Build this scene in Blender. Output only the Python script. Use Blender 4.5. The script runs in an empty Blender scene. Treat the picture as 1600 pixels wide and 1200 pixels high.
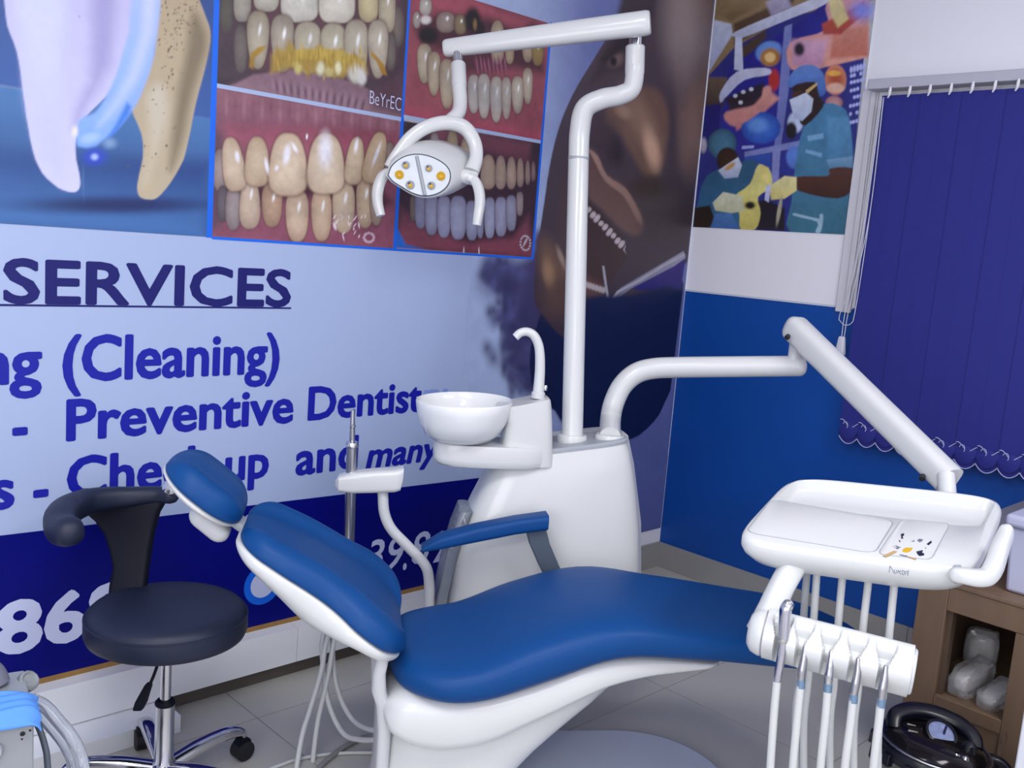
import bpy, bmesh, math, random
import numpy as np
from mathutils import Vector, Matrix
SC = bpy.context.scene
COL = SC.collection
# ------------------------------------------------------------------ camera, world, lights, exposure
CAM_H = 1.45
YAW, PITCH, ROLL, FOC = math.radians(45.5), math.radians(8.3), math.radians(4.47), 1500.0
_f = Vector((math.cos(YAW)*math.cos(PITCH), math.sin(YAW)*math.cos(PITCH), -math.sin(PITCH)))
_r = Vector((math.sin(YAW), -math.cos(YAW), 0)); _u = _r.cross(_f)
RIGHT = math.cos(ROLL)*_r + math.sin(ROLL)*_u
UPV = -math.sin(ROLL)*_r + math.cos(ROLL)*_u
FWD = _f
cam = bpy.data.cameras.new('camera'); cam.sensor_width = 36; cam.lens = FOC/1600*36; cam.clip_start = .05
co = bpy.data.objects.new('camera', cam); COL.objects.link(co)
co.matrix_world = Matrix.Translation((0, 0, CAM_H)) @ Matrix((RIGHT, UPV, -FWD)).transposed().to_4x4()
SC.camera = co
SC.view_settings.view_transform = 'Standard'; SC.view_settings.look = 'None'
SC.view_settings.gamma = 1; SC.view_settings.use_curve_mapping = False
SC.view_settings.exposure = -.24
w = bpy.data.worlds.new('world'); SC.world = w; w.use_nodes = True
w.node_tree.nodes['Background'].inputs[0].default_value = (.75, .82, 1, 1)
w.node_tree.nodes['Background'].inputs[1].default_value = .3
ROOM = dict(x0=-2.0, x1=3.61, y0=-2.2, y1=2.6, h=2.9)
LAMPS = [((.35, .85), 37, .5), ((2.0, -.4), 40, .5), ((-.8, -1.0), 33, .5)]
LCOL = (.99, .985, .95)
def area(name, loc, rot, sx, sy, en):
    l = bpy.data.lights.new(name, 'AREA'); l.shape = 'RECTANGLE'; l.size = sx; l.size_y = sy; l.energy = en; l.color = LCOL
    lo = bpy.data.objects.new(name, l); COL.objects.link(lo); lo.location = loc; lo.rotation_euler = rot; return lo
for (lx, ly), en, sy in LAMPS: area('ceiling_lamp_light', (lx, ly, ROOM['h']-.075), (0, 0, 0), 1.2, sy, en)
# unseen fill lights added on the left end wall and front wall
area('added_fill_light', (ROOM['x0']+.02, -.3, 1.6), (0, math.radians(-90), 0), 1.4, 2.4, 60)
area('added_fill_light', (.2, ROOM['y0']+.02, 1.6), (math.radians(90), 0, 0), 2.4, 1.4, 11)
# ------------------------------------------------------------------ helpers: measured points, meshes, materials
def ray(x, y): return RIGHT*((x-800)/FOC) - UPV*((y-600)/FOC) + FWD
CAMP = Vector((0, 0, CAM_H))
def at(x, y, d): return CAMP + ray(x, y)*d
def onz(x, y, z): r = ray(x, y); return CAMP + r*((z-CAM_H)/r.z)
def onx(x, y, X): r = ray(x, y); return CAMP + r*(X/r.x)
def ony(x, y, Y): r = ray(x, y); return CAMP + r*(Y/r.y)
def hexc(h, g=1.0):
    return tuple((c/12.92 if c <= .04045 else ((c+.055)/1.055)**2.4)*g for c in h)
MATS = {}
def mat(name, col, rough=.5, metal=0, coat=0, var=.04, scale=6, bump=0, bscale=200, trans=0, emit=0, ior=1.45, spec=.5, alpha=1, stretch=None):
    if name in MATS: return MATS[name]
    m = bpy.data.materials.new(name); m.use_nodes = True; nt = m.node_tree; b = nt.nodes['Principled BSDF']
    c = hexc(col)
    tc = nt.nodes.new('ShaderNodeTexCoord'); n = nt.nodes.new('ShaderNodeTexNoise'); n.inputs['Scale'].default_value = scale; n.inputs['Detail'].default_value = 5
    src = tc.outputs['Object']
    if stretch:
        mp = nt.nodes.new('ShaderNodeMapping'); mp.inputs['Scale'].default_value = stretch; nt.links.new(src, mp.inputs[0]); src = mp.outputs[0]
    nt.links.new(src, n.inputs['Vector'])
    mx = nt.nodes.new('ShaderNodeMix'); mx.data_type = 'RGBA'
    mx.inputs[6].default_value = (*[v*(1-var) for v in c], 1); mx.inputs[7].default_value = (*[min(1, v*(1+var)) for v in c], 1)
    nt.links.new(n.outputs['Fac'], mx.inputs[0]); nt.links.new(mx.outputs[2], b.inputs['Base Color'])
    b.inputs['Roughness'].default_value = rough; b.inputs['Metallic'].default_value = metal
    b.inputs['Coat Weight'].default_value = coat; b.inputs['Coat Roughness'].default_value = .12
    b.inputs['Transmission Weight'].default_value = trans; b.inputs['IOR'].default_value = ior
    b.inputs['Specular IOR Level'].default_value = spec; b.inputs['Alpha'].default_value = alpha
    if emit: b.inputs['Emission Color'].default_value = (*c, 1); b.inputs['Emission Strength'].default_value = emit
    if bump:
        n2 = nt.nodes.new('ShaderNodeTexNoise'); n2.inputs['Scale'].default_value = bscale; n2.inputs['Detail'].default_value = 4
        bp = nt.nodes.new('ShaderNodeBump'); bp.inputs['Strength'].default_value = bump; bp.inputs['Distance'].default_value = .004
        nt.links.new(tc.outputs['Object'], n2.inputs['Vector']); nt.links.new(n2.outputs['Fac'], bp.inputs['Height']); nt.links.new(bp.outputs[0], b.inputs['Normal'])
    MATS[name] = m; return m
def link(name, me, m, parent=None):
    o = bpy.data.objects.new(name, me); COL.objects.link(o)
    if m and not me.materials: me.materials.append(m)
    if parent is not None: o.parent = parent
    return o
def wmat(o):
    M = Matrix.Identity(4)
    while o is not None: M = o.matrix_basis @ M; o = o.parent
    return M
def mesh(name, vs, fs, m, parent=None, smooth=True, bevel=0, seg=2, sub=0, angle=40):
    """one mesh object from world-space points"""
    me = bpy.data.meshes.new(name)
    if parent is not None:
        Mi = wmat(parent).inverted(); vs = [Mi @ Vector(v) for v in vs]
    me.from_pydata([tuple(v) for v in vs], [], fs); me.validate()
    bm = bmesh.new(); bm.from_mesh(me); bmesh.ops.recalc_face_normals(bm, faces=bm.faces); bm.to_mesh(me); bm.free()
    if smooth: me.shade_smooth()
    o = link(name, me, m, parent)
    if bevel:
        md = o.modifiers.new('bevel', 'BEVEL'); md.width = bevel; md.segments = seg; md.limit_method = 'ANGLE'; md.angle_limit = math.radians(35)
        md.harden_normals = False
    if sub: md = o.modifiers.new('subsurf', 'SUBSURF'); md.levels = sub; md.render_levels = sub
    if smooth and angle and not sub: me.set_sharp_from_angle(angle=math.radians(angle))
    return o
def tag(o, label=None, cat=None, group=None, kind=None):
    if label: o['label'] = label
    if cat: o['category'] = cat
    if group: o['group'] = group
    if kind: o['kind'] = kind
    return o
def thing(name, loc, label, cat, group=None, rz=0):
    o = bpy.data.objects.new(name, None); o.empty_display_size = .1; COL.objects.link(o)
    o.location = loc; o.rotation_euler.z = rz
    return tag(o, label, cat, group)
def boxv(x0, x1, y0, y1, z0, z1):
    v = [(x, y, z) for z in (z0, z1) for y in (y0, y1) for x in (x0, x1)]
    return v, [(0, 1, 3, 2), (4, 6, 7, 5), (0, 4, 5, 1), (2, 3, 7, 6), (0, 2, 6, 4), (1, 5, 7, 3)]
def box(name, x0, x1, y0, y1, z0, z1, m, parent=None, bevel=0, seg=2, fn=None):
    v, f = boxv(x0, x1, y0, y1, z0, z1)
    if fn: v = [fn(*p) for p in v]
    return mesh(name, v, f, m, parent, smooth=bool(bevel), bevel=bevel, seg=seg)
def crom(pts, n=8):
    pts = [Vector(p) for p in pts]
    if len(pts) < 3:
        return [pts[0].lerp(pts[1], i/n) for i in range(n+1)]
    P = [pts[0]*2-pts[1]] + pts + [pts[-1]*2-pts[-2]]; out = []
    for i in range(1, len(P)-2):
        for k in range(n):
            t = k/n; a, b, c, d = P[i-1:i+3]
            out.append(.5*((2*b)+(c-a)*t+(2*a-5*b+4*c-d)*t*t+(3*b-a-3*c+d)*t*t*t))
    out.append(pts[-1]); return out
def interp(arr, t):
    x = t*(len(arr)-1); i = min(int(x), len(arr)-2); return arr[i]+(arr[i+1]-arr[i])*(x-i)
def loft(name, rings, m, parent=None, caps=True, closed=False, **k):
    n = len(rings[0]); vs = [p for r in rings for p in r]; fs = []
    R_ = len(rings)
    for i in range(R_ if closed else R_-1):
        a = i*n; b = ((i+1) % R_)*n
        for j in range(n): fs.append((a+j, a+(j+1) % n, b+(j+1) % n, b+j))
    if caps and not closed: fs += [tuple(range(n-1, -1, -1)), tuple(range((R_-1)*n, R_*n))]
    return mesh(name, vs, fs, m, parent, **k)
def tube_rings(pts, rad, seg=14, sm=8, rx=None, up=None, exp=2.0, raw=False, dome=False):
    P = [Vector(p) for p in pts] if raw else crom(pts, sm)
    rad = rad if isinstance(rad, (list, tuple)) else [rad, rad]
    rings = []; N = None; L = len(P)
    rr = [interp(rad, i/(L-1)) for i in range(L)]
    if dome:
        d0 = (P[1]-P[0]).normalized(); d1 = (P[-1]-P[-2]).normalized(); A = []; B = []
        for q in (90, 60, 30): A.append((P[0]-d0*rr[0]*math.sin(math.radians(q))*.9, max(.02, math.cos(math.radians(q)))*rr[0]))
        for q in (30, 60, 90): B.append((P[-1]+d1*rr[-1]*math.sin(math.radians(q))*.9, max(.02, math.cos(math.radians(q)))*rr[-1]))
        P = [a for a, _ in A]+P+[b for b, _ in B]; rr = [a for _, a in A]+rr+[b for _, b in B]; L = len(P)
    for i, p in enumerate(P):
        t = (P[min(i+1, L-1)]-P[max(i-1, 0)]).normalized()
        if N is None:
            N = Vector(up) if up else (Vector((0, 0, 1)) if abs(t.z) < .9 else Vector((1, 0, 0)))
        N = (N-t*N.dot(t)).normalized(); B = t.cross(N)
        r = rr[i]; q = rx if rx else 1.0
        ring = []
        for j in range(seg):
            a = 2*math.pi*j/seg; ca, sa = math.cos(a), math.sin(a)
            ca = math.copysign(abs(ca)**(2/exp), ca); sa = math.copysign(abs(sa)**(2/exp), sa)
            ring.append(p+N*ca*r+B*sa*r*q)
        rings.append(ring)
    return rings
def tube(name, pts, rad, m, parent=None, seg=14, sm=8, smooth=True, angle=50, **k):
    return loft(name, tube_rings(pts, rad, seg, sm, **k), m, parent, angle=angle)
def lathe(name, c, prof, m, parent=None, seg=28, axis=(0, 0, 1), sx=1, sy=1, angle=40, ref=None, **k):
    ax = Vector(axis).normalized(); a = Vector(ref) if ref else (Vector((1, 0, 0)) if abs(ax.x) < .9 else Vector((0, 1, 0)))
    a = (a-ax*a.dot(ax)).normalized(); b = ax.cross(a); c = Vector(c)
    rings = [[c+ax*z+a*(math.cos(2*math.pi*j/seg)*max(r, 1e-4)*sx)+b*(math.sin(2*math.pi*j/seg)*max(r, 1e-4)*sy) for j in range(seg)] for r, z in prof]
    return loft(name, rings, m, parent, angle=angle, **k)
def plate(name, pts, nrm, th, m, parent=None, bevel=0, seg=2, smooth=None):
    pts = [Vector(p) for p in pts]; n = Vector(nrm).normalized()*th; N = len(pts)
    vs = pts+[p+n for p in pts]; fs = [tuple(range(N)), tuple(range(2*N-1, N-1, -1))]+[(i, (i+1) % N, N+(i+1) % N, N+i) for i in range(N)]
    return mesh(name, vs, fs, m, parent, smooth=bool(bevel) if smooth is None else smooth, bevel=bevel, seg=seg)
def dup(o, parent, loc=None):
    c = o.copy(); COL.objects.link(c); c.parent = parent
    if loc is not None: c.location = loc
    return c
def rrect(hx, hy, r, n=6):
    out = []
    for cx, cy, a0 in ((hx-r, hy-r, 0), (-hx+r, hy-r, 90), (-hx+r, -hy+r, 180), (hx-r, -hy+r, 270)):
        for i in range(n+1):
            a = math.radians(a0+90*i/n); out.append((cx+r*math.cos(a), cy+r*math.sin(a)))
    return out
def spl(xs, ys, x):
    xs = np.array(xs, float); ys = np.array(ys, float); h = np.diff(xs); d = np.diff(ys)/h
    mm = np.zeros(len(xs)); mm[0] = d[0]; mm[-1] = d[-1]
    for i in range(1, len(xs)-1): mm[i] = 0 if d[i-1]*d[i] < 0 and False else (d[i-1]*h[i]+d[i]*h[i-1])/(h[i]+h[i-1])
    i = int(np.clip(np.searchsorted(xs, x)-1, 0, len(xs)-2)); t = (x-xs[i])/h[i]
    return float((2*t**3-3*t**2+1)*ys[i]+(t**3-2*t**2+t)*h[i]*mm[i]+(-2*t**3+3*t**2)*ys[i+1]+(t**3-t**2)*h[i]*mm[i+1])
# materials
WHITE = mat('white_gloss_plastic', (.81, .82, .83), .28, coat=.3, var=.015)
WHITE2 = mat('white_satin_plastic', (.79, .80, .82), .4, var=.02)
GREYP = mat('light_grey_plastic', (.62, .64, .68), .4)
LEATHER = mat('blue_leatherette', (.03, .255, .50), .47, spec=.25, var=.05, bump=.05, bscale=600)
BLACKL = mat('black_leatherette', (.085, .115, .21), .5, var=.08, bump=.08, bscale=500)
BLACKP = mat('black_plastic', (.03, .045, .11), .6, spec=.25, var=.08)
CHROME = mat('chrome', (.80, .80, .82), .12, 1, var=.02)
STEEL = mat('brushed_steel', (.70, .70, .72), .28, 1, var=.05)
DGREY = mat('dark_grey_metal', (.30, .34, .40), .42, var=.05)
DARK = mat('dark_rubber', (.10, .10, .12), .6)
HOSE = mat('pale_grey_hose', (.76, .77, .78), .42, var=.04)
# ------------------------------------------------------------------ the room
WALLW = mat('white_wall_paint', (.925, .925, .965), .6, var=.03, scale=2)
BLUEW = mat('blue_wall_paint', (.0, .28, .63), .45, var=.05, scale=2)
GREYT = mat('grey_skirting_tile', (.60, .60, .60), .35, var=.06, scale=9)
TILE = mat('grey_floor_tile', (.74, .735, .72), .3, var=.08, scale=3.5)
GROUT = mat('dark_grout', (.50, .50, .49), .8)
LEDGE = mat('white_painted_ledge', (.93, .94, .97), .5, var=.05, scale=7)
GAPSHADE = mat('gap_shade_tone', (.36, .33, .31), .6, var=.2, scale=14)  # dark tone standing for the shade in the gap under the ledge
GOLD = mat('brown_poster_edge', (.60, .46, .26), .6, var=.25, scale=30)
R = ROOM
def struct(o): o['kind'] = 'structure'; return o
fl = struct(box('floor', R['x0']-.1, R['x1']+.1, R['y0']-.1, R['y1']+.1, -.06, -.006, GROUT))
T_ = .6; gx0, gy0 = R['x1']-.29-7*T_-T_*3, R['y1']-.30-8*T_
tl = None
x = R['x1']-.42
xs = [R['x1']]+[x-i*T_ for i in range(9)]; ys = [R['y1']]+[R['y1']-.22-i*T_ for i in range(8)]
xs.append(R['x0']); ys.append(R['y0'])
def slab(name, x0, x1, y0, y1, z0, z1, m, parent, bev=.0016):
    cx, cy, cz = (x0+x1)/2, (y0+y1)/2, (z0+z1)/2; v, f = boxv(x0-cx, x1-cx, y0-cy, y1-cy, z0-cz, z1-cz)
    me = bpy.data.meshes.new(name); me.from_pydata(v, [], f); o = link(name, me, m, parent); o.location = Vector((cx, cy, cz))
    return o
for i in range(len(xs)-1):
    for j in range(len(ys)-1):
        a, b, c, d = xs[i+1], xs[i], ys[j+1], ys[j]
        if b-a < .02 or d-c < .02: continue
        if 0 < i < len(xs)-2 and 0 < j < len(ys)-2 and tl is not None: dup(tl, fl, ((a+b)/2, (c+d)/2, -.0035))
        else:
            o = slab('floor_tile', a+.0015, b-.0015, c+.0015, d-.0015, -.007, 0, TILE, fl)
            if 0 < i < len(xs)-2 and 0 < j < len(ys)-2: tl = o
struct(box('ceiling', R['x0']-.1, R['x1']+.1, R['y0']-.1, R['y1']+.1, R['h'], R['h']+.1, WALLW))
struct(box('wall_left', R['x0']-.1, R['x1']+.1, R['y1'], R['y1']+.12, -.006, R['h'], WALLW))
struct(box('wall_back', R['x0']-.1, R['x0'], R['y0'], R['y1'], -.006, R['h'], WALLW))
struct(box('wall_front', R['x0']-.1, R['x1']+.1, R['y0']-.12, R['y0'], -.006, R['h'], WALLW))
# right wall with the window opening, blue painted dado below 1.30 m
WY0, WY1, WZ0, WZ1 = .30, 1.72, 1.02, 2.08
def wallpart(nm, y0, y1, z0, z1, m):
    return boxv(R['x1'], R['x1']+.12, y0, y1, z0, z1)
v = []; f = []; mi = []
DADO = 1.302
for (y0, y1, z0, z1, k) in ((R['y0'], WY0, DADO, R['h'], 0), (R['y0'], WY0, 0, DADO, 1), (WY1, R['y1'], DADO, R['h'], 0), (WY1, R['y1'], 0, DADO, 1), (WY0, WY1, WZ1, R['h'], 0), (WY0, WY1, 0, WZ0, 1)):
    bv, bf = boxv(R['x1'], R['x1']+.12, y0, y1, z0, z1); n = len(v); v += bv; f += [tuple(i+n for i in q) for q in bf]; mi += [k]*6
wr = struct(mesh('wall_right', v, f, WALLW, smooth=False)); wr.data.materials.append(BLUEW)
for p, k in zip(wr.data.polygons, mi): p.material_index = k
box('paint_edge', R['x1']-.003, R['x1']+.001, 1.79, 2.6, DADO-.004, DADO+.004, mat('pale_paint_line', (.80, .82, .88), .5), wr)
# window behind the blind
wf = struct(thing('window_1', (R['x1'], (WY0+WY1)/2, WZ0), None, None))
UPVC = mat('white_window_frame', (.84, .84, .88), .35)
for nm, a in (('frame_rail', (R['x1']+.02, R['x1']+.08, WY0, WY1, WZ0, WZ0+.06)), ('frame_rail', (R['x1']+.02, R['x1']+.08, WY0, WY1, WZ1-.06, WZ1)), ('frame_stile', (R['x1']+.02, R['x1']+.08, WY0, WY0+.06, WZ0+.06, WZ1-.06)), ('frame_stile', (R['x1']+.02, R['x1']+.08, WY1-.06, WY1, WZ0+.06, WZ1-.06)), ('mullion', (R['x1']+.025, R['x1']+.075, 1.0-.03, 1.0+.03, WZ0+.06, WZ1-.06))):
    box(nm, *a, UPVC, wf, bevel=.004)
GLASS = mat('window_glass', (.75, .82, .9), .05, trans=1, var=0)
box('pane', R['x1']+.045, R['x1']+.051, WY0+.06, .97, WZ0+.06, WZ1-.06, GLASS, wf); box('pane', R['x1']+.045, R['x1']+.051, 1.03, WY1-.06, WZ0+.06, WZ1-.06, GLASS, wf)
tr = struct(thing('trim_1', (R['x1'], 1.83, DADO), None, None))
box('architrave', R['x1']-.012, R['x1'], 1.795, 1.862, DADO-.02, 2.14, UPVC, tr, bevel=.004)
box('bead', R['x1']-.022, R['x1']-.012, 1.800, 1.822, DADO-.02, 2.14, UPVC, tr, bevel=.004)
for k, (nm, a) in enumerate((('added_window_2', (R['x0']-.0, R['x0']+.015, -1.55, .95, .86, 2.34)), ('added_window_3', (-1.05, 1.45, R['y0'], R['y0']+.015, .86, 2.34)))):  # unseen window frames, added around the fill lights
    x0, x1, y0, y1, z0, z1 = a; wb_ = struct(thing(nm, ((x0+x1)/2, (y0+y1)/2, z0), None, None))
    if k == 0: parts_ = [('frame_stile', (x0, x1, y0, y0+.05, z0, z1)), ('frame_stile', (x0, x1, y1-.05, y1, z0, z1)), ('frame_rail', (x0, x1, y0+.05, y1-.05, z0, z0+.04)), ('frame_rail', (x0, x1, y0+.05, y1-.05, z1-.04, z1))]
    else: parts_ = [('frame_stile', (x0, x0+.05, y0, y1, z0, z1)), ('frame_stile', (x1-.05, x1, y0, y1, z0, z1)), ('frame_rail', (x0+.05, x1-.05, y0, y1, z0, z0+.04)), ('frame_rail', (x0+.05, x1-.05, y0, y1, z1-.04, z1))]
    for pn, q in parts_: box(pn, *q, UPVC, wb_)
# skirting: grey tiles on the right wall and in the corner
br = struct(thing('baseboard_right', (R['x1'], 1.5, 0), None, None))
y = R['y1']
while y > -2.1:
    y2 = max(y-.6, R['y0']); slab('skirting_tile', R['x1']-.011, R['x1']-.0005, y2+.001, y-.001, .001, .117, GREYT, br); y = y2
bl = struct(thing('baseboard_left', (3.0, R['y1'], 0), None, None))
for a, b in ((3.0, 3.599), (2.76, 2.998)): slab('skirting_tile', a, b, R['y1']-.011, R['y1']-.0005, .001, .12, GREYT, bl)
for o in list(br.children)+list(bl.children): o.location = Vector(o.location)-Vector(o.parent.location)
# raised white ledge along the foot of the poster wall, with a dark strip painting the shade below it and a low kerb in front
t2 = struct(thing('trim_2', (1.0, R['y1'], .1), None, None))
xx = [-1.2, .35, 1.62, 2.755]
for a, b in zip(xx, xx[1:]): slab('ledge_board', a+.0008, b-.0008, R['y1']-.055, R['y1']-.0005, .055, .172, LEDGE, t2)
slab('gap_shade_strip', -1.2, 2.755, R['y1']-.022, R['y1']-.0005, .001, .0545, GAPSHADE, t2)
for o in t2.children: o.location = Vector(o.location)-Vector(t2.location)
t3 = struct(thing('trim_3', (.5, 2.5, 0), None, None))
for a, b in ((-1.2, .2), (.201, 1.175)):
    o = slab('kerb_board', a, b, 2.432, R['y1']-.0225, .001, .052, LEDGE, t3); o.location = Vector(o.location)-Vector(t3.location)
# ceiling lamps
for k, ((lx, ly), en, sy) in enumerate(LAMPS):
    t = thing('ceiling_lamp', (lx, ly, R['h']-.03), ('white ceiling lamp fitting nearest the dental banner', 'white ceiling lamp fitting nearest the blue blind wall', 'white ceiling lamp fitting behind the camera')[k], 'lamp', 'ceiling lamps')
    box('housing', lx-.62, lx+.62, ly-sy/2-.02, ly+sy/2+.02, R['h']-.06, R['h'], WHITE2, t, bevel=.006)
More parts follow.
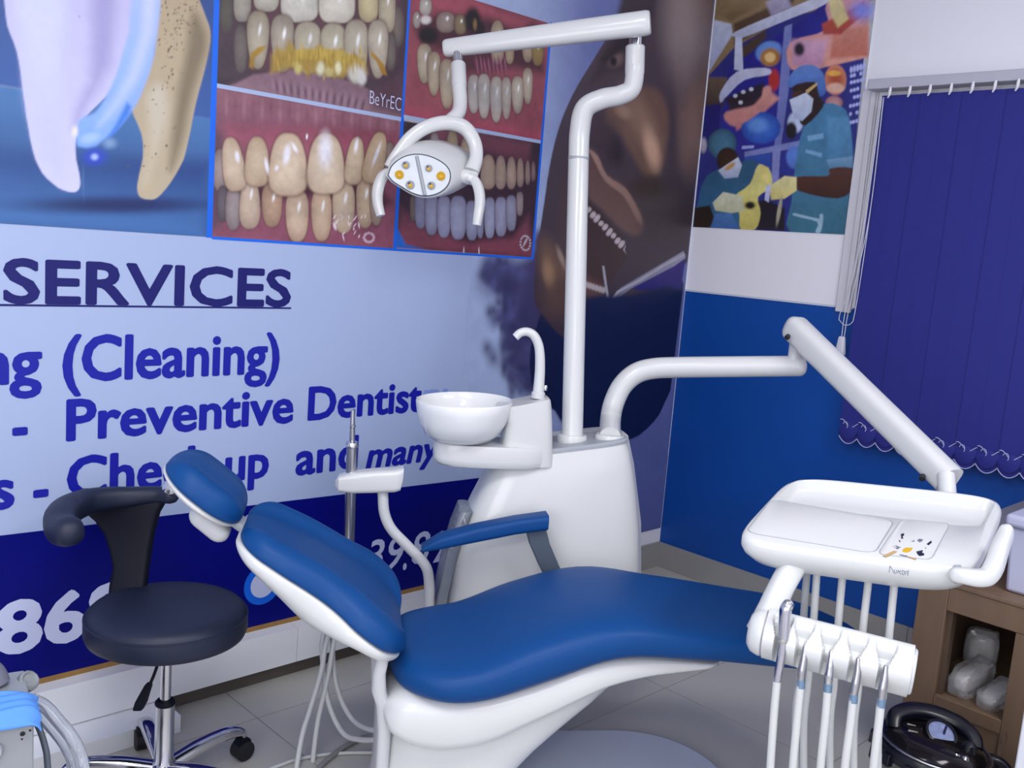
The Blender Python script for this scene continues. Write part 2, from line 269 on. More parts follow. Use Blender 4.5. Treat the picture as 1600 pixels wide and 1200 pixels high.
# ------------------------------------------------------------------ flat prints: painted colour fields on a fine grid
PRINT = {}
PRINT['tooth'] = [
[1, 22, 38, 92, 58, 94, 160, 0.004, 0.577, 2.206, 1.298, 2.436, 1.301, 1.729, 1.291, 1.728, 0.736, 1.731, 0.572, 1.73],
[1, 74, 120, 174, 28, 56, 120, 0.006, 0.572, 1.725, 0.746, 1.73, 1.291, 1.731, 1.293, 1.39, 0.741, 1.394, 0.568, 1.392],
[1, 28, 56, 120, 72, 120, 180, 0.08, 0.57, 1.558, 1.292, 1.611, 1.287, 1.389, 0.741, 1.394, 0.568, 1.392],
[0, 1.043, 1.471, 0.273, 0.023, -0, 0.025, 26, 44, 98, 26, 44, 98, 2, 1.2, 0],
[1, 185, 180, 220, 214, 210, 242, 0.005, 0.723, 2.253, 0.758, 1.93, 0.76, 1.911, 0.762, 1.891, 0.765, 1.872, 0.771, 1.855, 0.779, 1.837, 0.786, 1.817, 0.791, 1.794, 0.795, 1.769, 0.798, 1.744, 0.801, 1.72, 0.805, 1.695, 0.808, 1.669, 0.813, 1.642, 0.818, 1.612, 0.824, 1.586, 0.83, 1.566, 0.838, 1.549, 0.846, 1.534, 0.858, 1.521, 0.872, 1.51, 0.885, 1.501, 0.898, 1.496, 0.91, 1.493, 0.92, 1.493, 0.927, 1.494, 0.932, 1.498, 0.936, 1.503, 0.938, 1.509, 0.939, 1.517, 0.938, 1.528, 0.936, 1.542, 0.932, 1.559, 0.928, 1.575, 0.927, 1.588, 0.926, 1.601, 0.926, 1.615, 0.928, 1.631, 0.931, 1.65, 0.934, 1.664, 0.937, 1.671, 0.94, 1.675, 0.946, 1.681, 0.955, 1.692, 0.966, 1.705, 0.978, 1.718, 0.99, 1.732, 1.004, 1.747, 1.018, 1.765, 1.031, 1.788, 1.045, 1.812, 1.058, 1.836, 1.077, 2.001, 1.081, 2.367],
[1, 212, 214, 250, 204, 202, 240, 0.05, 0.764, 2.076, 0.798, 1.879, 0.813, 1.701, 0.844, 1.57, 0.861, 1.552, 0.878, 1.532, 0.895, 1.513, 0.898, 1.529, 0.894, 1.562, 0.889, 1.597, 0.883, 1.712, 0.897, 1.859, 0.905, 2.114],
[1, 168, 160, 208, 170, 164, 208, 0.05, 0.961, 2.129, 1.03, 2.147, 1.014, 1.828, 0.951, 1.711, 0.923, 1.654, 0.925, 1.697, 0.961, 1.776],
[1, 176, 154, 120, 198, 180, 150, 0.005, 1.142, 2.282, 1.247, 2.038, 1.257, 2.019, 1.267, 1.998, 1.277, 1.978, 1.281, 1.964, 1.282, 1.952, 1.282, 1.936, 1.279, 1.913, 1.274, 1.885, 1.268, 1.857, 1.261, 1.828, 1.253, 1.797, 1.246, 1.767, 1.24, 1.737, 1.235, 1.707, 1.23, 1.679, 1.225, 1.654, 1.22, 1.63, 1.214, 1.608, 1.203, 1.585, 1.191, 1.563, 1.179, 1.543, 1.167, 1.526, 1.155, 1.511, 1.144, 1.5, 1.134, 1.494, 1.125, 1.492, 1.117, 1.492, 1.109, 1.492, 1.1, 1.494, 1.094, 1.498, 1.09, 1.504, 1.088, 1.512, 1.087, 1.52, 1.087, 1.526, 1.088, 1.533, 1.09, 1.543, 1.093, 1.56, 1.098, 1.582, 1.101, 1.603, 1.101, 1.622, 1.1, 1.641, 1.096, 1.661, 1.086, 1.684, 1.073, 1.708, 1.067, 1.729, 1.072, 1.744, 1.082, 1.758, 1.094, 1.777, 1.104, 1.809, 1.115, 1.843, 1.126, 1.876],
[1, 133, 117, 92, 140, 124, 98, 0.04, 1.23, 2.001, 1.242, 1.999, 1.257, 1.979, 1.268, 1.959, 1.272, 1.943, 1.272, 1.926, 1.27, 1.908, 1.266, 1.89, 1.259, 1.87, 1.253, 1.848, 1.246, 1.823, 1.238, 1.794, 1.231, 1.765, 1.225, 1.734, 1.22, 1.701, 1.215, 1.671, 1.208, 1.644, 1.2, 1.619, 1.192, 1.599, 1.186, 1.583, 1.179, 1.572, 1.175, 1.574, 1.174, 1.595, 1.176, 1.629, 1.179, 1.666, 1.193, 1.793, 1.2, 1.829, 1.208, 1.864, 1.214, 1.898, 1.219, 1.937, 1.223, 1.978],
[1, 208, 196, 174, 205, 189, 158, 0.04, 1.111, 1.769, 1.122, 1.785, 1.138, 1.798, 1.151, 1.797, 1.16, 1.778, 1.165, 1.745, 1.165, 1.71, 1.157, 1.671, 1.144, 1.628, 1.133, 1.593, 1.126, 1.566, 1.121, 1.546, 1.116, 1.534, 1.111, 1.53, 1.106, 1.533, 1.104, 1.544, 1.108, 1.566, 1.116, 1.596, 1.12, 1.625, 1.119, 1.651, 1.115, 1.678, 1.112, 1.702, 1.11, 1.726, 1.108, 1.75],
[0, 1.164, 1.806, 0.002, 0, -0, 0.004, 107, 92, 76, 107, 92, 76, 2, 0.8, 0],
[0, 1.183, 1.952, 0.003, 0.001, -0, 0.002, 90, 76, 64, 90, 76, 64, 2, 0.8, 0],
[0, 1.152, 1.673, 0.001, 0, -0, 0.003, 107, 92, 76, 107, 92, 76, 2, 0.8, 0],
[0, 1.136, 1.615, 0.003, 0, -0, 0.003, 90, 76, 64, 90, 76, 64, 2, 0.8, 0],
[0, 1.14, 1.9, 0.002, 0, -0, 0.003, 133, 117, 96, 133, 117, 96, 2, 0.8, 0],
[0, 1.105, 1.632, 0.003, 0, -0, 0.004, 133, 117, 96, 133, 117, 96, 2, 0.8, 0],
[0, 1.206, 1.9, 0.003, 0.001, -0, 0.002, 107, 92, 76, 107, 92, 76, 2, 0.8, 0],
[0, 1.124, 1.755, 0.003, 0.001, -0, 0.002, 90, 76, 64, 90, 76, 64, 2, 0.8, 0],
[0, 1.153, 2.007, 0.002, 0, -0, 0.001, 90, 76, 64, 90, 76, 64, 2, 0.8, 0],
[0, 1.236, 2.031, 0.001, 0, -0, 0.003, 107, 92, 76, 107, 92, 76, 2, 0.8, 0],
[0, 1.193, 1.952, 0.004, 0.001, -0, 0.002, 90, 76, 64, 90, 76, 64, 2, 0.8, 0],
[0, 1.165, 1.893, 0.003, 0.001, -0, 0.004, 107, 92, 76, 107, 92, 76, 2, 0.8, 0],
[0, 1.179, 1.795, 0.002, 0, -0, 0.004, 107, 92, 76, 107, 92, 76, 2, 0.8, 0],
[0, 1.21, 1.773, 0.002, 0, -0, 0.003, 133, 117, 96, 133, 117, 96, 2, 0.8, 0],
[0, 1.114, 1.567, 0.002, 0, -0, 0.002, 107, 92, 76, 107, 92, 76, 2, 0.8, 0],
[0, 1.156, 1.847, 0.003, 0, -0, 0.002, 133, 117, 96, 133, 117, 96, 2, 0.8, 0],
[0, 1.16, 1.874, 0.001, 0, -0, 0.001, 133, 117, 96, 133, 117, 96, 2, 0.8, 0],
[0, 1.154, 1.929, 0.002, 0, -0, 0.002, 107, 92, 76, 107, 92, 76, 2, 0.8, 0],
[0, 1.158, 1.908, 0.003, 0.001, -0, 0.001, 133, 117, 96, 133, 117, 96, 2, 0.8, 0],
[0, 1.163, 1.792, 0.002, 0, -0, 0.002, 133, 117, 96, 133, 117, 96, 2, 0.8, 0],
[0, 1.103, 1.579, 0.003, 0, -0, 0.002, 90, 76, 64, 90, 76, 64, 2, 0.8, 0],
[0, 1.154, 1.918, 0.001, 0, -0, 0.003, 90, 76, 64, 90, 76, 64, 2, 0.8, 0],
[0, 1.167, 1.822, 0.002, 0, -0, 0.003, 90, 76, 64, 90, 76, 64, 2, 0.8, 0],
[0, 1.163, 1.887, 0.002, 0, -0, 0.004, 90, 76, 64, 90, 76, 64, 2, 0.8, 0],
[0, 1.165, 1.64, 0.003, 0, -0, 0.004, 90, 76, 64, 90, 76, 64, 2, 0.8, 0],
[0, 1.131, 1.672, 0.002, 0, -0, 0.002, 107, 92, 76, 107, 92, 76, 2, 0.8, 0],
[0, 1.176, 1.818, 0.001, 0, -0, 0.003, 133, 117, 96, 133, 117, 96, 2, 0.8, 0],
[0, 1.144, 1.606, 0.001, 0, -0, 0.002, 90, 76, 64, 90, 76, 64, 2, 0.8, 0],
[0, 1.128, 1.713, 0.003, 0, -0, 0.001, 90, 76, 64, 90, 76, 64, 2, 0.8, 0],
[0, 1.184, 1.989, 0.002, 0, -0, 0.002, 133, 117, 96, 133, 117, 96, 2, 0.8, 0],
[0, 1.24, 2.006, 0.003, 0.001, -0, 0.001, 133, 117, 96, 133, 117, 96, 2, 0.8, 0],
[0, 1.152, 1.942, 0.002, 0, -0, 0.003, 107, 92, 76, 107, 92, 76, 2, 0.8, 0],
[0, 1.193, 2.017, 0.001, 0, -0, 0.002, 90, 76, 64, 90, 76, 64, 2, 0.8, 0],
[0, 1.179, 2.001, 0.002, 0, -0, 0.001, 107, 92, 76, 107, 92, 76, 2, 0.8, 0],
[0, 1.213, 1.944, 0.002, 0, -0, 0.001, 133, 117, 96, 133, 117, 96, 2, 0.8, 0],
[0, 1.186, 2.004, 0.002, 0, -0, 0.003, 133, 117, 96, 133, 117, 96, 2, 0.8, 0],
[0, 1.205, 1.837, 0.003, 0.001, -0, 0.002, 133, 117, 96, 133, 117, 96, 2, 0.8, 0],
[0, 1.207, 2.023, 0.003, 0.001, -0, 0.001, 107, 92, 76, 107, 92, 76, 2, 0.8, 0],
[0, 1.139, 1.982, 0.003, 0.001, -0, 0.002, 107, 92, 76, 107, 92, 76, 2, 0.8, 0],
[0, 1.185, 1.689, 0.003, 0, -0, 0.003, 133, 117, 96, 133, 117, 96, 2, 0.8, 0],
[0, 1.149, 1.648, 0.003, 0, -0, 0.001, 90, 76, 64, 90, 76, 64, 2, 0.8, 0],
[0, 1.181, 1.948, 0.002, 0, -0, 0.003, 90, 76, 64, 90, 76, 64, 2, 0.8, 0],
[0, 1.126, 1.781, 0.002, 0, -0, 0.003, 90, 76, 64, 90, 76, 64, 2, 0.8, 0],
[0, 1.173, 1.874, 0.004, 0.001, -0, 0.003, 107, 92, 76, 107, 92, 76, 2, 0.8, 0],
[0, 1.175, 1.843, 0.003, 0, -0, 0.004, 133, 117, 96, 133, 117, 96, 2, 0.8, 0],
[0, 1.237, 2.014, 0.002, 0, -0, 0.003, 133, 117, 96, 133, 117, 96, 2, 0.8, 0],
[0, 1.157, 1.808, 0.002, 0, -0, 0.002, 133, 117, 96, 133, 117, 96, 2, 0.8, 0],
[0, 1.134, 1.744, 0.003, 0, -0, 0.002, 90, 76, 64, 90, 76, 64, 2, 0.8, 0],
[0, 1.2, 1.986, 0.002, 0, -0, 0.003, 90, 76, 64, 90, 76, 64, 2, 0.8, 0],
[0, 1.211, 1.973, 0.002, 0, -0, 0.003, 133, 117, 96, 133, 117, 96, 2, 0.8, 0],
[0, 1.187, 1.91, 0.001, 0, -0, 0.004, 90, 76, 64, 90, 76, 64, 2, 0.8, 0],
[0, 1.212, 1.971, 0.003, 0.001, -0, 0.001, 107, 92, 76, 107, 92, 76, 2, 0.8, 0],
[0, 1.223, 2.008, 0.003, 0.001, -0, 0.001, 90, 76, 64, 90, 76, 64, 2, 0.8, 0],
[0, 1.156, 1.938, 0.001, 0, -0, 0.003, 133, 117, 96, 133, 117, 96, 2, 0.8, 0],
[0, 1.181, 1.897, 0.002, 0, -0, 0.002, 133, 117, 96, 133, 117, 96, 2, 0.8, 0],
[0, 1.18, 1.998, 0.003, 0.001, -0, 0.002, 107, 92, 76, 107, 92, 76, 2, 0.8, 0],
[0, 1.228, 1.871, 0.002, 0, -0, 0.003, 133, 117, 96, 133, 117, 96, 2, 0.8, 0],
[0, 1.215, 1.869, 0.002, 0, -0, 0.003, 133, 117, 96, 133, 117, 96, 2, 0.8, 0],
[0, 1.138, 1.989, 0.002, 0, -0, 0.001, 133, 117, 96, 133, 117, 96, 2, 0.8, 0],
[0, 1.189, 1.695, 0.002, 0, -0, 0.002, 90, 76, 64, 90, 76, 64, 2, 0.8, 0],
[0, 1.198, 1.966, 0.003, 0.001, -0, 0.003, 107, 92, 76, 107, 92, 76, 2, 0.8, 0],
[0, 1.197, 1.978, 0.001, 0, -0, 0.002, 90, 76, 64, 90, 76, 64, 2, 0.8, 0],
[0, 1.21, 2.019, 0.002, 0, -0, 0.001, 90, 76, 64, 90, 76, 64, 2, 0.8, 0],
[0, 1.196, 1.974, 0.003, 0.001, -0, 0.003, 133, 117, 96, 133, 117, 96, 2, 0.8, 0],
[0, 1.221, 2.013, 0.003, 0.001, -0, 0.002, 90, 76, 64, 90, 76, 64, 2, 0.8, 0],
[0, 1.207, 2.001, 0.002, 0, -0, 0.003, 107, 92, 76, 107, 92, 76, 2, 0.8, 0],
[0, 1.111, 1.723, 0.003, 0, -0, 0.002, 133, 117, 96, 133, 117, 96, 2, 0.8, 0],
[0, 1.225, 1.968, 0.002, 0, -0, 0.002, 133, 117, 96, 133, 117, 96, 2, 0.8, 0],
[0, 1.217, 1.969, 0.003, 0.001, -0, 0.004, 107, 92, 76, 107, 92, 76, 2, 0.8, 0],
[0, 1.228, 2.017, 0.003, 0.001, -0, 0.001, 107, 92, 76, 107, 92, 76, 2, 0.8, 0],
[0, 1.223, 1.95, 0.003, 0.001, -0, 0.002, 107, 92, 76, 107, 92, 76, 2, 0.8, 0],
[0, 1.131, 1.624, 0.001, 0, -0, 0.004, 90, 76, 64, 90, 76, 64, 2, 0.8, 0],
[0, 1.164, 1.897, 0.002, 0, -0, 0.001, 90, 76, 64, 90, 76, 64, 2, 0.8, 0],
[0, 1.177, 1.922, 0.001, 0, -0, 0.002, 133, 117, 96, 133, 117, 96, 2, 0.8, 0],
[0, 1.125, 1.604, 0.002, 0, -0, 0.002, 107, 92, 76, 107, 92, 76, 2, 0.8, 0],
[0, 1.257, 2.037, 0.002, 0, -0, 0.002, 90, 76, 64, 90, 76, 64, 2, 0.8, 0],
[0, 1.152, 1.752, 0.001, 0, -0, 0.002, 107, 92, 76, 107, 92, 76, 2, 0.8, 0],
[0, 1.166, 1.821, 0.002, 0, -0, 0.003, 90, 76, 64, 90, 76, 64, 2, 0.8, 0],
[0, 1.189, 1.992, 0.002, 0, -0, 0.002, 90, 76, 64, 90, 76, 64, 2, 0.8, 0],
[0, 1.221, 2.007, 0.002, 0, -0, 0.004, 107, 92, 76, 107, 92, 76, 2, 0.8, 0],
[0, 1.15, 1.795, 0.003, 0, -0, 0.002, 90, 76, 64, 90, 76, 64, 2, 0.8, 0],
[0, 1.246, 1.995, 0.001, 0, -0, 0.001, 90, 76, 64, 90, 76, 64, 2, 0.8, 0],
[0, 1.153, 2.012, 0.002, 0, -0, 0.004, 107, 92, 76, 107, 92, 76, 2, 0.8, 0],
[0, 1.204, 1.955, 0.003, 0.001, -0, 0.001, 107, 92, 76, 107, 92, 76, 2, 0.8, 0],
[0, 1.186, 1.896, 0.002, 0, -0, 0.003, 133, 117, 96, 133, 117, 96, 2, 0.8, 0],
[0, 1.162, 1.967, 0.002, 0, -0, 0.003, 107, 92, 76, 107, 92, 76, 2, 0.8, 0],
[0, 1.18, 1.792, 0.003, 0.001, -0, 0.003, 107, 92, 76, 107, 92, 76, 2, 0.8, 0],
[0, 1.228, 1.991, 0.003, 0.001, -0, 0.002, 133, 117, 96, 133, 117, 96, 2, 0.8, 0],
[0, 1.201, 1.916, 0.002, 0, -0, 0.004, 133, 117, 96, 133, 117, 96, 2, 0.8, 0],
[0, 1.239, 2.02, 0.003, 0.001, -0, 0.002, 133, 117, 96, 133, 117, 96, 2, 0.8, 0],
[0, 1.155, 1.725, 0.002, 0, -0, 0.002, 133, 117, 96, 133, 117, 96, 2, 0.8, 0],
[0, 1.171, 1.901, 0.003, 0.001, -0, 0.003, 90, 76, 64, 90, 76, 64, 2, 0.8, 0],
[0, 1.13, 1.95, 0.001, 0, -0, 0.004, 107, 92, 76, 107, 92, 76, 2, 0.8, 0],
[0, 1.139, 1.913, 0.003, 0.001, -0, 0.003, 133, 117, 96, 133, 117, 96, 2, 0.8, 0],
[0, 1.183, 1.941, 0.003, 0.001, -0, 0.002, 107, 92, 76, 107, 92, 76, 2, 0.8, 0],
[0, 1.223, 1.946, 0.002, 0, -0, 0.003, 90, 76, 64, 90, 76, 64, 2, 0.8, 0],
[0, 1.156, 1.938, 0.002, 0, -0, 0.002, 90, 76, 64, 90, 76, 64, 2, 0.8, 0],
[0, 1.177, 1.988, 0.004, 0.001, -0, 0.003, 133, 117, 96, 133, 117, 96, 2, 0.8, 0],
[0, 1.061, 1.575, 0.003, 0, -0, 0.002, 107, 92, 76, 107, 92, 76, 2, 0.8, 0],
[0, 1.188, 1.962, 0.003, 0.001, -0, 0.002, 133, 117, 96, 133, 117, 96, 2, 0.8, 0],
[0, 1.204, 2.018, 0.002, 0, -0, 0.002, 107, 92, 76, 107, 92, 76, 2, 0.8, 0],
[0, 1.204, 1.965, 0.002, 0, -0, 0.001, 90, 76, 64, 90, 76, 64, 2, 0.8, 0],
[0, 1.177, 1.83, 0.004, 0.001, -0, 0.004, 107, 92, 76, 107, 92, 76, 2, 0.8, 0],
[0, 1.136, 1.911, 0.002, 0, -0, 0.003, 107, 92, 76, 107, 92, 76, 2, 0.8, 0],
[0, 1.171, 1.932, 0.003, 0.001, -0, 0.004, 133, 117, 96, 133, 117, 96, 2, 0.8, 0],
[0, 1.233, 1.789, 0.001, 0, -0, 0.004, 107, 92, 76, 107, 92, 76, 2, 0.8, 0],
[0, 1.175, 1.857, 0.001, 0, -0, 0.002, 90, 76, 64, 90, 76, 64, 2, 0.8, 0],
[0, 1.117, 1.632, 0.002, 0, -0, 0.002, 107, 92, 76, 107, 92, 76, 2, 0.8, 0],
[0, 1.178, 1.96, 0.001, 0, -0, 0.004, 90, 76, 64, 90, 76, 64, 2, 0.8, 0],
[0, 1.17, 1.901, 0.002, 0, -0, 0.003, 107, 92, 76, 107, 92, 76, 2, 0.8, 0],
[0, 1.143, 1.999, 0.003, 0.001, -0, 0.003, 133, 117, 96, 133, 117, 96, 2, 0.8, 0],
[0, 1.188, 1.936, 0.002, 0, -0, 0.003, 133, 117, 96, 133, 117, 96, 2, 0.8, 0],
[0, 1.174, 1.838, 0.003, 0.001, -0, 0.002, 107, 92, 76, 107, 92, 76, 2, 0.8, 0],
[0, 1.156, 1.998, 0.003, 0.001, -0, 0.004, 133, 117, 96, 133, 117, 96, 2, 0.8, 0],
[0, 1.16, 1.981, 0.003, 0.001, -0, 0.004, 90, 76, 64, 90, 76, 64, 2, 0.8, 0],
[0, 1.191, 2.006, 0.003, 0.001, -0, 0.004, 133, 117, 96, 133, 117, 96, 2, 0.8, 0],
[0, 1.223, 1.967, 0.002, 0, -0, 0.002, 107, 92, 76, 107, 92, 76, 2, 0.8, 0],
[0, 1.186, 1.971, 0.003, 0.001, -0, 0.003, 90, 76, 64, 90, 76, 64, 2, 0.8, 0],
[0, 1.15, 1.787, 0.002, 0, -0, 0.003, 90, 76, 64, 90, 76, 64, 2, 0.8, 0],
[0, 1.226, 2.008, 0.003, 0.001, -0, 0.002, 107, 92, 76, 107, 92, 76, 2, 0.8, 0],
[0, 1.197, 1.937, 0.002, 0, -0, 0.003, 90, 76, 64, 90, 76, 64, 2, 0.8, 0],
[0, 1.166, 1.58, 0.002, 0, -0, 0.003, 107, 92, 76, 107, 92, 76, 2, 0.8, 0],
[0, 1.204, 1.976, 0.002, 0, -0, 0.004, 133, 117, 96, 133, 117, 96, 2, 0.8, 0],
[0, 1.209, 2.017, 0.004, 0.001, -0, 0.002, 107, 92, 76, 107, 92, 76, 2, 0.8, 0],
[0, 1.168, 1.818, 0.002, 0, -0, 0.003, 107, 92, 76, 107, 92, 76, 2, 0.8, 0],
[0, 1.148, 1.842, 0.003, 0.001, -0, 0.002, 90, 76, 64, 90, 76, 64, 2, 0.8, 0],
[0, 1.235, 1.974, 0.004, 0.001, -0, 0.002, 90, 76, 64, 90, 76, 64, 2, 0.8, 0],
[0, 1.242, 2.031, 0.002, 0.001, -0, 0.003, 90, 76, 64, 90, 76, 64, 2, 0.8, 0],
[0, 1.165, 1.872, 0.003, 0, -0, 0.002, 133, 117, 96, 133, 117, 96, 2, 0.8, 0],
[0, 1.076, 1.737, 0.003, 0, -0, 0.003, 107, 92, 76, 107, 92, 76, 2, 0.8, 0],
[0, 1.132, 1.974, 0.003, 0.001, -0, 0.002, 107, 92, 76, 107, 92, 76, 2, 0.8, 0],
[0, 1.147, 1.956, 0.002, 0, -0, 0.003, 133, 117, 96, 133, 117, 96, 2, 0.8, 0],
[0, 1.192, 1.955, 0.002, 0, -0, 0.003, 133, 117, 96, 133, 117, 96, 2, 0.8, 0],
[1, 194, 205, 242, 134, 176, 242, 0.012, 1.077, 2.263, 1.099, 2.252, 1.121, 2.241, 1.143, 2.23, 1.138, 1.982, 1.134, 1.947, 1.13, 1.911, 1.126, 1.876, 1.121, 1.852, 1.116, 1.832, 1.11, 1.813, 1.102, 1.79, 1.093, 1.765, 1.083, 1.742, 1.07, 1.719, 1.054, 1.696, 1.039, 1.675, 1.024, 1.658, 1.008, 1.643, 0.995, 1.632, 0.985, 1.623, 0.977, 1.616, 0.968, 1.612, 0.959, 1.609, 0.95, 1.608, 0.942, 1.609, 0.936, 1.609, 0.931, 1.611, 0.928, 1.618, 0.928, 1.635, 0.93, 1.659, 0.936, 1.677, 0.946, 1.686, 0.96, 1.691, 0.973, 1.699, 0.984, 1.713, 0.995, 1.732, 1.004, 1.752, 1.014, 1.772, 1.022, 1.795, 1.031, 1.82, 1.039, 1.852, 1.048, 1.885, 1.057, 1.916],
[1, 220, 220, 250, 180, 200, 250, 0.03, 1.106, 2.219, 1.114, 2.204, 1.122, 2.188, 1.13, 2.173, 1.122, 1.929, 1.11, 1.89, 1.099, 1.848, 1.087, 1.809, 1.069, 1.773, 1.047, 1.739, 1.027, 1.712, 1.007, 1.688, 0.988, 1.668, 0.979, 1.662, 0.984, 1.676, 1, 1.703, 1.016, 1.732, 1.03, 1.757, 1.045, 1.785, 1.059, 1.815, 1.069, 1.85, 1.08, 1.887, 1.09, 1.923],
[1, 74, 134, 224, 63, 126, 222, 0.015, 1.055, 1.738, 1.067, 1.729, 1.061, 1.706, 1.028, 1.658, 1.001, 1.632, 1.028, 1.679],
[0, 0.963, 1.635, 0.026, 0.01, -0.004, 0.013, 170, 200, 255, 170, 200, 255, 2, 0.9, 0],
[0, 0.974, 1.588, 0.032, 0.004, -0, 0.024, 44, 72, 196, 44, 72, 196, 2, 1.3, 0],
[0, 0.974, 1.588, 0.01, 0.001, -0, 0.009, 180, 200, 255, 180, 200, 255, 2, 1.4, 0],
[0, 1.012, 1.628, 0.019, 0.002, -0, 0.015, 127, 160, 200, 127, 160, 200, 2, 1.4, 0],
[0, 0.924, 1.646, 0.009, 0.001, -0, 0.015, 244, 236, 220, 244, 236, 220, 2, 1.4, 0],
[0, 0.947, 1.518, 0.002, 0, -0.001, 0.043, 84, 120, 174, 84, 120, 174, 2, 1, 0],
[0, 0.931, 1.928, 0.002, 0, -0, 0.003, 138, 122, 128, 138, 122, 128, 2, 1, 0]]
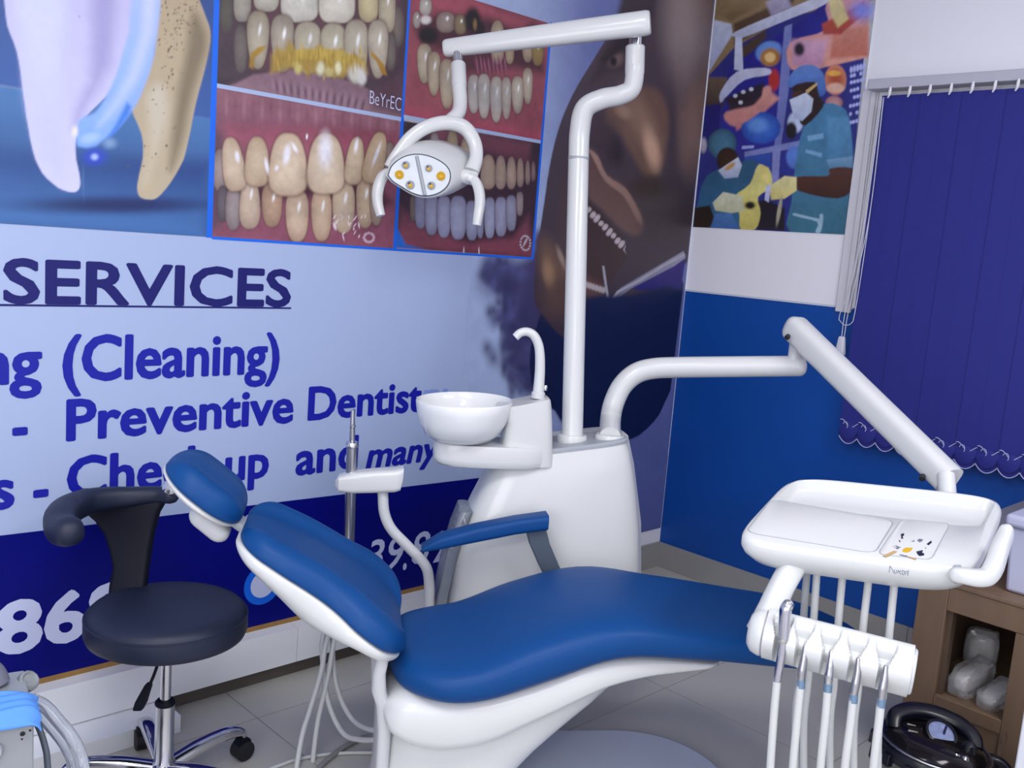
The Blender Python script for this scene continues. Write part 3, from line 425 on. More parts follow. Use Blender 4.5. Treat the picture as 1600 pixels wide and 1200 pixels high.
PRINT['photo_a'] = [
[1, 71, 54, 63, 71, 54, 63, 0.004, 1.276, 2.335, 1.949, 2.533, 1.963, 1.826, 1.3, 1.826],
[1, 107, 68, 80, 90, 58, 66, 0.05, 1.367, 2.362, 1.897, 2.518, 1.919, 1.995, 1.768, 1.913, 1.48, 1.884, 1.407, 1.89],
[1, 132, 99, 111, 148, 114, 124, 0.012, 1.361, 1.836, 1.415, 1.87, 1.531, 1.904, 1.654, 1.914, 1.794, 1.901, 1.966, 1.847, 1.969, 1.805, 1.294, 1.809],
[0, 1.481, 1.849, 0.005, 0.002, -0.005, 0.02, 154, 120, 132, 154, 120, 132, 2, 1.3, 0],
[0, 1.493, 1.849, 0.005, 0.002, -0.005, 0.021, 109, 78, 94, 109, 78, 94, 2, 1.3, 0],
[0, 1.505, 1.849, 0.005, 0.001, -0.004, 0.021, 154, 120, 132, 154, 120, 132, 2, 1.3, 0],
[0, 1.517, 1.849, 0.005, 0.001, -0.004, 0.021, 109, 78, 94, 109, 78, 94, 2, 1.3, 0],
[0, 1.529, 1.848, 0.005, 0.001, -0.004, 0.021, 154, 120, 132, 154, 120, 132, 2, 1.3, 0],
[0, 1.541, 1.848, 0.005, 0.001, -0.003, 0.021, 109, 78, 94, 109, 78, 94, 2, 1.3, 0],
[0, 1.553, 1.848, 0.005, 0.001, -0.003, 0.021, 154, 120, 132, 154, 120, 132, 2, 1.3, 0],
[0, 1.565, 1.848, 0.005, 0.001, -0.002, 0.022, 109, 78, 94, 109, 78, 94, 2, 1.3, 0],
[0, 1.577, 1.847, 0.005, 0.001, -0.002, 0.022, 154, 120, 132, 154, 120, 132, 2, 1.3, 0],
[0, 1.59, 1.847, 0.005, 0.001, -0.002, 0.022, 109, 78, 94, 109, 78, 94, 2, 1.3, 0],
[0, 1.602, 1.847, 0.005, 0.001, -0.001, 0.022, 154, 120, 132, 154, 120, 132, 2, 1.3, 0],
[0, 1.615, 1.847, 0.005, 0.001, -0.001, 0.022, 109, 78, 94, 109, 78, 94, 2, 1.3, 0],
[0, 1.627, 1.847, 0.005, 0.001, -0, 0.022, 154, 120, 132, 154, 120, 132, 2, 1.3, 0],
[0, 1.64, 1.846, 0.006, 0.001, 0, 0.022, 109, 78, 94, 109, 78, 94, 2, 1.3, 0],
[0, 1.653, 1.846, 0.006, 0.001, 0.001, 0.023, 154, 120, 132, 154, 120, 132, 2, 1.3, 0],
[0, 1.665, 1.846, 0.006, 0, 0.001, 0.023, 109, 78, 94, 109, 78, 94, 2, 1.3, 0],
[0, 1.678, 1.846, 0.006, 0, 0.002, 0.023, 154, 120, 132, 154, 120, 132, 2, 1.3, 0],
[0, 1.691, 1.845, 0.006, 0, 0.002, 0.023, 109, 78, 94, 109, 78, 94, 2, 1.3, 0],
[0, 1.704, 1.845, 0.006, 0, 0.002, 0.023, 154, 120, 132, 154, 120, 132, 2, 1.3, 0],
[0, 1.718, 1.845, 0.006, 0, 0.003, 0.023, 109, 78, 94, 109, 78, 94, 2, 1.3, 0],
[0, 1.731, 1.845, 0.006, 0, 0.003, 0.023, 154, 120, 132, 154, 120, 132, 2, 1.3, 0],
[0, 1.744, 1.844, 0.006, -0, 0.004, 0.023, 109, 78, 94, 109, 78, 94, 2, 1.3, 0],
[0, 1.757, 1.844, 0.006, -0, 0.004, 0.023, 154, 120, 132, 154, 120, 132, 2, 1.3, 0],
[0, 1.771, 1.844, 0.006, -0, 0.005, 0.023, 109, 78, 94, 109, 78, 94, 2, 1.3, 0],
[0, 1.784, 1.844, 0.006, -0, 0.005, 0.023, 154, 120, 132, 154, 120, 132, 2, 1.3, 0],
[0, 1.798, 1.843, 0.006, -0, 0.006, 0.023, 109, 78, 94, 109, 78, 94, 2, 1.3, 0],
[1, 60, 44, 54, 60, 44, 54, 0.03, 1.293, 1.839, 1.353, 1.85, 1.327, 1.818, 1.293, 1.818],
[1, 92, 61, 72, 92, 61, 72, 0.05, 1.821, 1.881, 1.939, 1.963, 1.976, 1.835, 1.841, 1.843],
[0, 1.327, 2.02, 0.023, 0.005, -0.002, 0.056, 80, 48, 46, 80, 48, 46, 2.4, 0.25, 0],
[0, 1.327, 2.02, 0.021, 0.005, -0.002, 0.053, 89, 82, 73, 70, 63, 62, 2.4, 0.13, 0],
[0, 1.374, 1.933, 0.022, 0.004, -0.003, 0.069, 80, 48, 46, 80, 48, 46, 2.4, 0.25, 0],
[0, 1.374, 1.933, 0.021, 0.004, -0.003, 0.067, 114, 102, 95, 83, 73, 72, 2.4, 0.13, 0],
[0, 1.911, 2.104, 0.032, 0.006, -0.005, 0.067, 80, 48, 46, 80, 48, 46, 2.4, 0.25, 0],
[0, 1.911, 2.104, 0.03, 0.006, -0.005, 0.064, 119, 106, 96, 84, 73, 70, 2.4, 0.13, 0],
[0, 1.894, 2.025, 0.022, 0.004, -0.005, 0.064, 80, 48, 46, 80, 48, 46, 2.4, 0.25, 0],
[0, 1.894, 2.025, 0.021, 0.004, -0.004, 0.061, 116, 104, 96, 81, 70, 68, 2.4, 0.13, 0],
[0, 1.374, 2.061, 0.029, 0.006, -0.002, 0.056, 80, 48, 46, 80, 48, 46, 3, 0.25, 0],
[0, 1.374, 2.061, 0.027, 0.006, -0.002, 0.054, 166, 157, 141, 134, 125, 114, 3, 0.13, 0],
[0, 1.377, 2.08, 0.004, 0, 0.001, 0.012, 244, 240, 234, 244, 240, 234, 2, 1.3, 0],
[0, 1.448, 2.096, 0.043, 0.01, -0.002, 0.048, 80, 48, 46, 80, 48, 46, 3, 0.25, 0],
[0, 1.448, 2.096, 0.041, 0.009, -0.002, 0.046, 194, 186, 167, 159, 150, 134, 3, 0.13, 0],
[0, 1.454, 2.113, 0.007, 0.001, 0.001, 0.01, 244, 240, 234, 244, 240, 234, 2, 1.3, 0],
[0, 1.558, 2.095, 0.068, 0.015, -0.003, 0.053, 80, 48, 46, 80, 48, 46, 3, 0.25, 0],
[0, 1.558, 2.095, 0.064, 0.014, -0.003, 0.051, 215, 209, 193, 187, 179, 165, 3, 0.13, 0],
[0, 1.567, 2.115, 0.01, 0.001, 0.001, 0.012, 244, 240, 234, 244, 240, 234, 2, 1.3, 0],
[0, 1.685, 2.122, 0.069, 0.015, -0.003, 0.057, 80, 48, 46, 80, 48, 46, 3, 0.25, 0],
[0, 1.685, 2.122, 0.065, 0.014, -0.003, 0.055, 220, 212, 193, 191, 181, 162, 3, 0.13, 0],
[0, 1.694, 2.143, 0.01, 0.001, 0.001, 0.012, 244, 240, 234, 244, 240, 234, 2, 1.3, 0],
[0, 1.798, 2.154, 0.041, 0.009, -0.004, 0.063, 80, 48, 46, 80, 48, 46, 3, 0.25, 0],
[0, 1.798, 2.154, 0.038, 0.008, -0.004, 0.06, 198, 183, 138, 163, 148, 112, 3, 0.13, 0],
[0, 1.803, 2.177, 0.006, 0.001, 0.001, 0.014, 244, 240, 234, 244, 240, 234, 2, 1.3, 0],
[0, 1.87, 2.15, 0.035, 0.007, -0.005, 0.076, 80, 48, 46, 80, 48, 46, 3, 0.25, 0],
[0, 1.87, 2.15, 0.033, 0.007, -0.005, 0.073, 184, 171, 143, 143, 130, 108, 3, 0.13, 0],
[0, 1.873, 2.177, 0.005, 0.001, 0.002, 0.017, 244, 240, 234, 244, 240, 234, 2, 1.3, 0],
[0, 1.427, 1.968, 0.036, 0.007, -0.004, 0.084, 80, 48, 46, 80, 48, 46, 2.5, 0.25, -0.25],
[0, 1.427, 1.968, 0.034, 0.007, -0.003, 0.081, 183, 171, 148, 143, 130, 109, 2.5, 0.13, -0.25],
[0, 1.431, 1.997, 0.005, 0, 0.002, 0.018, 244, 240, 234, 244, 240, 234, 2, 1.3, 0],
[0, 1.506, 1.974, 0.039, 0.008, -0.004, 0.084, 80, 48, 46, 80, 48, 46, 2.5, 0.25, -0.25],
[0, 1.506, 1.974, 0.037, 0.007, -0.004, 0.081, 174, 162, 142, 141, 128, 112, 2.5, 0.13, -0.25],
[0, 1.51, 2.003, 0.006, 0, 0.002, 0.018, 244, 240, 234, 244, 240, 234, 2, 1.3, 0],
[0, 1.591, 1.978, 0.047, 0.009, -0.004, 0.078, 80, 48, 46, 80, 48, 46, 2.5, 0.25, -0.25],
[0, 1.591, 1.978, 0.044, 0.008, -0.004, 0.075, 190, 180, 155, 160, 148, 126, 2.5, 0.13, -0.25],
[0, 1.597, 2.005, 0.007, 0.001, 0.002, 0.017, 244, 240, 234, 244, 240, 234, 2, 1.3, 0],
[0, 1.681, 1.988, 0.047, 0.009, -0.005, 0.083, 80, 48, 46, 80, 48, 46, 2.5, 0.25, -0.25],
[0, 1.681, 1.988, 0.045, 0.008, -0.005, 0.079, 187, 176, 151, 155, 145, 122, 2.5, 0.13, -0.25],
[0, 1.686, 2.017, 0.007, 0.001, 0.002, 0.018, 244, 240, 234, 244, 240, 234, 2, 1.3, 0],
[0, 1.763, 1.999, 0.045, 0.009, -0.006, 0.1, 80, 48, 46, 80, 48, 46, 2.5, 0.25, -0.25],
[0, 1.763, 1.999, 0.043, 0.008, -0.006, 0.096, 193, 182, 160, 154, 141, 121, 2.5, 0.13, -0.25],
[0, 1.767, 2.034, 0.007, 0.001, 0.002, 0.022, 244, 240, 234, 244, 240, 234, 2, 1.3, 0],
[0, 1.844, 2.022, 0.04, 0.008, -0.006, 0.092, 80, 48, 46, 80, 48, 46, 2.5, 0.25, -0.25],
[0, 1.844, 2.022, 0.038, 0.007, -0.006, 0.089, 191, 179, 157, 150, 136, 118, 2.5, 0.13, -0.25],
[0, 1.848, 2.054, 0.006, 0.001, 0.002, 0.02, 244, 240, 234, 244, 240, 234, 2, 1.3, 0],
[1, 172, 142, 60, 168, 136, 68, 0.022, 1.471, 1.882, 1.472, 1.933, 1.487, 1.958, 1.511, 1.958, 1.526, 1.987, 1.546, 1.972, 1.555, 1.948, 1.572, 1.974, 1.596, 1.966, 1.633, 1.998, 1.65, 1.979, 1.674, 1.98, 1.713, 2.001, 1.731, 1.974, 1.755, 1.992, 1.793, 1.982, 1.81, 1.941, 1.783, 1.936, 1.757, 1.952, 1.718, 1.912, 1.654, 1.911, 1.622, 1.909, 1.584, 1.905, 1.549, 1.915, 1.516, 1.903],
[1, 192, 164, 80, 184, 152, 62, 0.012, 1.546, 1.963, 1.649, 1.989, 1.722, 1.992, 1.798, 1.976, 1.795, 1.959, 1.683, 1.959, 1.551, 1.938],
[1, 168, 132, 44, 160, 120, 40, 0.01, 1.402, 1.889, 1.405, 1.927, 1.428, 1.949, 1.454, 1.958, 1.441, 1.937, 1.42, 1.92, 1.415, 1.885],
[1, 176, 136, 56, 160, 112, 32, 0.008, 1.817, 2.014, 1.839, 2.001, 1.871, 1.979, 1.885, 1.947, 1.864, 1.95, 1.84, 1.984, 1.818, 1.997],
[0, 1.637, 1.927, 0.016, 0.003, -0.001, 0.022, 221, 216, 180, 221, 216, 180, 2, 1, 0],
[0, 1.7, 1.939, 0.013, 0.002, -0.001, 0.021, 226, 218, 174, 226, 218, 174, 2, 1, 0],
[0, 1.768, 1.935, 0.033, 0.006, -0.002, 0.031, 212, 205, 188, 212, 205, 188, 2, 1, 0],
[0, 1.789, 1.923, 0.018, 0.003, -0.001, 0.022, 220, 214, 206, 220, 214, 206, 2, 1, 0],
[0, 1.56, 1.914, 0.014, 0.002, -0.001, 0.019, 202, 187, 112, 202, 187, 112, 2, 1, 0],
[0, 1.668, 1.922, 0.017, 0.003, -0.001, 0.016, 200, 184, 120, 200, 184, 120, 2, 1, 0],
[0, 1.675, 1.959, 0.004, 0.001, -0.001, 0.016, 176, 140, 52, 176, 140, 52, 2, 2.6, 0],
[0, 1.489, 1.955, 0.002, 0, -0.001, 0.018, 148, 116, 28, 148, 116, 28, 2, 2.6, 0],
[0, 1.769, 1.958, 0.002, 0, -0.001, 0.013, 176, 140, 52, 176, 140, 52, 2, 2.6, 0],
[0, 1.558, 1.923, 0.003, 0.001, -0.001, 0.011, 204, 176, 80, 204, 176, 80, 2, 2.6, 0],
[0, 1.773, 1.974, 0.004, 0.001, -0, 0.007, 176, 140, 52, 176, 140, 52, 2, 2.6, 0],
[0, 1.618, 1.958, 0.002, 0, -0.001, 0.019, 148, 116, 28, 148, 116, 28, 2, 2.6, 0],
[0, 1.545, 1.923, 0.003, 0.001, -0, 0.009, 204, 176, 80, 204, 176, 80, 2, 2.6, 0],
[0, 1.651, 1.902, 0.003, 0.001, -0, 0.008, 204, 176, 80, 204, 176, 80, 2, 2.6, 0],
[0, 1.791, 1.966, 0.003, 0, -0.001, 0.008, 204, 176, 80, 204, 176, 80, 2, 2.6, 0],
[0, 1.561, 1.946, 0.002, 0, -0.001, 0.017, 176, 140, 52, 176, 140, 52, 2, 2.6, 0],
[0, 1.482, 1.929, 0.002, 0, -0.001, 0.016, 192, 160, 64, 192, 160, 64, 2, 2.6, 0],
[0, 1.699, 1.977, 0.002, 0, -0.001, 0.012, 204, 176, 80, 204, 176, 80, 2, 2.6, 0],
[0, 1.499, 1.921, 0.003, 0.001, -0.001, 0.017, 148, 116, 28, 148, 116, 28, 2, 2.6, 0],
[0, 1.651, 1.954, 0.003, 0, -0.001, 0.011, 148, 116, 28, 148, 116, 28, 2, 2.6, 0],
[0, 1.62, 1.954, 0.004, 0.001, -0, 0.007, 204, 176, 80, 204, 176, 80, 2, 2.6, 0],
[0, 1.776, 2.001, 0.004, 0.001, -0.001, 0.01, 164, 128, 40, 164, 128, 40, 2, 2.6, 0],
[0, 1.765, 1.974, 0.003, 0.001, -0.001, 0.017, 164, 128, 40, 164, 128, 40, 2, 2.6, 0],
[0, 1.755, 1.951, 0.002, 0, -0.001, 0.019, 148, 116, 28, 148, 116, 28, 2, 2.6, 0],
[0, 1.544, 1.95, 0.002, 0, -0, 0.009, 176, 140, 52, 176, 140, 52, 2, 2.6, 0],
[0, 1.509, 1.928, 0.003, 0.001, -0, 0.009, 148, 116, 28, 148, 116, 28, 2, 2.6, 0],
[0, 1.676, 1.96, 0.003, 0.001, -0.001, 0.016, 148, 116, 28, 148, 116, 28, 2, 2.6, 0],
[0, 1.796, 1.995, 0.003, 0.001, -0.001, 0.011, 204, 176, 80, 204, 176, 80, 2, 2.6, 0],
[0, 1.714, 1.972, 0.003, 0.001, -0, 0.007, 148, 116, 28, 148, 116, 28, 2, 2.6, 0],
[0, 1.735, 1.956, 0.002, 0, -0.001, 0.008, 176, 140, 52, 176, 140, 52, 2, 2.6, 0],
[0, 1.783, 2, 0.002, 0, -0.001, 0.012, 204, 176, 80, 204, 176, 80, 2, 2.6, 0],
[0, 1.498, 1.948, 0.002, 0, -0, 0.007, 176, 140, 52, 176, 140, 52, 2, 2.6, 0],
[0, 1.753, 1.951, 0.003, 0.001, -0.001, 0.016, 192, 160, 64, 192, 160, 64, 2, 2.6, 0],
[0, 1.564, 1.94, 0.003, 0, -0.001, 0.018, 148, 116, 28, 148, 116, 28, 2, 2.6, 0],
[0, 1.599, 1.898, 0.003, 0.001, -0.001, 0.012, 164, 128, 40, 164, 128, 40, 2, 2.6, 0],
[0, 1.536, 1.935, 0.003, 0, -0.001, 0.012, 176, 140, 52, 176, 140, 52, 2, 2.6, 0],
[0, 1.755, 1.993, 0.004, 0.001, -0.001, 0.015, 148, 116, 28, 148, 116, 28, 2, 2.6, 0],
[0, 1.722, 1.941, 0.003, 0, -0.001, 0.016, 164, 128, 40, 164, 128, 40, 2, 2.6, 0],
[0, 1.745, 1.975, 0.003, 0.001, -0.001, 0.019, 164, 128, 40, 164, 128, 40, 2, 2.6, 0],
[0, 1.687, 1.908, 0.003, 0.001, -0, 0.005, 176, 140, 52, 176, 140, 52, 2, 2.6, 0],
[0, 1.725, 1.973, 0.002, 0, -0.001, 0.013, 164, 128, 40, 164, 128, 40, 2, 2.6, 0],
[0, 1.588, 1.929, 0.003, 0.001, -0.001, 0.016, 192, 160, 64, 192, 160, 64, 2, 2.6, 0],
[0, 1.589, 1.922, 0.003, 0.001, -0.001, 0.019, 164, 128, 40, 164, 128, 40, 2, 2.6, 0],
[0, 1.64, 1.982, 0.003, 0.001, -0, 0.008, 164, 128, 40, 164, 128, 40, 2, 2.6, 0],
[0, 1.778, 2.005, 0.003, 0.001, -0.001, 0.016, 204, 176, 80, 204, 176, 80, 2, 2.6, 0],
[0, 1.674, 1.953, 0.004, 0.001, -0.001, 0.013, 192, 160, 64, 192, 160, 64, 2, 2.6, 0],
[0, 1.572, 1.973, 0.002, 0, -0.001, 0.019, 204, 176, 80, 204, 176, 80, 2, 2.6, 0],
[0, 1.529, 1.942, 0.002, 0, -0.001, 0.014, 204, 176, 80, 204, 176, 80, 2, 2.6, 0],
[0, 1.721, 1.953, 0.004, 0.001, -0.001, 0.019, 204, 176, 80, 204, 176, 80, 2, 2.6, 0],
[0, 1.499, 1.9, 0.002, 0, -0, 0.009, 204, 176, 80, 204, 176, 80, 2, 2.6, 0],
[0, 1.629, 1.967, 0.002, 0, -0.001, 0.015, 148, 116, 28, 148, 116, 28, 2, 2.6, 0],
[0, 1.664, 1.961, 0.002, 0, -0.001, 0.018, 148, 116, 28, 148, 116, 28, 2, 2.6, 0],
[0, 1.59, 1.908, 0.004, 0.001, -0.001, 0.015, 176, 140, 52, 176, 140, 52, 2, 2.6, 0],
[0, 1.595, 1.953, 0.002, 0, -0.001, 0.014, 148, 116, 28, 148, 116, 28, 2, 2.6, 0],
[0, 1.569, 1.982, 0.002, 0, -0.001, 0.01, 204, 176, 80, 204, 176, 80, 2, 2.6, 0],
[0, 1.61, 1.949, 0.003, 0.001, -0.001, 0.014, 164, 128, 40, 164, 128, 40, 2, 2.6, 0],
[0, 1.626, 1.938, 0.003, 0, -0, 0.008, 204, 176, 80, 204, 176, 80, 2, 2.6, 0],
[0, 1.672, 1.942, 0.002, 0, -0.001, 0.018, 148, 116, 28, 148, 116, 28, 2, 2.6, 0],
[0, 1.597, 1.962, 0.003, 0.001, -0.001, 0.01, 176, 140, 52, 176, 140, 52, 2, 2.6, 0],
[0, 1.598, 1.907, 0.003, 0, -0, 0.008, 164, 128, 40, 164, 128, 40, 2, 2.6, 0],
[0, 1.629, 1.954, 0.004, 0.001, -0, 0.007, 176, 140, 52, 176, 140, 52, 2, 2.6, 0],
[0, 1.559, 1.953, 0.004, 0.001, -0.001, 0.012, 192, 160, 64, 192, 160, 64, 2, 2.6, 0],
[0, 1.488, 1.909, 0.003, 0.001, -0, 0.007, 148, 116, 28, 148, 116, 28, 2, 2.6, 0],
[0, 1.518, 1.934, 0.003, 0.001, -0.001, 0.011, 164, 128, 40, 164, 128, 40, 2, 2.6, 0],
[0, 1.494, 1.913, 0.003, 0, -0.001, 0.013, 204, 176, 80, 204, 176, 80, 2, 2.6, 0],
[0, 1.78, 1.962, 0.004, 0.001, -0.001, 0.009, 164, 128, 40, 164, 128, 40, 2, 2.6, 0],
[0, 1.748, 1.973, 0.003, 0.001, -0.001, 0.02, 176, 140, 52, 176, 140, 52, 2, 2.6, 0],
[0, 1.682, 1.973, 0.003, 0.001, -0.001, 0.016, 148, 116, 28, 148, 116, 28, 2, 2.6, 0],
[0, 1.487, 1.913, 0.003, 0.001, -0.001, 0.013, 176, 140, 52, 176, 140, 52, 2, 2.6, 0],
[0, 1.49, 1.913, 0.002, 0, -0.001, 0.014, 176, 140, 52, 176, 140, 52, 2, 2.6, 0],
[0, 1.522, 1.907, 0.003, 0.001, -0, 0.007, 176, 140, 52, 176, 140, 52, 2, 2.6, 0],
[0, 1.539, 1.932, 0.002, 0, -0.001, 0.016, 176, 140, 52, 176, 140, 52, 2, 2.6, 0],
[0, 1.66, 1.961, 0.003, 0, -0.001, 0.018, 192, 160, 64, 192, 160, 64, 2, 2.6, 0],
[0, 1.627, 1.973, 0.003, 0.001, -0.001, 0.015, 164, 128, 40, 164, 128, 40, 2, 2.6, 0],
[0, 1.625, 1.947, 0.002, 0, -0.001, 0.016, 176, 140, 52, 176, 140, 52, 2, 2.6, 0],
[0, 1.568, 1.953, 0.003, 0.001, -0.001, 0.018, 204, 176, 80, 204, 176, 80, 2, 2.6, 0]]
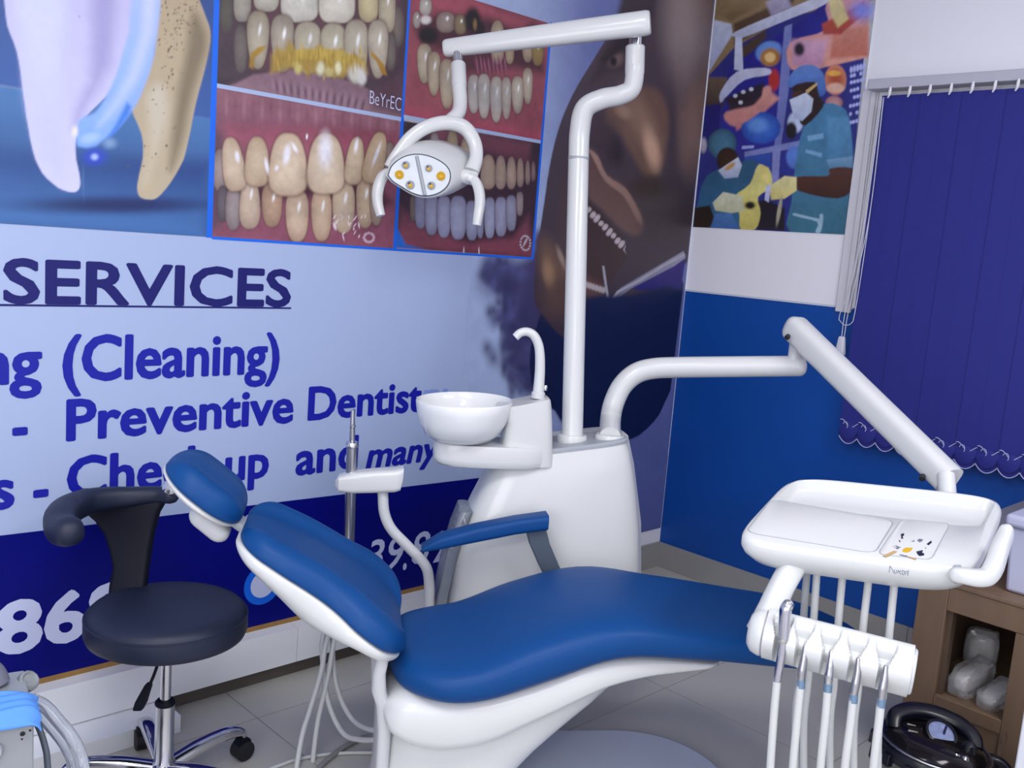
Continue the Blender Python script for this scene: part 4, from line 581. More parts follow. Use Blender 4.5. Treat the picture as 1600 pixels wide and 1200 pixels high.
PRINT['photo_b'] = [
[1, 140, 68, 80, 156, 80, 88, 0.004, 1.946, 2.398, 2.2, 2.265, 2.6, 2.261, 2.609, 1.828, 1.959, 1.825],
[1, 68, 38, 46, 87, 44, 52, 0.05, 2.069, 2.2, 2.302, 2.273, 2.526, 2.238, 2.592, 2.076, 2.431, 2.072, 2.224, 2.013, 2.022, 2.084, 1.982, 2.112],
[1, 180, 90, 102, 160, 76, 88, 0.05, 1.946, 2.398, 2.19, 2.263, 2.502, 2.248, 2.462, 2.201, 2.298, 2.213, 2.108, 2.187, 1.979, 2.153],
[1, 176, 80, 96, 168, 72, 88, 0.04, 1.96, 1.868, 2.137, 1.858, 2.616, 1.87, 2.609, 1.828, 1.959, 1.825],
[0, 1.989, 2.141, 0.017, 0.004, -0.002, 0.029, 80, 48, 46, 80, 48, 46, 2.4, 0.25, 0],
[0, 1.989, 2.141, 0.016, 0.003, -0.002, 0.027, 169, 156, 144, 124, 107, 105, 2.4, 0.13, 0],
[0, 1.991, 2.151, 0.003, 0, 0.001, 0.006, 244, 240, 234, 244, 240, 234, 2, 1.3, 0],
[0, 2.022, 2.19, 0.027, 0.006, -0.002, 0.029, 80, 48, 46, 80, 48, 46, 2.4, 0.25, 0],
[0, 2.022, 2.19, 0.026, 0.006, -0.002, 0.028, 190, 180, 167, 145, 131, 122, 2.4, 0.13, 0],
[0, 2.025, 2.2, 0.004, 0, 0.001, 0.006, 244, 240, 234, 244, 240, 234, 2, 1.3, 0],
[0, 2.111, 2.159, 0.045, 0.009, -0.003, 0.035, 80, 48, 46, 80, 48, 46, 2.4, 0.25, 0],
[0, 2.111, 2.159, 0.042, 0.009, -0.003, 0.034, 160, 141, 128, 118, 93, 88, 2.4, 0.13, 0],
[0, 2.116, 2.172, 0.007, 0.001, 0.001, 0.008, 244, 240, 234, 244, 240, 234, 2, 1.3, 0],
[0, 2.174, 2.165, 0.031, 0.006, -0.003, 0.034, 80, 48, 46, 80, 48, 46, 2.4, 0.25, 0],
[0, 2.174, 2.165, 0.029, 0.006, -0.003, 0.033, 146, 127, 93, 103, 81, 65, 2.4, 0.13, 0],
[0, 2.178, 2.177, 0.005, 0, 0.001, 0.007, 244, 240, 234, 244, 240, 234, 2, 1.3, 0],
[0, 2.348, 2.14, 0.036, 0.007, -0.008, 0.077, 80, 48, 46, 80, 48, 46, 2.4, 0.25, 0],
[0, 2.348, 2.14, 0.034, 0.007, -0.008, 0.074, 191, 171, 140, 149, 125, 102, 2.4, 0.13, 0],
[0, 2.35, 2.167, 0.005, 0.001, 0.002, 0.017, 244, 240, 234, 244, 240, 234, 2, 1.3, 0],
[0, 2.409, 2.122, 0.023, 0.004, -0.005, 0.045, 80, 48, 46, 80, 48, 46, 2.4, 0.25, 0],
[0, 2.409, 2.122, 0.022, 0.004, -0.005, 0.044, 182, 159, 125, 140, 116, 92, 2.4, 0.13, 0],
[0, 2.411, 2.138, 0.003, 0, 0.001, 0.01, 244, 240, 234, 244, 240, 234, 2, 1.3, 0],
[0, 2.495, 2.161, 0.03, 0.006, -0.007, 0.063, 80, 48, 46, 80, 48, 46, 2.4, 0.25, 0],
[0, 2.495, 2.161, 0.028, 0.005, -0.007, 0.061, 187, 167, 136, 145, 122, 98, 2.4, 0.13, 0],
[0, 2.497, 2.183, 0.004, 0, 0.001, 0.014, 244, 240, 234, 244, 240, 234, 2, 1.3, 0],
[0, 2.548, 2.148, 0.031, 0.006, -0.006, 0.053, 80, 48, 46, 80, 48, 46, 2.4, 0.25, 0],
[0, 2.548, 2.148, 0.03, 0.006, -0.006, 0.051, 163, 134, 75, 126, 100, 67, 2.4, 0.13, 0],
[0, 2.551, 2.166, 0.005, 0, 0.001, 0.012, 244, 240, 234, 244, 240, 234, 2, 1.3, 0],
[0, 2.227, 2.191, 0.04, 0.008, -0.004, 0.045, 28, 18, 22, 28, 18, 22, 2, 0.7, 0],
[0, 2.039, 2.102, 0.046, 0.009, -0.003, 0.031, 28, 18, 22, 28, 18, 22, 2, 0.7, 0],
[0, 2.26, 2.168, 0.026, 0.005, -0.002, 0.025, 28, 18, 22, 28, 18, 22, 2, 0.7, 0],
[0, 2.239, 2.178, 0.01, 0.002, -0.002, 0.02, 134, 102, 60, 134, 102, 60, 2, 1, 0],
[0, 2.026, 2.149, 0.024, 0.005, -0.001, 0.015, 216, 208, 200, 216, 208, 200, 2, 0.8, 0],
[0, 2.251, 2.051, 0.004, 0.001, -0.009, 0.029, 112, 56, 72, 112, 56, 72, 2, 1, 0],
[0, 2.261, 2.048, 0.004, 0.001, -0.009, 0.03, 164, 92, 116, 164, 92, 116, 2, 1, 0],
[0, 2.27, 2.045, 0.004, 0.001, -0.009, 0.03, 112, 56, 72, 112, 56, 72, 2, 1, 0],
[0, 2.279, 2.056, 0.004, 0.001, -0.009, 0.03, 164, 92, 116, 164, 92, 116, 2, 1, 0],
[0, 2.288, 2.053, 0.004, 0.001, -0.009, 0.03, 112, 56, 72, 112, 56, 72, 2, 1, 0],
[0, 2.298, 2.05, 0.004, 0.001, -0.009, 0.03, 164, 92, 116, 164, 92, 116, 2, 1, 0],
[0, 2.307, 2.061, 0.004, 0.001, -0.009, 0.03, 112, 56, 72, 112, 56, 72, 2, 1, 0],
[0, 2.316, 2.058, 0.004, 0.001, -0.009, 0.03, 164, 92, 116, 164, 92, 116, 2, 1, 0],
[0, 2.326, 2.055, 0.004, 0.001, -0.009, 0.03, 112, 56, 72, 112, 56, 72, 2, 1, 0],
[0, 2.335, 2.066, 0.004, 0.001, -0.009, 0.03, 164, 92, 116, 164, 92, 116, 2, 1, 0],
[0, 2.345, 2.063, 0.004, 0.001, -0.009, 0.03, 112, 56, 72, 112, 56, 72, 2, 1, 0],
[0, 2.355, 2.06, 0.004, 0.001, -0.009, 0.03, 164, 92, 116, 164, 92, 116, 2, 1, 0],
[0, 2.363, 2.071, 0.004, 0.001, -0.009, 0.03, 112, 56, 72, 112, 56, 72, 2, 1, 0],
[0, 2.373, 2.068, 0.004, 0.001, -0.009, 0.03, 164, 92, 116, 164, 92, 116, 2, 1, 0],
[0, 2.383, 2.066, 0.004, 0.001, -0.01, 0.03, 112, 56, 72, 112, 56, 72, 2, 1, 0],
[0, 2.392, 2.076, 0.004, 0.001, -0.01, 0.03, 164, 92, 116, 164, 92, 116, 2, 1, 0],
[0, 2.032, 2.012, 0.032, 0.006, -0.005, 0.066, 80, 48, 46, 80, 48, 46, 2.6, 0.25, -0.2],
[0, 2.032, 2.012, 0.03, 0.005, -0.005, 0.063, 195, 179, 152, 150, 131, 108, 2.6, 0.13, -0.2],
[0, 2.035, 2.035, 0.005, 0, 0.001, 0.014, 244, 240, 234, 244, 240, 234, 2, 1.3, 0],
[0, 2.074, 1.987, 0.03, 0.005, -0.006, 0.074, 80, 48, 46, 80, 48, 46, 2.6, 0.25, -0.2],
[0, 2.074, 1.987, 0.028, 0.005, -0.006, 0.071, 195, 177, 149, 148, 126, 103, 2.6, 0.13, -0.2],
[0, 2.076, 2.012, 0.005, 0, 0.002, 0.016, 244, 240, 234, 244, 240, 234, 2, 1.3, 0],
[0, 2.133, 1.964, 0.035, 0.006, -0.007, 0.084, 80, 48, 46, 80, 48, 46, 2.6, 0.25, -0.2],
[0, 2.133, 1.964, 0.033, 0.005, -0.007, 0.081, 196, 179, 150, 153, 128, 105, 2.6, 0.13, -0.2],
[0, 2.135, 1.993, 0.005, 0, 0.002, 0.018, 244, 240, 234, 244, 240, 234, 2, 1.3, 0],
[0, 2.255, 1.95, 0.029, 0.005, -0.006, 0.068, 80, 48, 46, 80, 48, 46, 2.6, 0.25, -0.2],
[0, 2.255, 1.95, 0.028, 0.004, -0.006, 0.065, 201, 192, 179, 163, 147, 137, 2.6, 0.13, -0.2],
[0, 2.257, 1.974, 0.004, 0, 0.001, 0.015, 244, 240, 234, 244, 240, 234, 2, 1.3, 0],
[0, 2.303, 1.95, 0.032, 0.005, -0.008, 0.08, 80, 48, 46, 80, 48, 46, 2.6, 0.25, -0.2],
[0, 2.303, 1.95, 0.03, 0.005, -0.008, 0.076, 204, 196, 181, 165, 150, 138, 2.6, 0.13, -0.2],
[0, 2.305, 1.978, 0.005, 0, 0.002, 0.017, 244, 240, 234, 244, 240, 234, 2, 1.3, 0],
[0, 2.362, 1.948, 0.032, 0.005, -0.008, 0.082, 80, 48, 46, 80, 48, 46, 2.6, 0.25, -0.2],
[0, 2.362, 1.948, 0.03, 0.005, -0.008, 0.079, 206, 196, 182, 169, 152, 139, 2.6, 0.13, -0.2],
[0, 2.363, 1.976, 0.005, 0, 0.002, 0.018, 244, 240, 234, 244, 240, 234, 2, 1.3, 0],
[0, 2.41, 1.96, 0.025, 0.004, -0.008, 0.076, 80, 48, 46, 80, 48, 46, 2.6, 0.25, -0.2],
[0, 2.41, 1.96, 0.024, 0.004, -0.008, 0.073, 200, 188, 169, 161, 141, 127, 2.6, 0.13, -0.2],
[0, 2.411, 1.986, 0.004, 0, 0.002, 0.016, 244, 240, 234, 244, 240, 234, 2, 1.3, 0],
[0, 2.464, 1.98, 0.032, 0.005, -0.008, 0.069, 80, 48, 46, 80, 48, 46, 2.6, 0.25, -0.2],
[0, 2.464, 1.98, 0.03, 0.005, -0.007, 0.066, 200, 186, 165, 157, 137, 117, 2.6, 0.13, -0.2],
[0, 2.466, 2.004, 0.005, 0, 0.001, 0.015, 244, 240, 234, 244, 240, 234, 2, 1.3, 0],
[0, 2.511, 2.019, 0.026, 0.004, -0.007, 0.066, 80, 48, 46, 80, 48, 46, 2.6, 0.25, -0.2],
[0, 2.511, 2.019, 0.025, 0.004, -0.007, 0.064, 196, 179, 154, 153, 133, 112, 2.6, 0.13, -0.2],
[0, 2.512, 2.042, 0.004, 0, 0.001, 0.014, 244, 240, 234, 244, 240, 234, 2, 1.3, 0]]
PRINT['photo_c'] = [
[1, 134, 80, 94, 144, 78, 96, 0.004, 1.3, 1.819, 1.959, 1.814, 1.949, 1.402, 1.294, 1.403],
[1, 146, 96, 108, 132, 80, 96, 0.03, 1.3, 1.819, 1.959, 1.814, 1.953, 1.774, 1.663, 1.746, 1.437, 1.706, 1.304, 1.713],
[0, 1.336, 1.773, 0.007, 0.001, -0.001, 0.031, 160, 108, 120, 160, 108, 120, 2, 1.4, 0],
[0, 1.363, 1.774, 0.007, 0.001, -0.001, 0.031, 134, 82, 95, 134, 82, 95, 2, 1.4, 0],
[0, 1.391, 1.775, 0.007, 0.001, -0.001, 0.031, 160, 108, 120, 160, 108, 120, 2, 1.4, 0],
[0, 1.419, 1.776, 0.007, 0.001, -0.001, 0.031, 134, 82, 95, 134, 82, 95, 2, 1.4, 0],
[0, 1.448, 1.778, 0.007, 0.001, -0.001, 0.031, 160, 108, 120, 160, 108, 120, 2, 1.4, 0],
[0, 1.477, 1.779, 0.007, 0.001, -0.001, 0.032, 134, 82, 95, 134, 82, 95, 2, 1.4, 0],
[0, 1.507, 1.78, 0.007, 0.001, -0.002, 0.032, 160, 108, 120, 160, 108, 120, 2, 1.4, 0],
[0, 1.537, 1.781, 0.008, 0.001, -0.002, 0.032, 134, 82, 95, 134, 82, 95, 2, 1.4, 0],
[0, 1.567, 1.782, 0.008, 0.001, -0.002, 0.032, 160, 108, 120, 160, 108, 120, 2, 1.4, 0],
[0, 1.598, 1.783, 0.008, 0.001, -0.002, 0.033, 134, 82, 95, 134, 82, 95, 2, 1.4, 0],
[0, 1.629, 1.785, 0.008, 0.001, -0.002, 0.033, 160, 108, 120, 160, 108, 120, 2, 1.4, 0],
[0, 1.661, 1.786, 0.008, 0.001, -0.002, 0.033, 134, 82, 95, 134, 82, 95, 2, 1.4, 0],
[0, 1.693, 1.787, 0.008, 0.001, -0.002, 0.033, 160, 108, 120, 160, 108, 120, 2, 1.4, 0],
[0, 1.726, 1.788, 0.008, 0.001, -0.002, 0.034, 134, 82, 95, 134, 82, 95, 2, 1.4, 0],
[0, 1.759, 1.79, 0.008, 0.001, -0.002, 0.034, 160, 108, 120, 160, 108, 120, 2, 1.4, 0],
[0, 1.793, 1.791, 0.008, 0.001, -0.002, 0.034, 134, 82, 95, 134, 82, 95, 2, 1.4, 0],
[0, 1.827, 1.792, 0.009, 0.001, -0.002, 0.034, 160, 108, 120, 160, 108, 120, 2, 1.4, 0],
[0, 1.862, 1.794, 0.009, 0.001, -0.002, 0.035, 134, 82, 95, 134, 82, 95, 2, 1.4, 0],
[0, 1.897, 1.795, 0.009, 0.001, -0.003, 0.035, 160, 108, 120, 160, 108, 120, 2, 1.4, 0],
[0, 1.933, 1.796, 0.009, 0.001, -0.003, 0.035, 134, 82, 95, 134, 82, 95, 2, 1.4, 0],
[1, 132, 64, 79, 164, 88, 106, 0.05, 1.338, 1.718, 1.646, 1.76, 1.935, 1.779, 1.929, 1.728, 1.62, 1.663, 1.395, 1.675, 1.299, 1.663],
[1, 76, 34, 48, 76, 34, 48, 0.04, 1.296, 1.551, 1.875, 1.608, 1.933, 1.555, 1.882, 1.508, 1.626, 1.543, 1.474, 1.516, 1.304, 1.502],
[1, 92, 66, 80, 92, 66, 80, 0.05, 1.297, 1.712, 1.332, 1.692, 1.334, 1.441, 1.297, 1.407],
[0, 1.325, 1.592, 0.028, 0.003, -0.002, 0.062, 80, 48, 46, 80, 48, 46, 2.4, 0.25, 0],
[0, 1.325, 1.592, 0.026, 0.003, -0.002, 0.06, 161, 142, 136, 119, 101, 101, 2.4, 0.13, 0],
[0, 1.914, 1.683, 0.025, 0.003, -0.005, 0.065, 80, 48, 46, 80, 48, 46, 2.4, 0.25, 0],
[0, 1.914, 1.683, 0.023, 0.003, -0.005, 0.062, 160, 141, 126, 122, 101, 96, 2.4, 0.13, 0],
[0, 1.335, 1.498, 0.019, 0.002, -0.002, 0.053, 80, 48, 46, 80, 48, 46, 2.4, 0.25, 0],
[0, 1.335, 1.498, 0.018, 0.002, -0.002, 0.051, 108, 95, 103, 81, 69, 75, 2.4, 0.13, 0],
[0, 1.368, 1.488, 0.027, 0.002, -0.003, 0.066, 80, 48, 46, 80, 48, 46, 2.4, 0.25, 0],
[0, 1.368, 1.488, 0.025, 0.002, -0.002, 0.064, 162, 146, 143, 123, 105, 106, 2.4, 0.13, 0],
[0, 1.42, 1.508, 0.035, 0.003, -0.003, 0.079, 80, 48, 46, 80, 48, 46, 2.6, 0.25, 0.18],
[0, 1.42, 1.508, 0.033, 0.003, -0.003, 0.076, 203, 179, 155, 169, 142, 123, 2.6, 0.13, 0.18],
[0, 1.424, 1.535, 0.005, -0, 0.002, 0.017, 244, 240, 234, 244, 240, 234, 2, 1.3, 0],
[0, 1.493, 1.508, 0.036, 0.003, -0.003, 0.068, 80, 48, 46, 80, 48, 46, 2.6, 0.25, -0.1],
[0, 1.493, 1.508, 0.034, 0.003, -0.003, 0.066, 185, 153, 125, 152, 117, 95, 2.6, 0.13, -0.1],
[0, 1.497, 1.531, 0.005, -0, 0.002, 0.014, 244, 240, 234, 244, 240, 234, 2, 1.3, 0],
[0, 1.58, 1.482, 0.043, 0.003, -0.004, 0.083, 80, 48, 46, 80, 48, 46, 2.6, 0.25, -0.1],
[0, 1.58, 1.482, 0.04, 0.003, -0.004, 0.079, 206, 180, 152, 174, 142, 118, 2.6, 0.13, -0.1],
[0, 1.585, 1.51, 0.006, -0, 0.002, 0.017, 244, 240, 234, 244, 240, 234, 2, 1.3, 0],
[0, 1.666, 1.491, 0.039, 0.003, -0.005, 0.084, 80, 48, 46, 80, 48, 46, 2.6, 0.25, -0.1],
[0, 1.666, 1.491, 0.037, 0.003, -0.005, 0.081, 204, 176, 146, 170, 138, 114, 2.6, 0.13, -0.1],
[0, 1.67, 1.52, 0.006, -0, 0.002, 0.018, 244, 240, 234, 244, 240, 234, 2, 1.3, 0],
[0, 1.746, 1.522, 0.044, 0.004, -0.005, 0.085, 80, 48, 46, 80, 48, 46, 2.6, 0.25, -0.1],
[0, 1.746, 1.522, 0.042, 0.003, -0.005, 0.082, 207, 184, 156, 173, 146, 120, 2.6, 0.13, -0.1],
[0, 1.751, 1.551, 0.007, -0, 0.002, 0.018, 244, 240, 234, 244, 240, 234, 2, 1.3, 0],
[0, 1.827, 1.543, 0.037, 0.003, -0.006, 0.085, 80, 48, 46, 80, 48, 46, 2.6, 0.25, -0.1],
[0, 1.827, 1.543, 0.035, 0.003, -0.005, 0.082, 202, 176, 145, 165, 136, 110, 2.6, 0.13, -0.1],
[0, 1.83, 1.572, 0.006, -0, 0.002, 0.018, 244, 240, 234, 244, 240, 234, 2, 1.3, 0],
[0, 1.87, 1.55, 0.028, 0.002, -0.006, 0.082, 80, 48, 46, 80, 48, 46, 2.6, 0.25, -0.1],
[0, 1.87, 1.55, 0.027, 0.002, -0.005, 0.078, 175, 151, 131, 136, 114, 99, 2.6, 0.13, -0.1],
[0, 1.872, 1.578, 0.004, -0, 0.002, 0.017, 244, 240, 234, 244, 240, 234, 2, 1.3, 0],
[0, 1.364, 1.612, 0.036, 0.009, -0.015, 0.078, 80, 48, 46, 80, 48, 46, 2.8, 0.25, 0.22],
[0, 1.364, 1.612, 0.034, 0.008, -0.015, 0.075, 211, 188, 160, 180, 152, 127, 2.8, 0.13, 0.22],
[0, 1.439, 1.628, 0.041, 0.005, -0.003, 0.074, 80, 48, 46, 80, 48, 46, 2.8, 0.25, 0.22],
[0, 1.439, 1.628, 0.039, 0.004, -0.003, 0.072, 209, 184, 153, 179, 150, 122, 2.8, 0.13, 0.22],
[0, 1.542, 1.631, 0.068, 0.007, -0.005, 0.097, 80, 48, 46, 80, 48, 46, 2.8, 0.25, 0.22],
[0, 1.542, 1.631, 0.064, 0.007, -0.005, 0.093, 219, 197, 169, 191, 162, 135, 2.8, 0.13, 0.22],
[0, 1.674, 1.648, 0.07, 0.008, -0.005, 0.095, 80, 48, 46, 80, 48, 46, 2.8, 0.25, 0.22],
[0, 1.674, 1.648, 0.066, 0.007, -0.005, 0.092, 224, 204, 177, 195, 168, 141, 2.8, 0.13, 0.22],
[0, 1.779, 1.669, 0.036, 0.001, 0.005, 0.078, 80, 48, 46, 80, 48, 46, 2.8, 0.25, 0.22],
[0, 1.779, 1.669, 0.034, 0.001, 0.005, 0.075, 211, 188, 158, 180, 154, 126, 2.8, 0.13, 0.22],
[0, 1.857, 1.688, 0.042, -0.002, 0.016, 0.087, 80, 48, 46, 80, 48, 46, 2.8, 0.25, 0.22],
[0, 1.857, 1.688, 0.04, -0.002, 0.016, 0.083, 208, 181, 149, 176, 146, 115, 2.8, 0.13, 0.22],
[0, 1.535, 1.66, 0.013, -0, 0.005, 0.033, 242, 236, 240, 242, 236, 240, 2, 1.1, 0],
[0, 1.503, 1.617, 0.007, 0.001, -0, 0.009, 242, 236, 240, 242, 236, 240, 2, 1.1, 0],
[0, 1.668, 1.689, 0.027, 0.003, -0.003, 0.057, 242, 236, 240, 242, 236, 240, 2, 1.1, 0],
[0, 1.375, 1.635, 0.008, 0.002, -0.004, 0.017, 242, 236, 240, 242, 236, 240, 2, 1.1, 0],
[0, 1.47, 1.62, 0.007, 0.002, -0.006, 0.024, 242, 236, 240, 242, 236, 240, 2, 1.1, 0],
[0, 1.781, 1.717, 0.008, 0, 0.003, 0.025, 242, 236, 240, 242, 236, 240, 2, 1.1, 0],
[0, 1.86, 1.698, 0.007, -0.001, 0.015, 0.042, 242, 236, 240, 242, 236, 240, 2, 1.1, 0],
[0, 1.601, 1.721, 0.004, 0.001, -0, 0.009, 242, 236, 240, 242, 236, 240, 2, 1.1, 0],
[0, 1.561, 1.683, 0.006, 0.004, -0.011, 0.015, 242, 236, 240, 242, 236, 240, 2, 1.1, 0],
[0, 1.774, 1.473, 0.002, -0.001, 0.003, 0.005, 238, 220, 226, 238, 220, 226, 2, 1, 0],
[0, 1.713, 1.46, 0.002, 0.001, -0.005, 0.012, 238, 220, 226, 238, 220, 226, 2, 1, 0],
[0, 1.788, 1.457, 0.003, 0, -0, 0.005, 238, 220, 226, 238, 220, 226, 2, 1, 0],
[0, 1.807, 1.47, 0.003, 0.001, -0.003, 0.011, 238, 220, 226, 238, 220, 226, 2, 1, 0],
[0, 1.743, 1.489, 0.002, -0.001, 0.006, 0.008, 238, 220, 226, 238, 220, 226, 2, 1, 0],
[0, 1.793, 1.446, 0.002, -0.001, 0.004, 0.008, 238, 220, 226, 238, 220, 226, 2, 1, 0],
[0, 1.725, 1.476, 0.002, -0.001, 0.005, 0.01, 238, 220, 226, 238, 220, 226, 2, 1, 0],
[0, 1.767, 1.493, 0.003, 0, -0.001, 0.007, 238, 220, 226, 238, 220, 226, 2, 1, 0],
[0, 1.751, 1.441, 0.002, -0.001, 0.004, 0.005, 238, 220, 226, 238, 220, 226, 2, 1, 0],
[0, 1.83, 1.5, 0.003, -0, 0.001, 0.008, 238, 220, 226, 238, 220, 226, 2, 1, 0],
[0, 1.715, 1.466, 0.002, 0.001, -0.004, 0.012, 238, 220, 226, 238, 220, 226, 2, 1, 0],
[0, 1.791, 1.492, 0.002, -0.001, 0.006, 0.009, 238, 220, 226, 238, 220, 226, 2, 1, 0],
[0, 1.737, 1.496, 0.002, -0, 0.001, 0.005, 238, 220, 226, 238, 220, 226, 2, 1, 0],
[0, 1.713, 1.489, 0.002, -0.001, 0.006, 0.008, 238, 220, 226, 238, 220, 226, 2, 1, 0],
[0, 1.768, 1.471, 0.002, 0.001, -0.004, 0.01, 238, 220, 226, 238, 220, 226, 2, 1, 0],
[0, 1.789, 1.489, 0.002, -0.001, 0.007, 0.009, 238, 220, 226, 238, 220, 226, 2, 1, 0],
[0, 1.72, 1.457, 0.002, 0.001, -0.003, 0.01, 238, 220, 226, 238, 220, 226, 2, 1, 0],
[0, 1.75, 1.428, 0.002, 0.001, -0.005, 0.013, 238, 220, 226, 238, 220, 226, 2, 1, 0],
[0, 1.81, 1.435, 0.003, -0, 0.002, 0.006, 238, 220, 226, 238, 220, 226, 2, 1, 0],
[0, 1.718, 1.47, 0.002, -0, 0.003, 0.011, 238, 220, 226, 238, 220, 226, 2, 1, 0],
[0, 1.816, 1.497, 0.002, -0.001, 0.005, 0.007, 238, 220, 226, 238, 220, 226, 2, 1, 0],
[0, 1.791, 1.469, 0.002, -0.001, 0.006, 0.007, 238, 220, 226, 238, 220, 226, 2, 1, 0],
[0, 1.868, 1.435, 0.006, 0, -0, 0.005, 216, 180, 192, 216, 180, 192, 2, 1, 0],
[0, 1.866, 1.427, 0.006, 0, -0, 0.005, 216, 180, 192, 216, 180, 192, 2, 1, 0],
[0, 1.859, 1.421, 0.006, 0, -0, 0.005, 216, 180, 192, 216, 180, 192, 2, 1, 0],
[0, 1.85, 1.419, 0.006, 0, -0, 0.005, 216, 180, 192, 216, 180, 192, 2, 1, 0],
[0, 1.84, 1.42, 0.006, 0, -0, 0.005, 216, 180, 192, 216, 180, 192, 2, 1, 0],
[0, 1.833, 1.425, 0.006, 0, -0, 0.005, 216, 180, 192, 216, 180, 192, 2, 1, 0],
[0, 1.829, 1.432, 0.006, 0, -0, 0.005, 216, 180, 192, 216, 180, 192, 2, 1, 0],
[0, 1.832, 1.44, 0.006, 0, -0, 0.005, 216, 180, 192, 216, 180, 192, 2, 1, 0],
[0, 1.838, 1.445, 0.006, 0, -0, 0.005, 216, 180, 192, 216, 180, 192, 2, 1, 0],
[0, 1.848, 1.448, 0.006, 0, -0, 0.005, 216, 180, 192, 216, 180, 192, 2, 1, 0],
[0, 1.858, 1.446, 0.006, 0, -0, 0.005, 216, 180, 192, 216, 180, 192, 2, 1, 0],
[0, 1.865, 1.442, 0.006, 0, -0, 0.005, 216, 180, 192, 216, 180, 192, 2, 1, 0]]
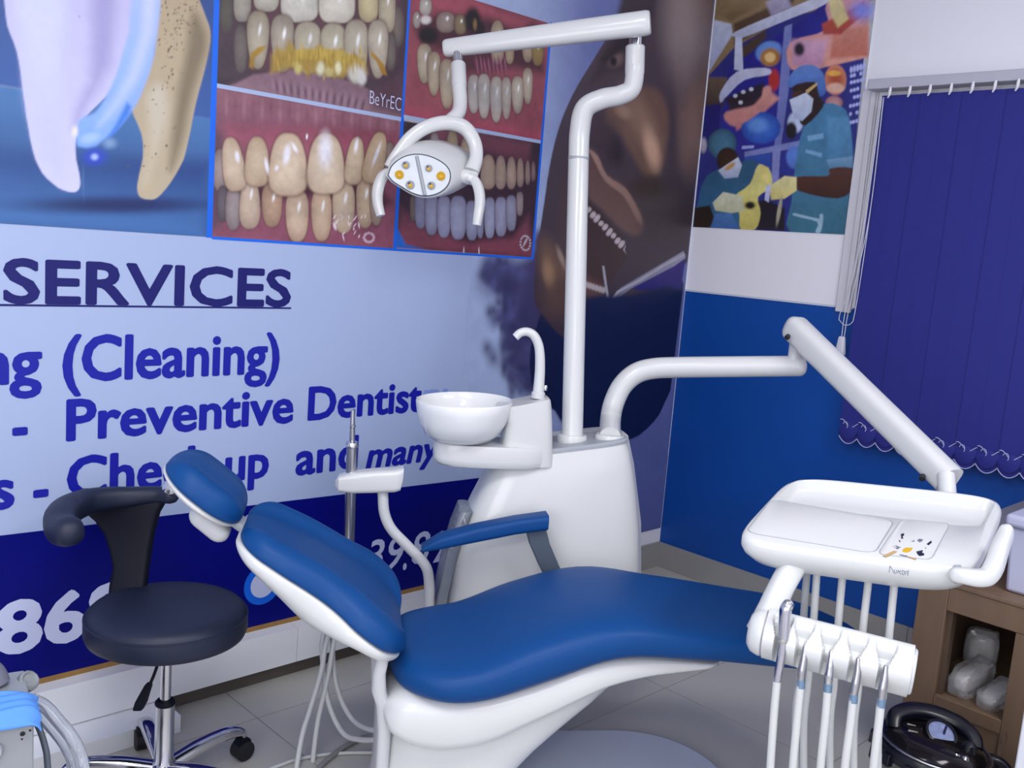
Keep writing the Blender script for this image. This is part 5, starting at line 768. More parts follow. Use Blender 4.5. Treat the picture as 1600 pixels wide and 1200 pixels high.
PRINT['photo_d'] = [
[1, 58, 40, 50, 64, 36, 46, 0.004, 1.959, 1.818, 2.609, 1.828, 2.61, 1.403, 1.962, 1.407],
[1, 122, 68, 80, 100, 52, 62, 0.05, 2.062, 1.829, 2.55, 1.821, 2.548, 1.739, 2.332, 1.762, 2.086, 1.762],
[1, 112, 64, 76, 132, 64, 76, 0.04, 1.971, 1.537, 2.081, 1.478, 2.277, 1.443, 2.496, 1.472, 2.568, 1.56, 2.61, 1.403, 1.962, 1.407],
[1, 28, 100, 192, 28, 100, 192, 0.01, 1.957, 1.477, 1.999, 1.42, 2.076, 1.409, 1.962, 1.407],
[0, 2.096, 1.763, 0.023, 0.003, -0.003, 0.038, 74, 48, 56, 74, 48, 56, 2.4, 0.25, 0.15],
[0, 2.096, 1.763, 0.021, 0.003, -0.003, 0.037, 150, 140, 134, 105, 92, 92, 2.4, 0.13, 0.15],
[0, 2.174, 1.773, 0.027, 0.003, -0.004, 0.046, 74, 48, 56, 74, 48, 56, 2.4, 0.25, 0.15],
[0, 2.174, 1.773, 0.026, 0.003, -0.004, 0.045, 166, 147, 116, 120, 101, 83, 2.4, 0.13, 0.15],
[0, 2.238, 1.751, 0.028, 0.003, -0.005, 0.055, 74, 48, 56, 74, 48, 56, 2.4, 0.25, 0.15],
[0, 2.238, 1.751, 0.027, 0.003, -0.005, 0.053, 174, 152, 124, 125, 105, 89, 2.4, 0.13, 0.15],
[0, 2.349, 1.695, 0.039, 0.004, -0.006, 0.063, 74, 48, 56, 74, 48, 56, 2.4, 0.25, 0.15],
[0, 2.349, 1.695, 0.037, 0.004, -0.006, 0.061, 187, 163, 139, 148, 121, 106, 2.4, 0.13, 0.15],
[0, 2.409, 1.7, 0.029, 0.003, -0.006, 0.062, 74, 48, 56, 74, 48, 56, 2.4, 0.25, 0.15],
[0, 2.409, 1.7, 0.028, 0.003, -0.006, 0.06, 182, 157, 135, 141, 116, 104, 2.4, 0.13, 0.15],
[0, 2.462, 1.704, 0.026, 0.003, -0.007, 0.061, 74, 48, 56, 74, 48, 56, 2.4, 0.25, 0.15],
[0, 2.462, 1.704, 0.025, 0.003, -0.006, 0.059, 178, 153, 131, 137, 110, 99, 2.4, 0.13, 0.15],
[0, 2.507, 1.71, 0.021, 0.002, -0.006, 0.055, 74, 48, 56, 74, 48, 56, 2.4, 0.25, 0.15],
[0, 2.507, 1.71, 0.019, 0.002, -0.006, 0.053, 167, 141, 123, 126, 100, 92, 2.4, 0.13, 0.15],
[0, 2.545, 1.714, 0.015, 0.002, -0.005, 0.047, 74, 48, 56, 74, 48, 56, 2.4, 0.25, 0.15],
[0, 2.545, 1.714, 0.014, 0.001, -0.005, 0.045, 151, 126, 114, 113, 89, 84, 2.4, 0.13, 0.15],
[0, 2.574, 1.721, 0.012, 0.001, -0.004, 0.039, 74, 48, 56, 74, 48, 56, 2.4, 0.25, 0.15],
[0, 2.574, 1.721, 0.012, 0.001, -0.004, 0.037, 132, 107, 101, 100, 76, 76, 2.4, 0.13, 0.15],
[0, 2.023, 1.541, 0.016, 0.001, -0.004, 0.046, 74, 48, 56, 74, 48, 56, 3, 0.25, -0.08],
[0, 2.023, 1.541, 0.015, 0.001, -0.003, 0.044, 122, 106, 94, 92, 79, 79, 3, 0.13, -0.08],
[0, 2.054, 1.54, 0.026, 0.002, -0.005, 0.068, 74, 48, 56, 74, 48, 56, 3, 0.25, -0.08],
[0, 2.054, 1.54, 0.025, 0.002, -0.005, 0.065, 143, 143, 166, 115, 113, 136, 3, 0.13, -0.08],
[0, 2.102, 1.528, 0.031, 0.002, -0.006, 0.075, 74, 48, 56, 74, 48, 56, 3, 0.25, -0.08],
[0, 2.102, 1.528, 0.029, 0.002, -0.006, 0.072, 155, 155, 177, 123, 120, 144, 3, 0.13, -0.08],
[0, 2.158, 1.523, 0.033, 0.002, -0.006, 0.074, 74, 48, 56, 74, 48, 56, 3, 0.25, -0.08],
[0, 2.158, 1.523, 0.031, 0.002, -0.006, 0.072, 163, 163, 185, 130, 127, 150, 3, 0.13, -0.08],
[0, 2.223, 1.524, 0.04, 0.003, -0.007, 0.079, 74, 48, 56, 74, 48, 56, 3, 0.25, -0.08],
[0, 2.223, 1.524, 0.038, 0.003, -0.007, 0.076, 171, 171, 193, 136, 133, 157, 3, 0.13, -0.08],
[0, 2.287, 1.519, 0.03, 0.002, -0.007, 0.073, 74, 48, 56, 74, 48, 56, 3, 0.25, -0.08],
[0, 2.287, 1.519, 0.029, 0.002, -0.007, 0.07, 165, 165, 187, 131, 129, 151, 3, 0.13, -0.08],
[0, 2.327, 1.522, 0.018, 0.001, -0.006, 0.066, 74, 48, 56, 74, 48, 56, 3, 0.25, -0.08],
[0, 2.327, 1.522, 0.017, 0.001, -0.006, 0.063, 153, 151, 174, 122, 119, 142, 3, 0.13, -0.08],
[0, 2.372, 1.535, 0.029, 0.002, -0.008, 0.076, 74, 48, 56, 74, 48, 56, 3, 0.25, -0.08],
[0, 2.372, 1.535, 0.027, 0.002, -0.007, 0.073, 167, 167, 189, 133, 131, 153, 3, 0.13, -0.08],
[0, 2.427, 1.543, 0.033, 0.002, -0.008, 0.073, 74, 48, 56, 74, 48, 56, 3, 0.25, -0.08],
[0, 2.427, 1.543, 0.031, 0.002, -0.007, 0.071, 163, 161, 183, 129, 126, 147, 3, 0.13, -0.08],
[0, 2.477, 1.56, 0.029, 0.002, -0.007, 0.067, 74, 48, 56, 74, 48, 56, 3, 0.25, -0.08],
[0, 2.477, 1.56, 0.027, 0.002, -0.007, 0.065, 154, 151, 170, 120, 116, 135, 3, 0.13, -0.08],
[0, 2.517, 1.597, 0.02, 0.002, -0.005, 0.046, 74, 48, 56, 74, 48, 56, 3, 0.25, -0.08],
[0, 2.517, 1.597, 0.018, 0.002, -0.005, 0.044, 154, 136, 135, 116, 99, 99, 3, 0.13, -0.08],
[0, 2.588, 1.457, 0.006, 0, -0, 0.004, 200, 188, 196, 200, 188, 196, 2, 1, 0],
[0, 2.587, 1.446, 0.006, 0, -0, 0.004, 200, 188, 196, 200, 188, 196, 2, 1, 0],
[0, 2.582, 1.436, 0.006, 0, -0, 0.004, 200, 188, 196, 200, 188, 196, 2, 1, 0],
[0, 2.573, 1.43, 0.006, 0, -0, 0.004, 200, 188, 196, 200, 188, 196, 2, 1, 0],
[0, 2.562, 1.429, 0.006, 0, -0, 0.004, 200, 188, 196, 200, 188, 196, 2, 1, 0],
[0, 2.552, 1.432, 0.006, 0, -0, 0.004, 200, 188, 196, 200, 188, 196, 2, 1, 0],
[0, 2.543, 1.439, 0.006, 0, -0, 0.004, 200, 188, 196, 200, 188, 196, 2, 1, 0],
[0, 2.537, 1.448, 0.006, 0, -0, 0.004, 200, 188, 196, 200, 188, 196, 2, 1, 0],
[0, 2.536, 1.459, 0.006, 0, -0, 0.004, 200, 188, 196, 200, 188, 196, 2, 1, 0],
[0, 2.539, 1.47, 0.006, 0, -0, 0.004, 200, 188, 196, 200, 188, 196, 2, 1, 0],
[0, 2.546, 1.478, 0.006, 0, -0, 0.004, 200, 188, 196, 200, 188, 196, 2, 1, 0],
[0, 2.556, 1.482, 0.006, 0, -0, 0.004, 200, 188, 196, 200, 188, 196, 2, 1, 0],
[0, 2.567, 1.481, 0.006, 0, -0, 0.004, 200, 188, 196, 200, 188, 196, 2, 1, 0],
[0, 2.577, 1.476, 0.006, 0, -0, 0.004, 200, 188, 196, 200, 188, 196, 2, 1, 0],
[0, 2.585, 1.468, 0.006, 0, -0, 0.004, 200, 188, 196, 200, 188, 196, 2, 1, 0],
[0, 2.561, 1.459, 0.006, -0.001, 0.011, 0.02, 200, 188, 196, 200, 188, 196, 2, 1, 0],
[0, 2.259, 1.411, 0.003, 0, -0.001, 0.016, 224, 212, 220, 224, 212, 220, 2, 1, 0],
[0, 2.331, 1.414, 0.003, 0, -0.002, 0.016, 224, 212, 220, 224, 212, 220, 2, 1, 0]]
PRINT['face'] = [
[1, 134, 143, 196, 74, 84, 146, 0.5, 2.434, 3.841, 5.28, 5.326, 7.961, -2.031, 3.026, -0.555],
[1, 77, 64, 103, 31, 34, 67, 0.05, 2.596, 1.402, 2.605, 1.434, 2.601, 1.469, 2.615, 1.502, 2.675, 1.534, 2.738, 1.567, 2.801, 1.601, 2.88, 0.978, 2.822, 0.95, 2.762, 0.921, 2.706, 0.894, 2.662, 0.919, 2.626, 0.967, 2.599, 1.016, 2.586, 1.064, 2.582, 1.116, 2.573, 1.16, 2.552, 1.193, 2.526, 1.219, 2.505, 1.245, 2.484, 1.273, 2.466, 1.301, 2.467, 1.327, 2.501, 1.352, 2.555, 1.376],
[1, 74, 70, 112, 52, 52, 92, 0.16, 2.422, 1.394, 2.478, 1.397, 2.537, 1.4, 2.596, 1.402, 2.688, 0.954, 2.67, 0.931, 2.652, 0.906, 2.634, 0.883, 2.61, 0.903, 2.583, 0.944, 2.562, 0.988, 2.549, 1.034, 2.539, 1.086, 2.526, 1.132, 2.507, 1.174, 2.483, 1.213, 2.457, 1.244, 2.42, 1.264, 2.379, 1.278, 2.358, 1.297, 2.363, 1.329, 2.387, 1.367],
[0, 2.426, 1.2, 0.022, 0, -0.002, 0.024, 60, 56, 96, 60, 56, 96, 2, 2.8, 0],
[0, 2.406, 1.308, 0.029, 0.001, -0.001, 0.013, 90, 90, 140, 90, 90, 140, 2, 2.8, 0],
[0, 2.374, 1.339, 0.025, 0.001, -0.003, 0.025, 52, 50, 90, 52, 50, 90, 2, 2.8, 0],
[0, 2.573, 0.952, 0.016, -0.001, -0.001, 0.012, 74, 70, 112, 74, 70, 112, 2, 2.8, 0],
[0, 2.449, 1.348, 0.012, 0, -0.002, 0.022, 52, 50, 90, 52, 50, 90, 2, 2.8, 0],
[0, 2.548, 1.088, 0.019, -0, -0.001, 0.012, 74, 70, 112, 74, 70, 112, 2, 2.8, 0],
[0, 2.497, 1.078, 0.035, -0.001, -0.003, 0.033, 90, 90, 140, 90, 90, 140, 2, 2.8, 0],
[0, 2.49, 1.221, 0.013, 0, -0.003, 0.03, 52, 50, 90, 52, 50, 90, 2, 2.8, 0],
[0, 2.443, 1.334, 0.012, 0, -0.003, 0.028, 60, 56, 96, 60, 56, 96, 2, 2.8, 0],
[0, 2.499, 1.313, 0.034, 0.001, -0.002, 0.021, 74, 70, 112, 74, 70, 112, 2, 2.8, 0],
[0, 2.554, 1.08, 0.02, -0, -0.002, 0.02, 74, 70, 112, 74, 70, 112, 2, 2.8, 0],
[0, 2.608, 0.932, 0.018, -0.001, -0.002, 0.014, 74, 70, 112, 74, 70, 112, 2, 2.8, 0],
[0, 2.454, 1.167, 0.016, 0, -0.002, 0.024, 60, 56, 96, 60, 56, 96, 2, 2.8, 0],
[0, 2.476, 1.174, 0.034, 0, -0.001, 0.011, 90, 90, 140, 90, 90, 140, 2, 2.8, 0],
[0, 2.642, 0.896, 0.037, -0.002, -0.003, 0.028, 74, 70, 112, 74, 70, 112, 2, 2.8, 0],
[0, 2.461, 1.352, 0.012, 0, -0.003, 0.026, 90, 90, 140, 90, 90, 140, 2, 2.8, 0],
[0, 2.522, 1.201, 0.027, 0, -0.001, 0.012, 90, 90, 140, 90, 90, 140, 2, 2.8, 0],
[0, 2.404, 1.195, 0.022, 0, -0.003, 0.025, 52, 50, 90, 52, 50, 90, 2, 2.8, 0],
[0, 2.512, 1.259, 0.031, 0.001, -0.002, 0.017, 60, 56, 96, 60, 56, 96, 2, 2.8, 0],
[0, 2.419, 1.344, 0.027, 0.001, -0.002, 0.02, 52, 50, 90, 52, 50, 90, 2, 2.8, 0],
[0, 2.523, 1.096, 0.013, -0, -0.004, 0.036, 60, 56, 96, 60, 56, 96, 2, 2.8, 0],
[0, 2.534, 1.015, 0.033, -0.001, -0.003, 0.024, 60, 56, 96, 60, 56, 96, 2, 2.8, 0],
[0, 2.623, 0.937, 0.024, -0.001, -0.003, 0.029, 74, 70, 112, 74, 70, 112, 2, 2.8, 0],
[0, 2.499, 1.271, 0.012, 0, -0.002, 0.018, 52, 50, 90, 52, 50, 90, 2, 2.8, 0],
[0, 2.502, 1.27, 0.024, 0.001, -0.004, 0.036, 74, 70, 112, 74, 70, 112, 2, 2.8, 0],
[0, 2.572, 1.273, 0.028, 0.001, -0.003, 0.029, 60, 56, 96, 60, 56, 96, 2, 2.8, 0],
[0, 2.574, 1.123, 0.021, -0, -0.002, 0.02, 74, 70, 112, 74, 70, 112, 2, 2.8, 0],
[0, 2.399, 1.407, 0.027, 0.001, -0.002, 0.019, 74, 70, 112, 74, 70, 112, 2, 2.8, 0],
[0, 2.38, 1.369, 0.031, 0.001, -0.003, 0.029, 60, 56, 96, 60, 56, 96, 2, 2.8, 0],
[0, 2.606, 1.018, 0.029, -0.001, -0.004, 0.035, 52, 50, 90, 52, 50, 90, 2, 2.8, 0],
[0, 2.653, 0.919, 0.013, -0.001, -0.003, 0.03, 52, 50, 90, 52, 50, 90, 2, 2.8, 0],
[0, 2.521, 1.12, 0.027, -0, -0.004, 0.037, 52, 50, 90, 52, 50, 90, 2, 2.8, 0],
[0, 2.516, 1.01, 0.026, -0.001, -0.002, 0.023, 74, 70, 112, 74, 70, 112, 2, 2.8, 0],
[0, 2.488, 1.146, 0.014, -0, -0.001, 0.012, 74, 70, 112, 74, 70, 112, 2, 2.8, 0],
[0, 2.448, 1.196, 0.017, 0, -0.001, 0.011, 90, 90, 140, 90, 90, 140, 2, 2.8, 0],
[0, 2.415, 1.347, 0.028, 0.001, -0.002, 0.019, 52, 50, 90, 52, 50, 90, 2, 2.8, 0],
[0, 2.523, 1.125, 0.018, -0, -0.003, 0.028, 60, 56, 96, 60, 56, 96, 2, 2.8, 0],
[0, 2.555, 0.937, 0.02, -0.001, -0.002, 0.015, 52, 50, 90, 52, 50, 90, 2, 2.8, 0],
[0, 2.499, 1.232, 0.013, 0, -0.004, 0.036, 60, 56, 96, 60, 56, 96, 2, 2.8, 0],
[0, 2.364, 1.327, 0.029, 0.001, -0.002, 0.02, 52, 50, 90, 52, 50, 90, 2, 2.8, 0],
[0, 2.53, 1.121, 0.027, -0, -0.002, 0.02, 74, 70, 112, 74, 70, 112, 2, 2.8, 0],
[0, 2.429, 1.287, 0.018, 0, -0.002, 0.02, 74, 70, 112, 74, 70, 112, 2, 2.8, 0],
[0, 2.525, 1.073, 0.03, -0, -0.002, 0.018, 60, 56, 96, 60, 56, 96, 2, 2.8, 0],
[0, 2.595, 1.005, 0.015, -0, -0.003, 0.026, 90, 90, 140, 90, 90, 140, 2, 2.8, 0],
[0, 2.595, 0.939, 0.024, -0.001, -0.002, 0.016, 74, 70, 112, 74, 70, 112, 2, 2.8, 0],
[0, 2.557, 1.027, 0.017, -0, -0.003, 0.032, 60, 56, 96, 60, 56, 96, 2, 2.8, 0],
[0, 2.514, 1.265, 0.014, 0, -0.004, 0.035, 52, 50, 90, 52, 50, 90, 2, 2.8, 0],
[0, 2.4, 1.32, 0.031, 0.001, -0.002, 0.02, 90, 90, 140, 90, 90, 140, 2, 2.8, 0],
[0, 2.495, 1.187, 0.028, 0, -0.003, 0.032, 74, 70, 112, 74, 70, 112, 2, 2.8, 0],
[0, 2.548, 1.342, 0.035, 0.001, -0.003, 0.025, 90, 90, 140, 90, 90, 140, 2, 2.8, 0],
[0, 2.472, 1.275, 0.023, 0.001, -0.001, 0.012, 90, 90, 140, 90, 90, 140, 2, 2.8, 0],
[0, 2.53, 1.161, 0.012, 0, -0.003, 0.032, 74, 70, 112, 74, 70, 112, 2, 2.8, 0],
[0, 2.553, 1.181, 0.028, 0, -0.004, 0.035, 52, 50, 90, 52, 50, 90, 2, 2.8, 0],
[0, 2.393, 1.327, 0.03, 0.001, -0.003, 0.028, 52, 50, 90, 52, 50, 90, 2, 2.8, 0],
[0, 2.504, 1.159, 0.022, -0, -0.003, 0.025, 60, 56, 96, 60, 56, 96, 2, 2.8, 0],
[0, 2.547, 1.172, 0.019, 0, -0.002, 0.021, 60, 56, 96, 60, 56, 96, 2, 2.8, 0],
[0, 2.515, 1.223, 0.018, 0, -0.003, 0.024, 52, 50, 90, 52, 50, 90, 2, 2.8, 0],
[0, 2.472, 1.137, 0.012, -0, -0.004, 0.036, 52, 50, 90, 52, 50, 90, 2, 2.8, 0],
[0, 2.547, 1.132, 0.014, -0, -0.002, 0.016, 52, 50, 90, 52, 50, 90, 2, 2.8, 0],
[0, 2.586, 1.214, 0.018, 0, -0.003, 0.024, 60, 56, 96, 60, 56, 96, 2, 2.8, 0],
[0, 2.558, 1.272, 0.034, 0.001, -0.003, 0.025, 74, 70, 112, 74, 70, 112, 2, 2.8, 0],
[0, 2.393, 1.344, 0.014, 0.001, -0.003, 0.03, 74, 70, 112, 74, 70, 112, 2, 2.8, 0],
[0, 2.436, 1.374, 0.018, 0.001, -0.003, 0.029, 60, 56, 96, 60, 56, 96, 2, 2.8, 0],
[0, 2.596, 1.064, 0.015, -0, -0.003, 0.025, 90, 90, 140, 90, 90, 140, 2, 2.8, 0],
[0, 2.53, 1.101, 0.012, -0, -0.003, 0.028, 60, 56, 96, 60, 56, 96, 2, 2.8, 0],
[0, 2.555, 1.161, 0.017, 0, -0.002, 0.017, 60, 56, 96, 60, 56, 96, 2, 2.8, 0],
[0, 2.459, 1.334, 0.032, 0.001, -0.002, 0.019, 90, 90, 140, 90, 90, 140, 2, 2.8, 0],
[0, 2.624, 0.906, 0.017, -0.001, -0.002, 0.014, 60, 56, 96, 60, 56, 96, 2, 2.8, 0],
[0, 2.484, 1.319, 0.022, 0.001, -0.004, 0.035, 60, 56, 96, 60, 56, 96, 2, 2.8, 0],
[0, 2.412, 1.333, 0.013, 0, -0.003, 0.025, 90, 90, 140, 90, 90, 140, 2, 2.8, 0],
[0, 2.618, 0.947, 0.025, -0.001, -0.004, 0.032, 60, 56, 96, 60, 56, 96, 2, 2.8, 0],
[0, 2.568, 1, 0.03, -0.001, -0.003, 0.028, 52, 50, 90, 52, 50, 90, 2, 2.8, 0],
[0, 2.465, 1.308, 0.031, 0.001, -0.004, 0.036, 74, 70, 112, 74, 70, 112, 2, 2.8, 0],
[0, 2.577, 1.081, 0.014, -0, -0.002, 0.014, 52, 50, 90, 52, 50, 90, 2, 2.8, 0],
[0, 2.471, 1.173, 0.025, 0, -0.001, 0.012, 74, 70, 112, 74, 70, 112, 2, 2.8, 0],
[0, 2.607, 0.949, 0.03, -0.001, -0.002, 0.022, 60, 56, 96, 60, 56, 96, 2, 2.8, 0],
[0, 2.6, 1.072, 0.02, -0, -0.002, 0.014, 52, 50, 90, 52, 50, 90, 2, 2.8, 0],
[0, 2.554, 1.083, 0.02, -0, -0.003, 0.031, 90, 90, 140, 90, 90, 140, 2, 2.8, 0],
[0, 2.59, 0.995, 0.032, -0.001, -0.002, 0.022, 90, 90, 140, 90, 90, 140, 2, 2.8, 0],
[0, 2.564, 1.009, 0.03, -0.001, -0.002, 0.022, 60, 56, 96, 60, 56, 96, 2, 2.8, 0],
[0, 2.418, 1.335, 0.011, 0, -0.002, 0.02, 74, 70, 112, 74, 70, 112, 2, 2.8, 0],
[0, 2.52, 1.3, 0.02, 0.001, -0.003, 0.028, 60, 56, 96, 60, 56, 96, 2, 2.8, 0],
[0, 2.407, 1.062, 0.026, -0, -0.003, 0.029, 52, 50, 90, 52, 50, 90, 2, 2.8, 0],
[0, 2.669, 0.9, 0.031, -0.002, -0.002, 0.019, 52, 50, 90, 52, 50, 90, 2, 2.8, 0],
[0, 2.519, 1.192, 0.012, 0, -0.002, 0.018, 90, 90, 140, 90, 90, 140, 2, 2.8, 0],
[0, 2.55, 0.96, 0.035, -0.001, -0.003, 0.026, 74, 70, 112, 74, 70, 112, 2, 2.8, 0],
[0, 2.549, 1.095, 0.026, -0, -0.003, 0.031, 74, 70, 112, 74, 70, 112, 2, 2.8, 0],
[0, 2.531, 1.22, 0.035, 0, -0.004, 0.033, 74, 70, 112, 74, 70, 112, 2, 2.8, 0],
[0, 2.474, 1.187, 0.021, 0, -0.002, 0.019, 90, 90, 140, 90, 90, 140, 2, 2.8, 0],
[0, 2.511, 1.097, 0.027, -0, -0.003, 0.031, 74, 70, 112, 74, 70, 112, 2, 2.8, 0],
[0, 2.43, 1.38, 0.015, 0.001, -0.003, 0.029, 52, 50, 90, 52, 50, 90, 2, 2.8, 0],
[0, 2.423, 1.344, 0.024, 0.001, -0.003, 0.029, 90, 90, 140, 90, 90, 140, 2, 2.8, 0],
[0, 2.471, 1.377, 0.022, 0.001, -0.004, 0.035, 60, 56, 96, 60, 56, 96, 2, 2.8, 0],
[0, 2.494, 1.346, 0.033, 0.001, -0.002, 0.015, 60, 56, 96, 60, 56, 96, 2, 2.8, 0],
[0, 2.583, 1.075, 0.023, -0, -0.002, 0.017, 74, 70, 112, 74, 70, 112, 2, 2.8, 0],
[0, 2.514, 1.202, 0.015, 0, -0.002, 0.022, 90, 90, 140, 90, 90, 140, 2, 2.8, 0],
[0, 2.527, 1.109, 0.029, -0, -0.003, 0.032, 60, 56, 96, 60, 56, 96, 2, 2.8, 0],
[0, 2.601, 0.945, 0.015, -0.001, -0.004, 0.035, 90, 90, 140, 90, 90, 140, 2, 2.8, 0],
[0, 2.426, 1.291, 0.027, 0.001, -0.002, 0.016, 90, 90, 140, 90, 90, 140, 2, 2.8, 0],
[0, 2.581, 1.005, 0.036, -0.001, -0.004, 0.036, 74, 70, 112, 74, 70, 112, 2, 2.8, 0],
[0, 2.574, 1.088, 0.013, -0, -0.001, 0.013, 60, 56, 96, 60, 56, 96, 2, 2.8, 0],
[0, 2.542, 1.127, 0.028, -0, -0.003, 0.026, 90, 90, 140, 90, 90, 140, 2, 2.8, 0],
[0, 2.496, 1.141, 0.023, -0, -0.002, 0.015, 74, 70, 112, 74, 70, 112, 2, 2.8, 0],
[0, 2.509, 0.986, 0.032, -0.001, -0.003, 0.031, 52, 50, 90, 52, 50, 90, 2, 2.8, 0],
[0, 2.506, 1.139, 0.02, -0, -0.003, 0.028, 90, 90, 140, 90, 90, 140, 2, 2.8, 0],
[0, 2.478, 1.308, 0.016, 0, -0.003, 0.027, 74, 70, 112, 74, 70, 112, 2, 2.8, 0],
[0, 2.493, 1.141, 0.022, -0, -0.003, 0.026, 52, 50, 90, 52, 50, 90, 2, 2.8, 0],
[0, 2.482, 1.263, 0.016, 0, -0.003, 0.028, 74, 70, 112, 74, 70, 112, 2, 2.8, 0],
[0, 2.489, 1.055, 0.019, -0, -0.004, 0.034, 60, 56, 96, 60, 56, 96, 2, 2.8, 0],
[0, 2.483, 1.25, 0.014, 0, -0.003, 0.029, 90, 90, 140, 90, 90, 140, 2, 2.8, 0],
[0, 2.515, 1.207, 0.019, 0, -0.002, 0.021, 60, 56, 96, 60, 56, 96, 2, 2.8, 0],
[0, 2.445, 1.36, 0.027, 0.001, -0.003, 0.025, 60, 56, 96, 60, 56, 96, 2, 2.8, 0],
[0, 2.54, 1.013, 0.016, -0, -0.003, 0.027, 60, 56, 96, 60, 56, 96, 2, 2.8, 0],
[0, 2.457, 1.368, 0.018, 0.001, -0.001, 0.012, 74, 70, 112, 74, 70, 112, 2, 2.8, 0],
[0, 2.432, 1.162, 0.026, 0, -0.003, 0.031, 74, 70, 112, 74, 70, 112, 2, 2.8, 0],
[0, 2.521, 1.079, 0.02, -0, -0.002, 0.018, 74, 70, 112, 74, 70, 112, 2, 2.8, 0],
[0, 2.648, 0.928, 0.016, -0.001, -0.004, 0.032, 52, 50, 90, 52, 50, 90, 2, 2.8, 0],
[0, 2.488, 1.231, 0.024, 0, -0.003, 0.03, 52, 50, 90, 52, 50, 90, 2, 2.8, 0],
[0, 2.5, 1.251, 0.015, 0, -0.002, 0.023, 74, 70, 112, 74, 70, 112, 2, 2.8, 0],
[0, 2.592, 1.063, 0.032, -0.001, -0.003, 0.029, 74, 70, 112, 74, 70, 112, 2, 2.8, 0],
[0, 2.614, 1.051, 0.036, -0.001, -0.003, 0.028, 90, 90, 140, 90, 90, 140, 2, 2.8, 0],
[0, 2.569, 1.076, 0.022, -0, -0.002, 0.015, 60, 56, 96, 60, 56, 96, 2, 2.8, 0],
[0, 2.598, 0.891, 0.017, -0.001, -0.003, 0.023, 90, 90, 140, 90, 90, 140, 2, 2.8, 0],
[0, 2.507, 1.285, 0.029, 0.001, -0.002, 0.019, 60, 56, 96, 60, 56, 96, 2, 2.8, 0],
[0, 2.579, 1.005, 0.023, -0.001, -0.003, 0.027, 74, 70, 112, 74, 70, 112, 2, 2.8, 0],
[0, 2.498, 1.221, 0.025, 0, -0.003, 0.026, 52, 50, 90, 52, 50, 90, 2, 2.8, 0],
[0, 2.542, 1.088, 0.019, -0, -0.002, 0.016, 90, 90, 140, 90, 90, 140, 2, 2.8, 0],
[0, 2.588, 1.102, 0.033, -0, -0.003, 0.024, 52, 50, 90, 52, 50, 90, 2, 2.8, 0],
[0, 2.574, 0.913, 0.035, -0.002, -0.003, 0.024, 60, 56, 96, 60, 56, 96, 2, 2.8, 0],
[0, 2.505, 1.188, 0.03, 0, -0.004, 0.036, 90, 90, 140, 90, 90, 140, 2, 2.8, 0],
[0, 2.663, 0.982, 0.035, -0.001, -0.004, 0.035, 90, 90, 140, 90, 90, 140, 2, 2.8, 0],
[0, 2.513, 1.149, 0.032, -0, -0.002, 0.022, 90, 90, 140, 90, 90, 140, 2, 2.8, 0],
[0, 2.508, 1.356, 0.015, 0.001, -0.003, 0.03, 90, 90, 140, 90, 90, 140, 2, 2.8, 0],
[0, 2.571, 1.133, 0.016, -0, -0.002, 0.017, 60, 56, 96, 60, 56, 96, 2, 2.8, 0],
[0, 2.61, 0.978, 0.03, -0.001, -0.002, 0.014, 52, 50, 90, 52, 50, 90, 2, 2.8, 0],
[0, 2.616, 1.031, 0.026, -0.001, -0.003, 0.025, 74, 70, 112, 74, 70, 112, 2, 2.8, 0],
[0, 2.501, 0.978, 0.014, -0, -0.003, 0.033, 60, 56, 96, 60, 56, 96, 2, 2.8, 0],
[0, 2.397, 1.359, 0.032, 0.001, -0.003, 0.034, 90, 90, 140, 90, 90, 140, 2, 2.8, 0],
[0, 2.513, 1.236, 0.023, 0, -0.003, 0.029, 90, 90, 140, 90, 90, 140, 2, 2.8, 0],
[0, 2.478, 1.329, 0.027, 0.001, -0.003, 0.03, 74, 70, 112, 74, 70, 112, 2, 2.8, 0],
[0, 2.587, 1.074, 0.029, -0, -0.002, 0.018, 74, 70, 112, 74, 70, 112, 2, 2.8, 0],
[0, 2.634, 1.169, 0.032, 0, -0.002, 0.017, 60, 56, 96, 60, 56, 96, 2, 2.8, 0],
[0, 2.448, 1.231, 0.018, 0, -0.002, 0.02, 52, 50, 90, 52, 50, 90, 2, 2.8, 0],
[0, 2.552, 1.116, 0.021, -0, -0.002, 0.014, 90, 90, 140, 90, 90, 140, 2, 2.8, 0],
[0, 2.543, 0.948, 0.02, -0.001, -0.004, 0.033, 74, 70, 112, 74, 70, 112, 2, 2.8, 0],
[0, 2.429, 1.356, 0.025, 0.001, -0.002, 0.015, 60, 56, 96, 60, 56, 96, 2, 2.8, 0],
[0, 2.524, 1.234, 0.014, 0, -0.002, 0.017, 60, 56, 96, 60, 56, 96, 2, 2.8, 0],
[0, 2.552, 0.888, 0.02, -0.001, -0.004, 0.033, 60, 56, 96, 60, 56, 96, 2, 2.8, 0],
[0, 2.549, 1.132, 0.021, -0, -0.002, 0.02, 52, 50, 90, 52, 50, 90, 2, 2.8, 0],
[0, 2.53, 1.131, 0.019, -0, -0.003, 0.032, 60, 56, 96, 60, 56, 96, 2, 2.8, 0],
[0, 2.543, 1.077, 0.02, -0, -0.002, 0.02, 52, 50, 90, 52, 50, 90, 2, 2.8, 0],
[0, 2.415, 1.321, 0.029, 0.001, -0.003, 0.031, 60, 56, 96, 60, 56, 96, 2, 2.8, 0],
[0, 2.441, 1.279, 0.017, 0, -0.003, 0.026, 60, 56, 96, 60, 56, 96, 2, 2.8, 0],
[0, 2.569, 1.053, 0.036, -0.001, -0.003, 0.03, 60, 56, 96, 60, 56, 96, 2, 2.8, 0],
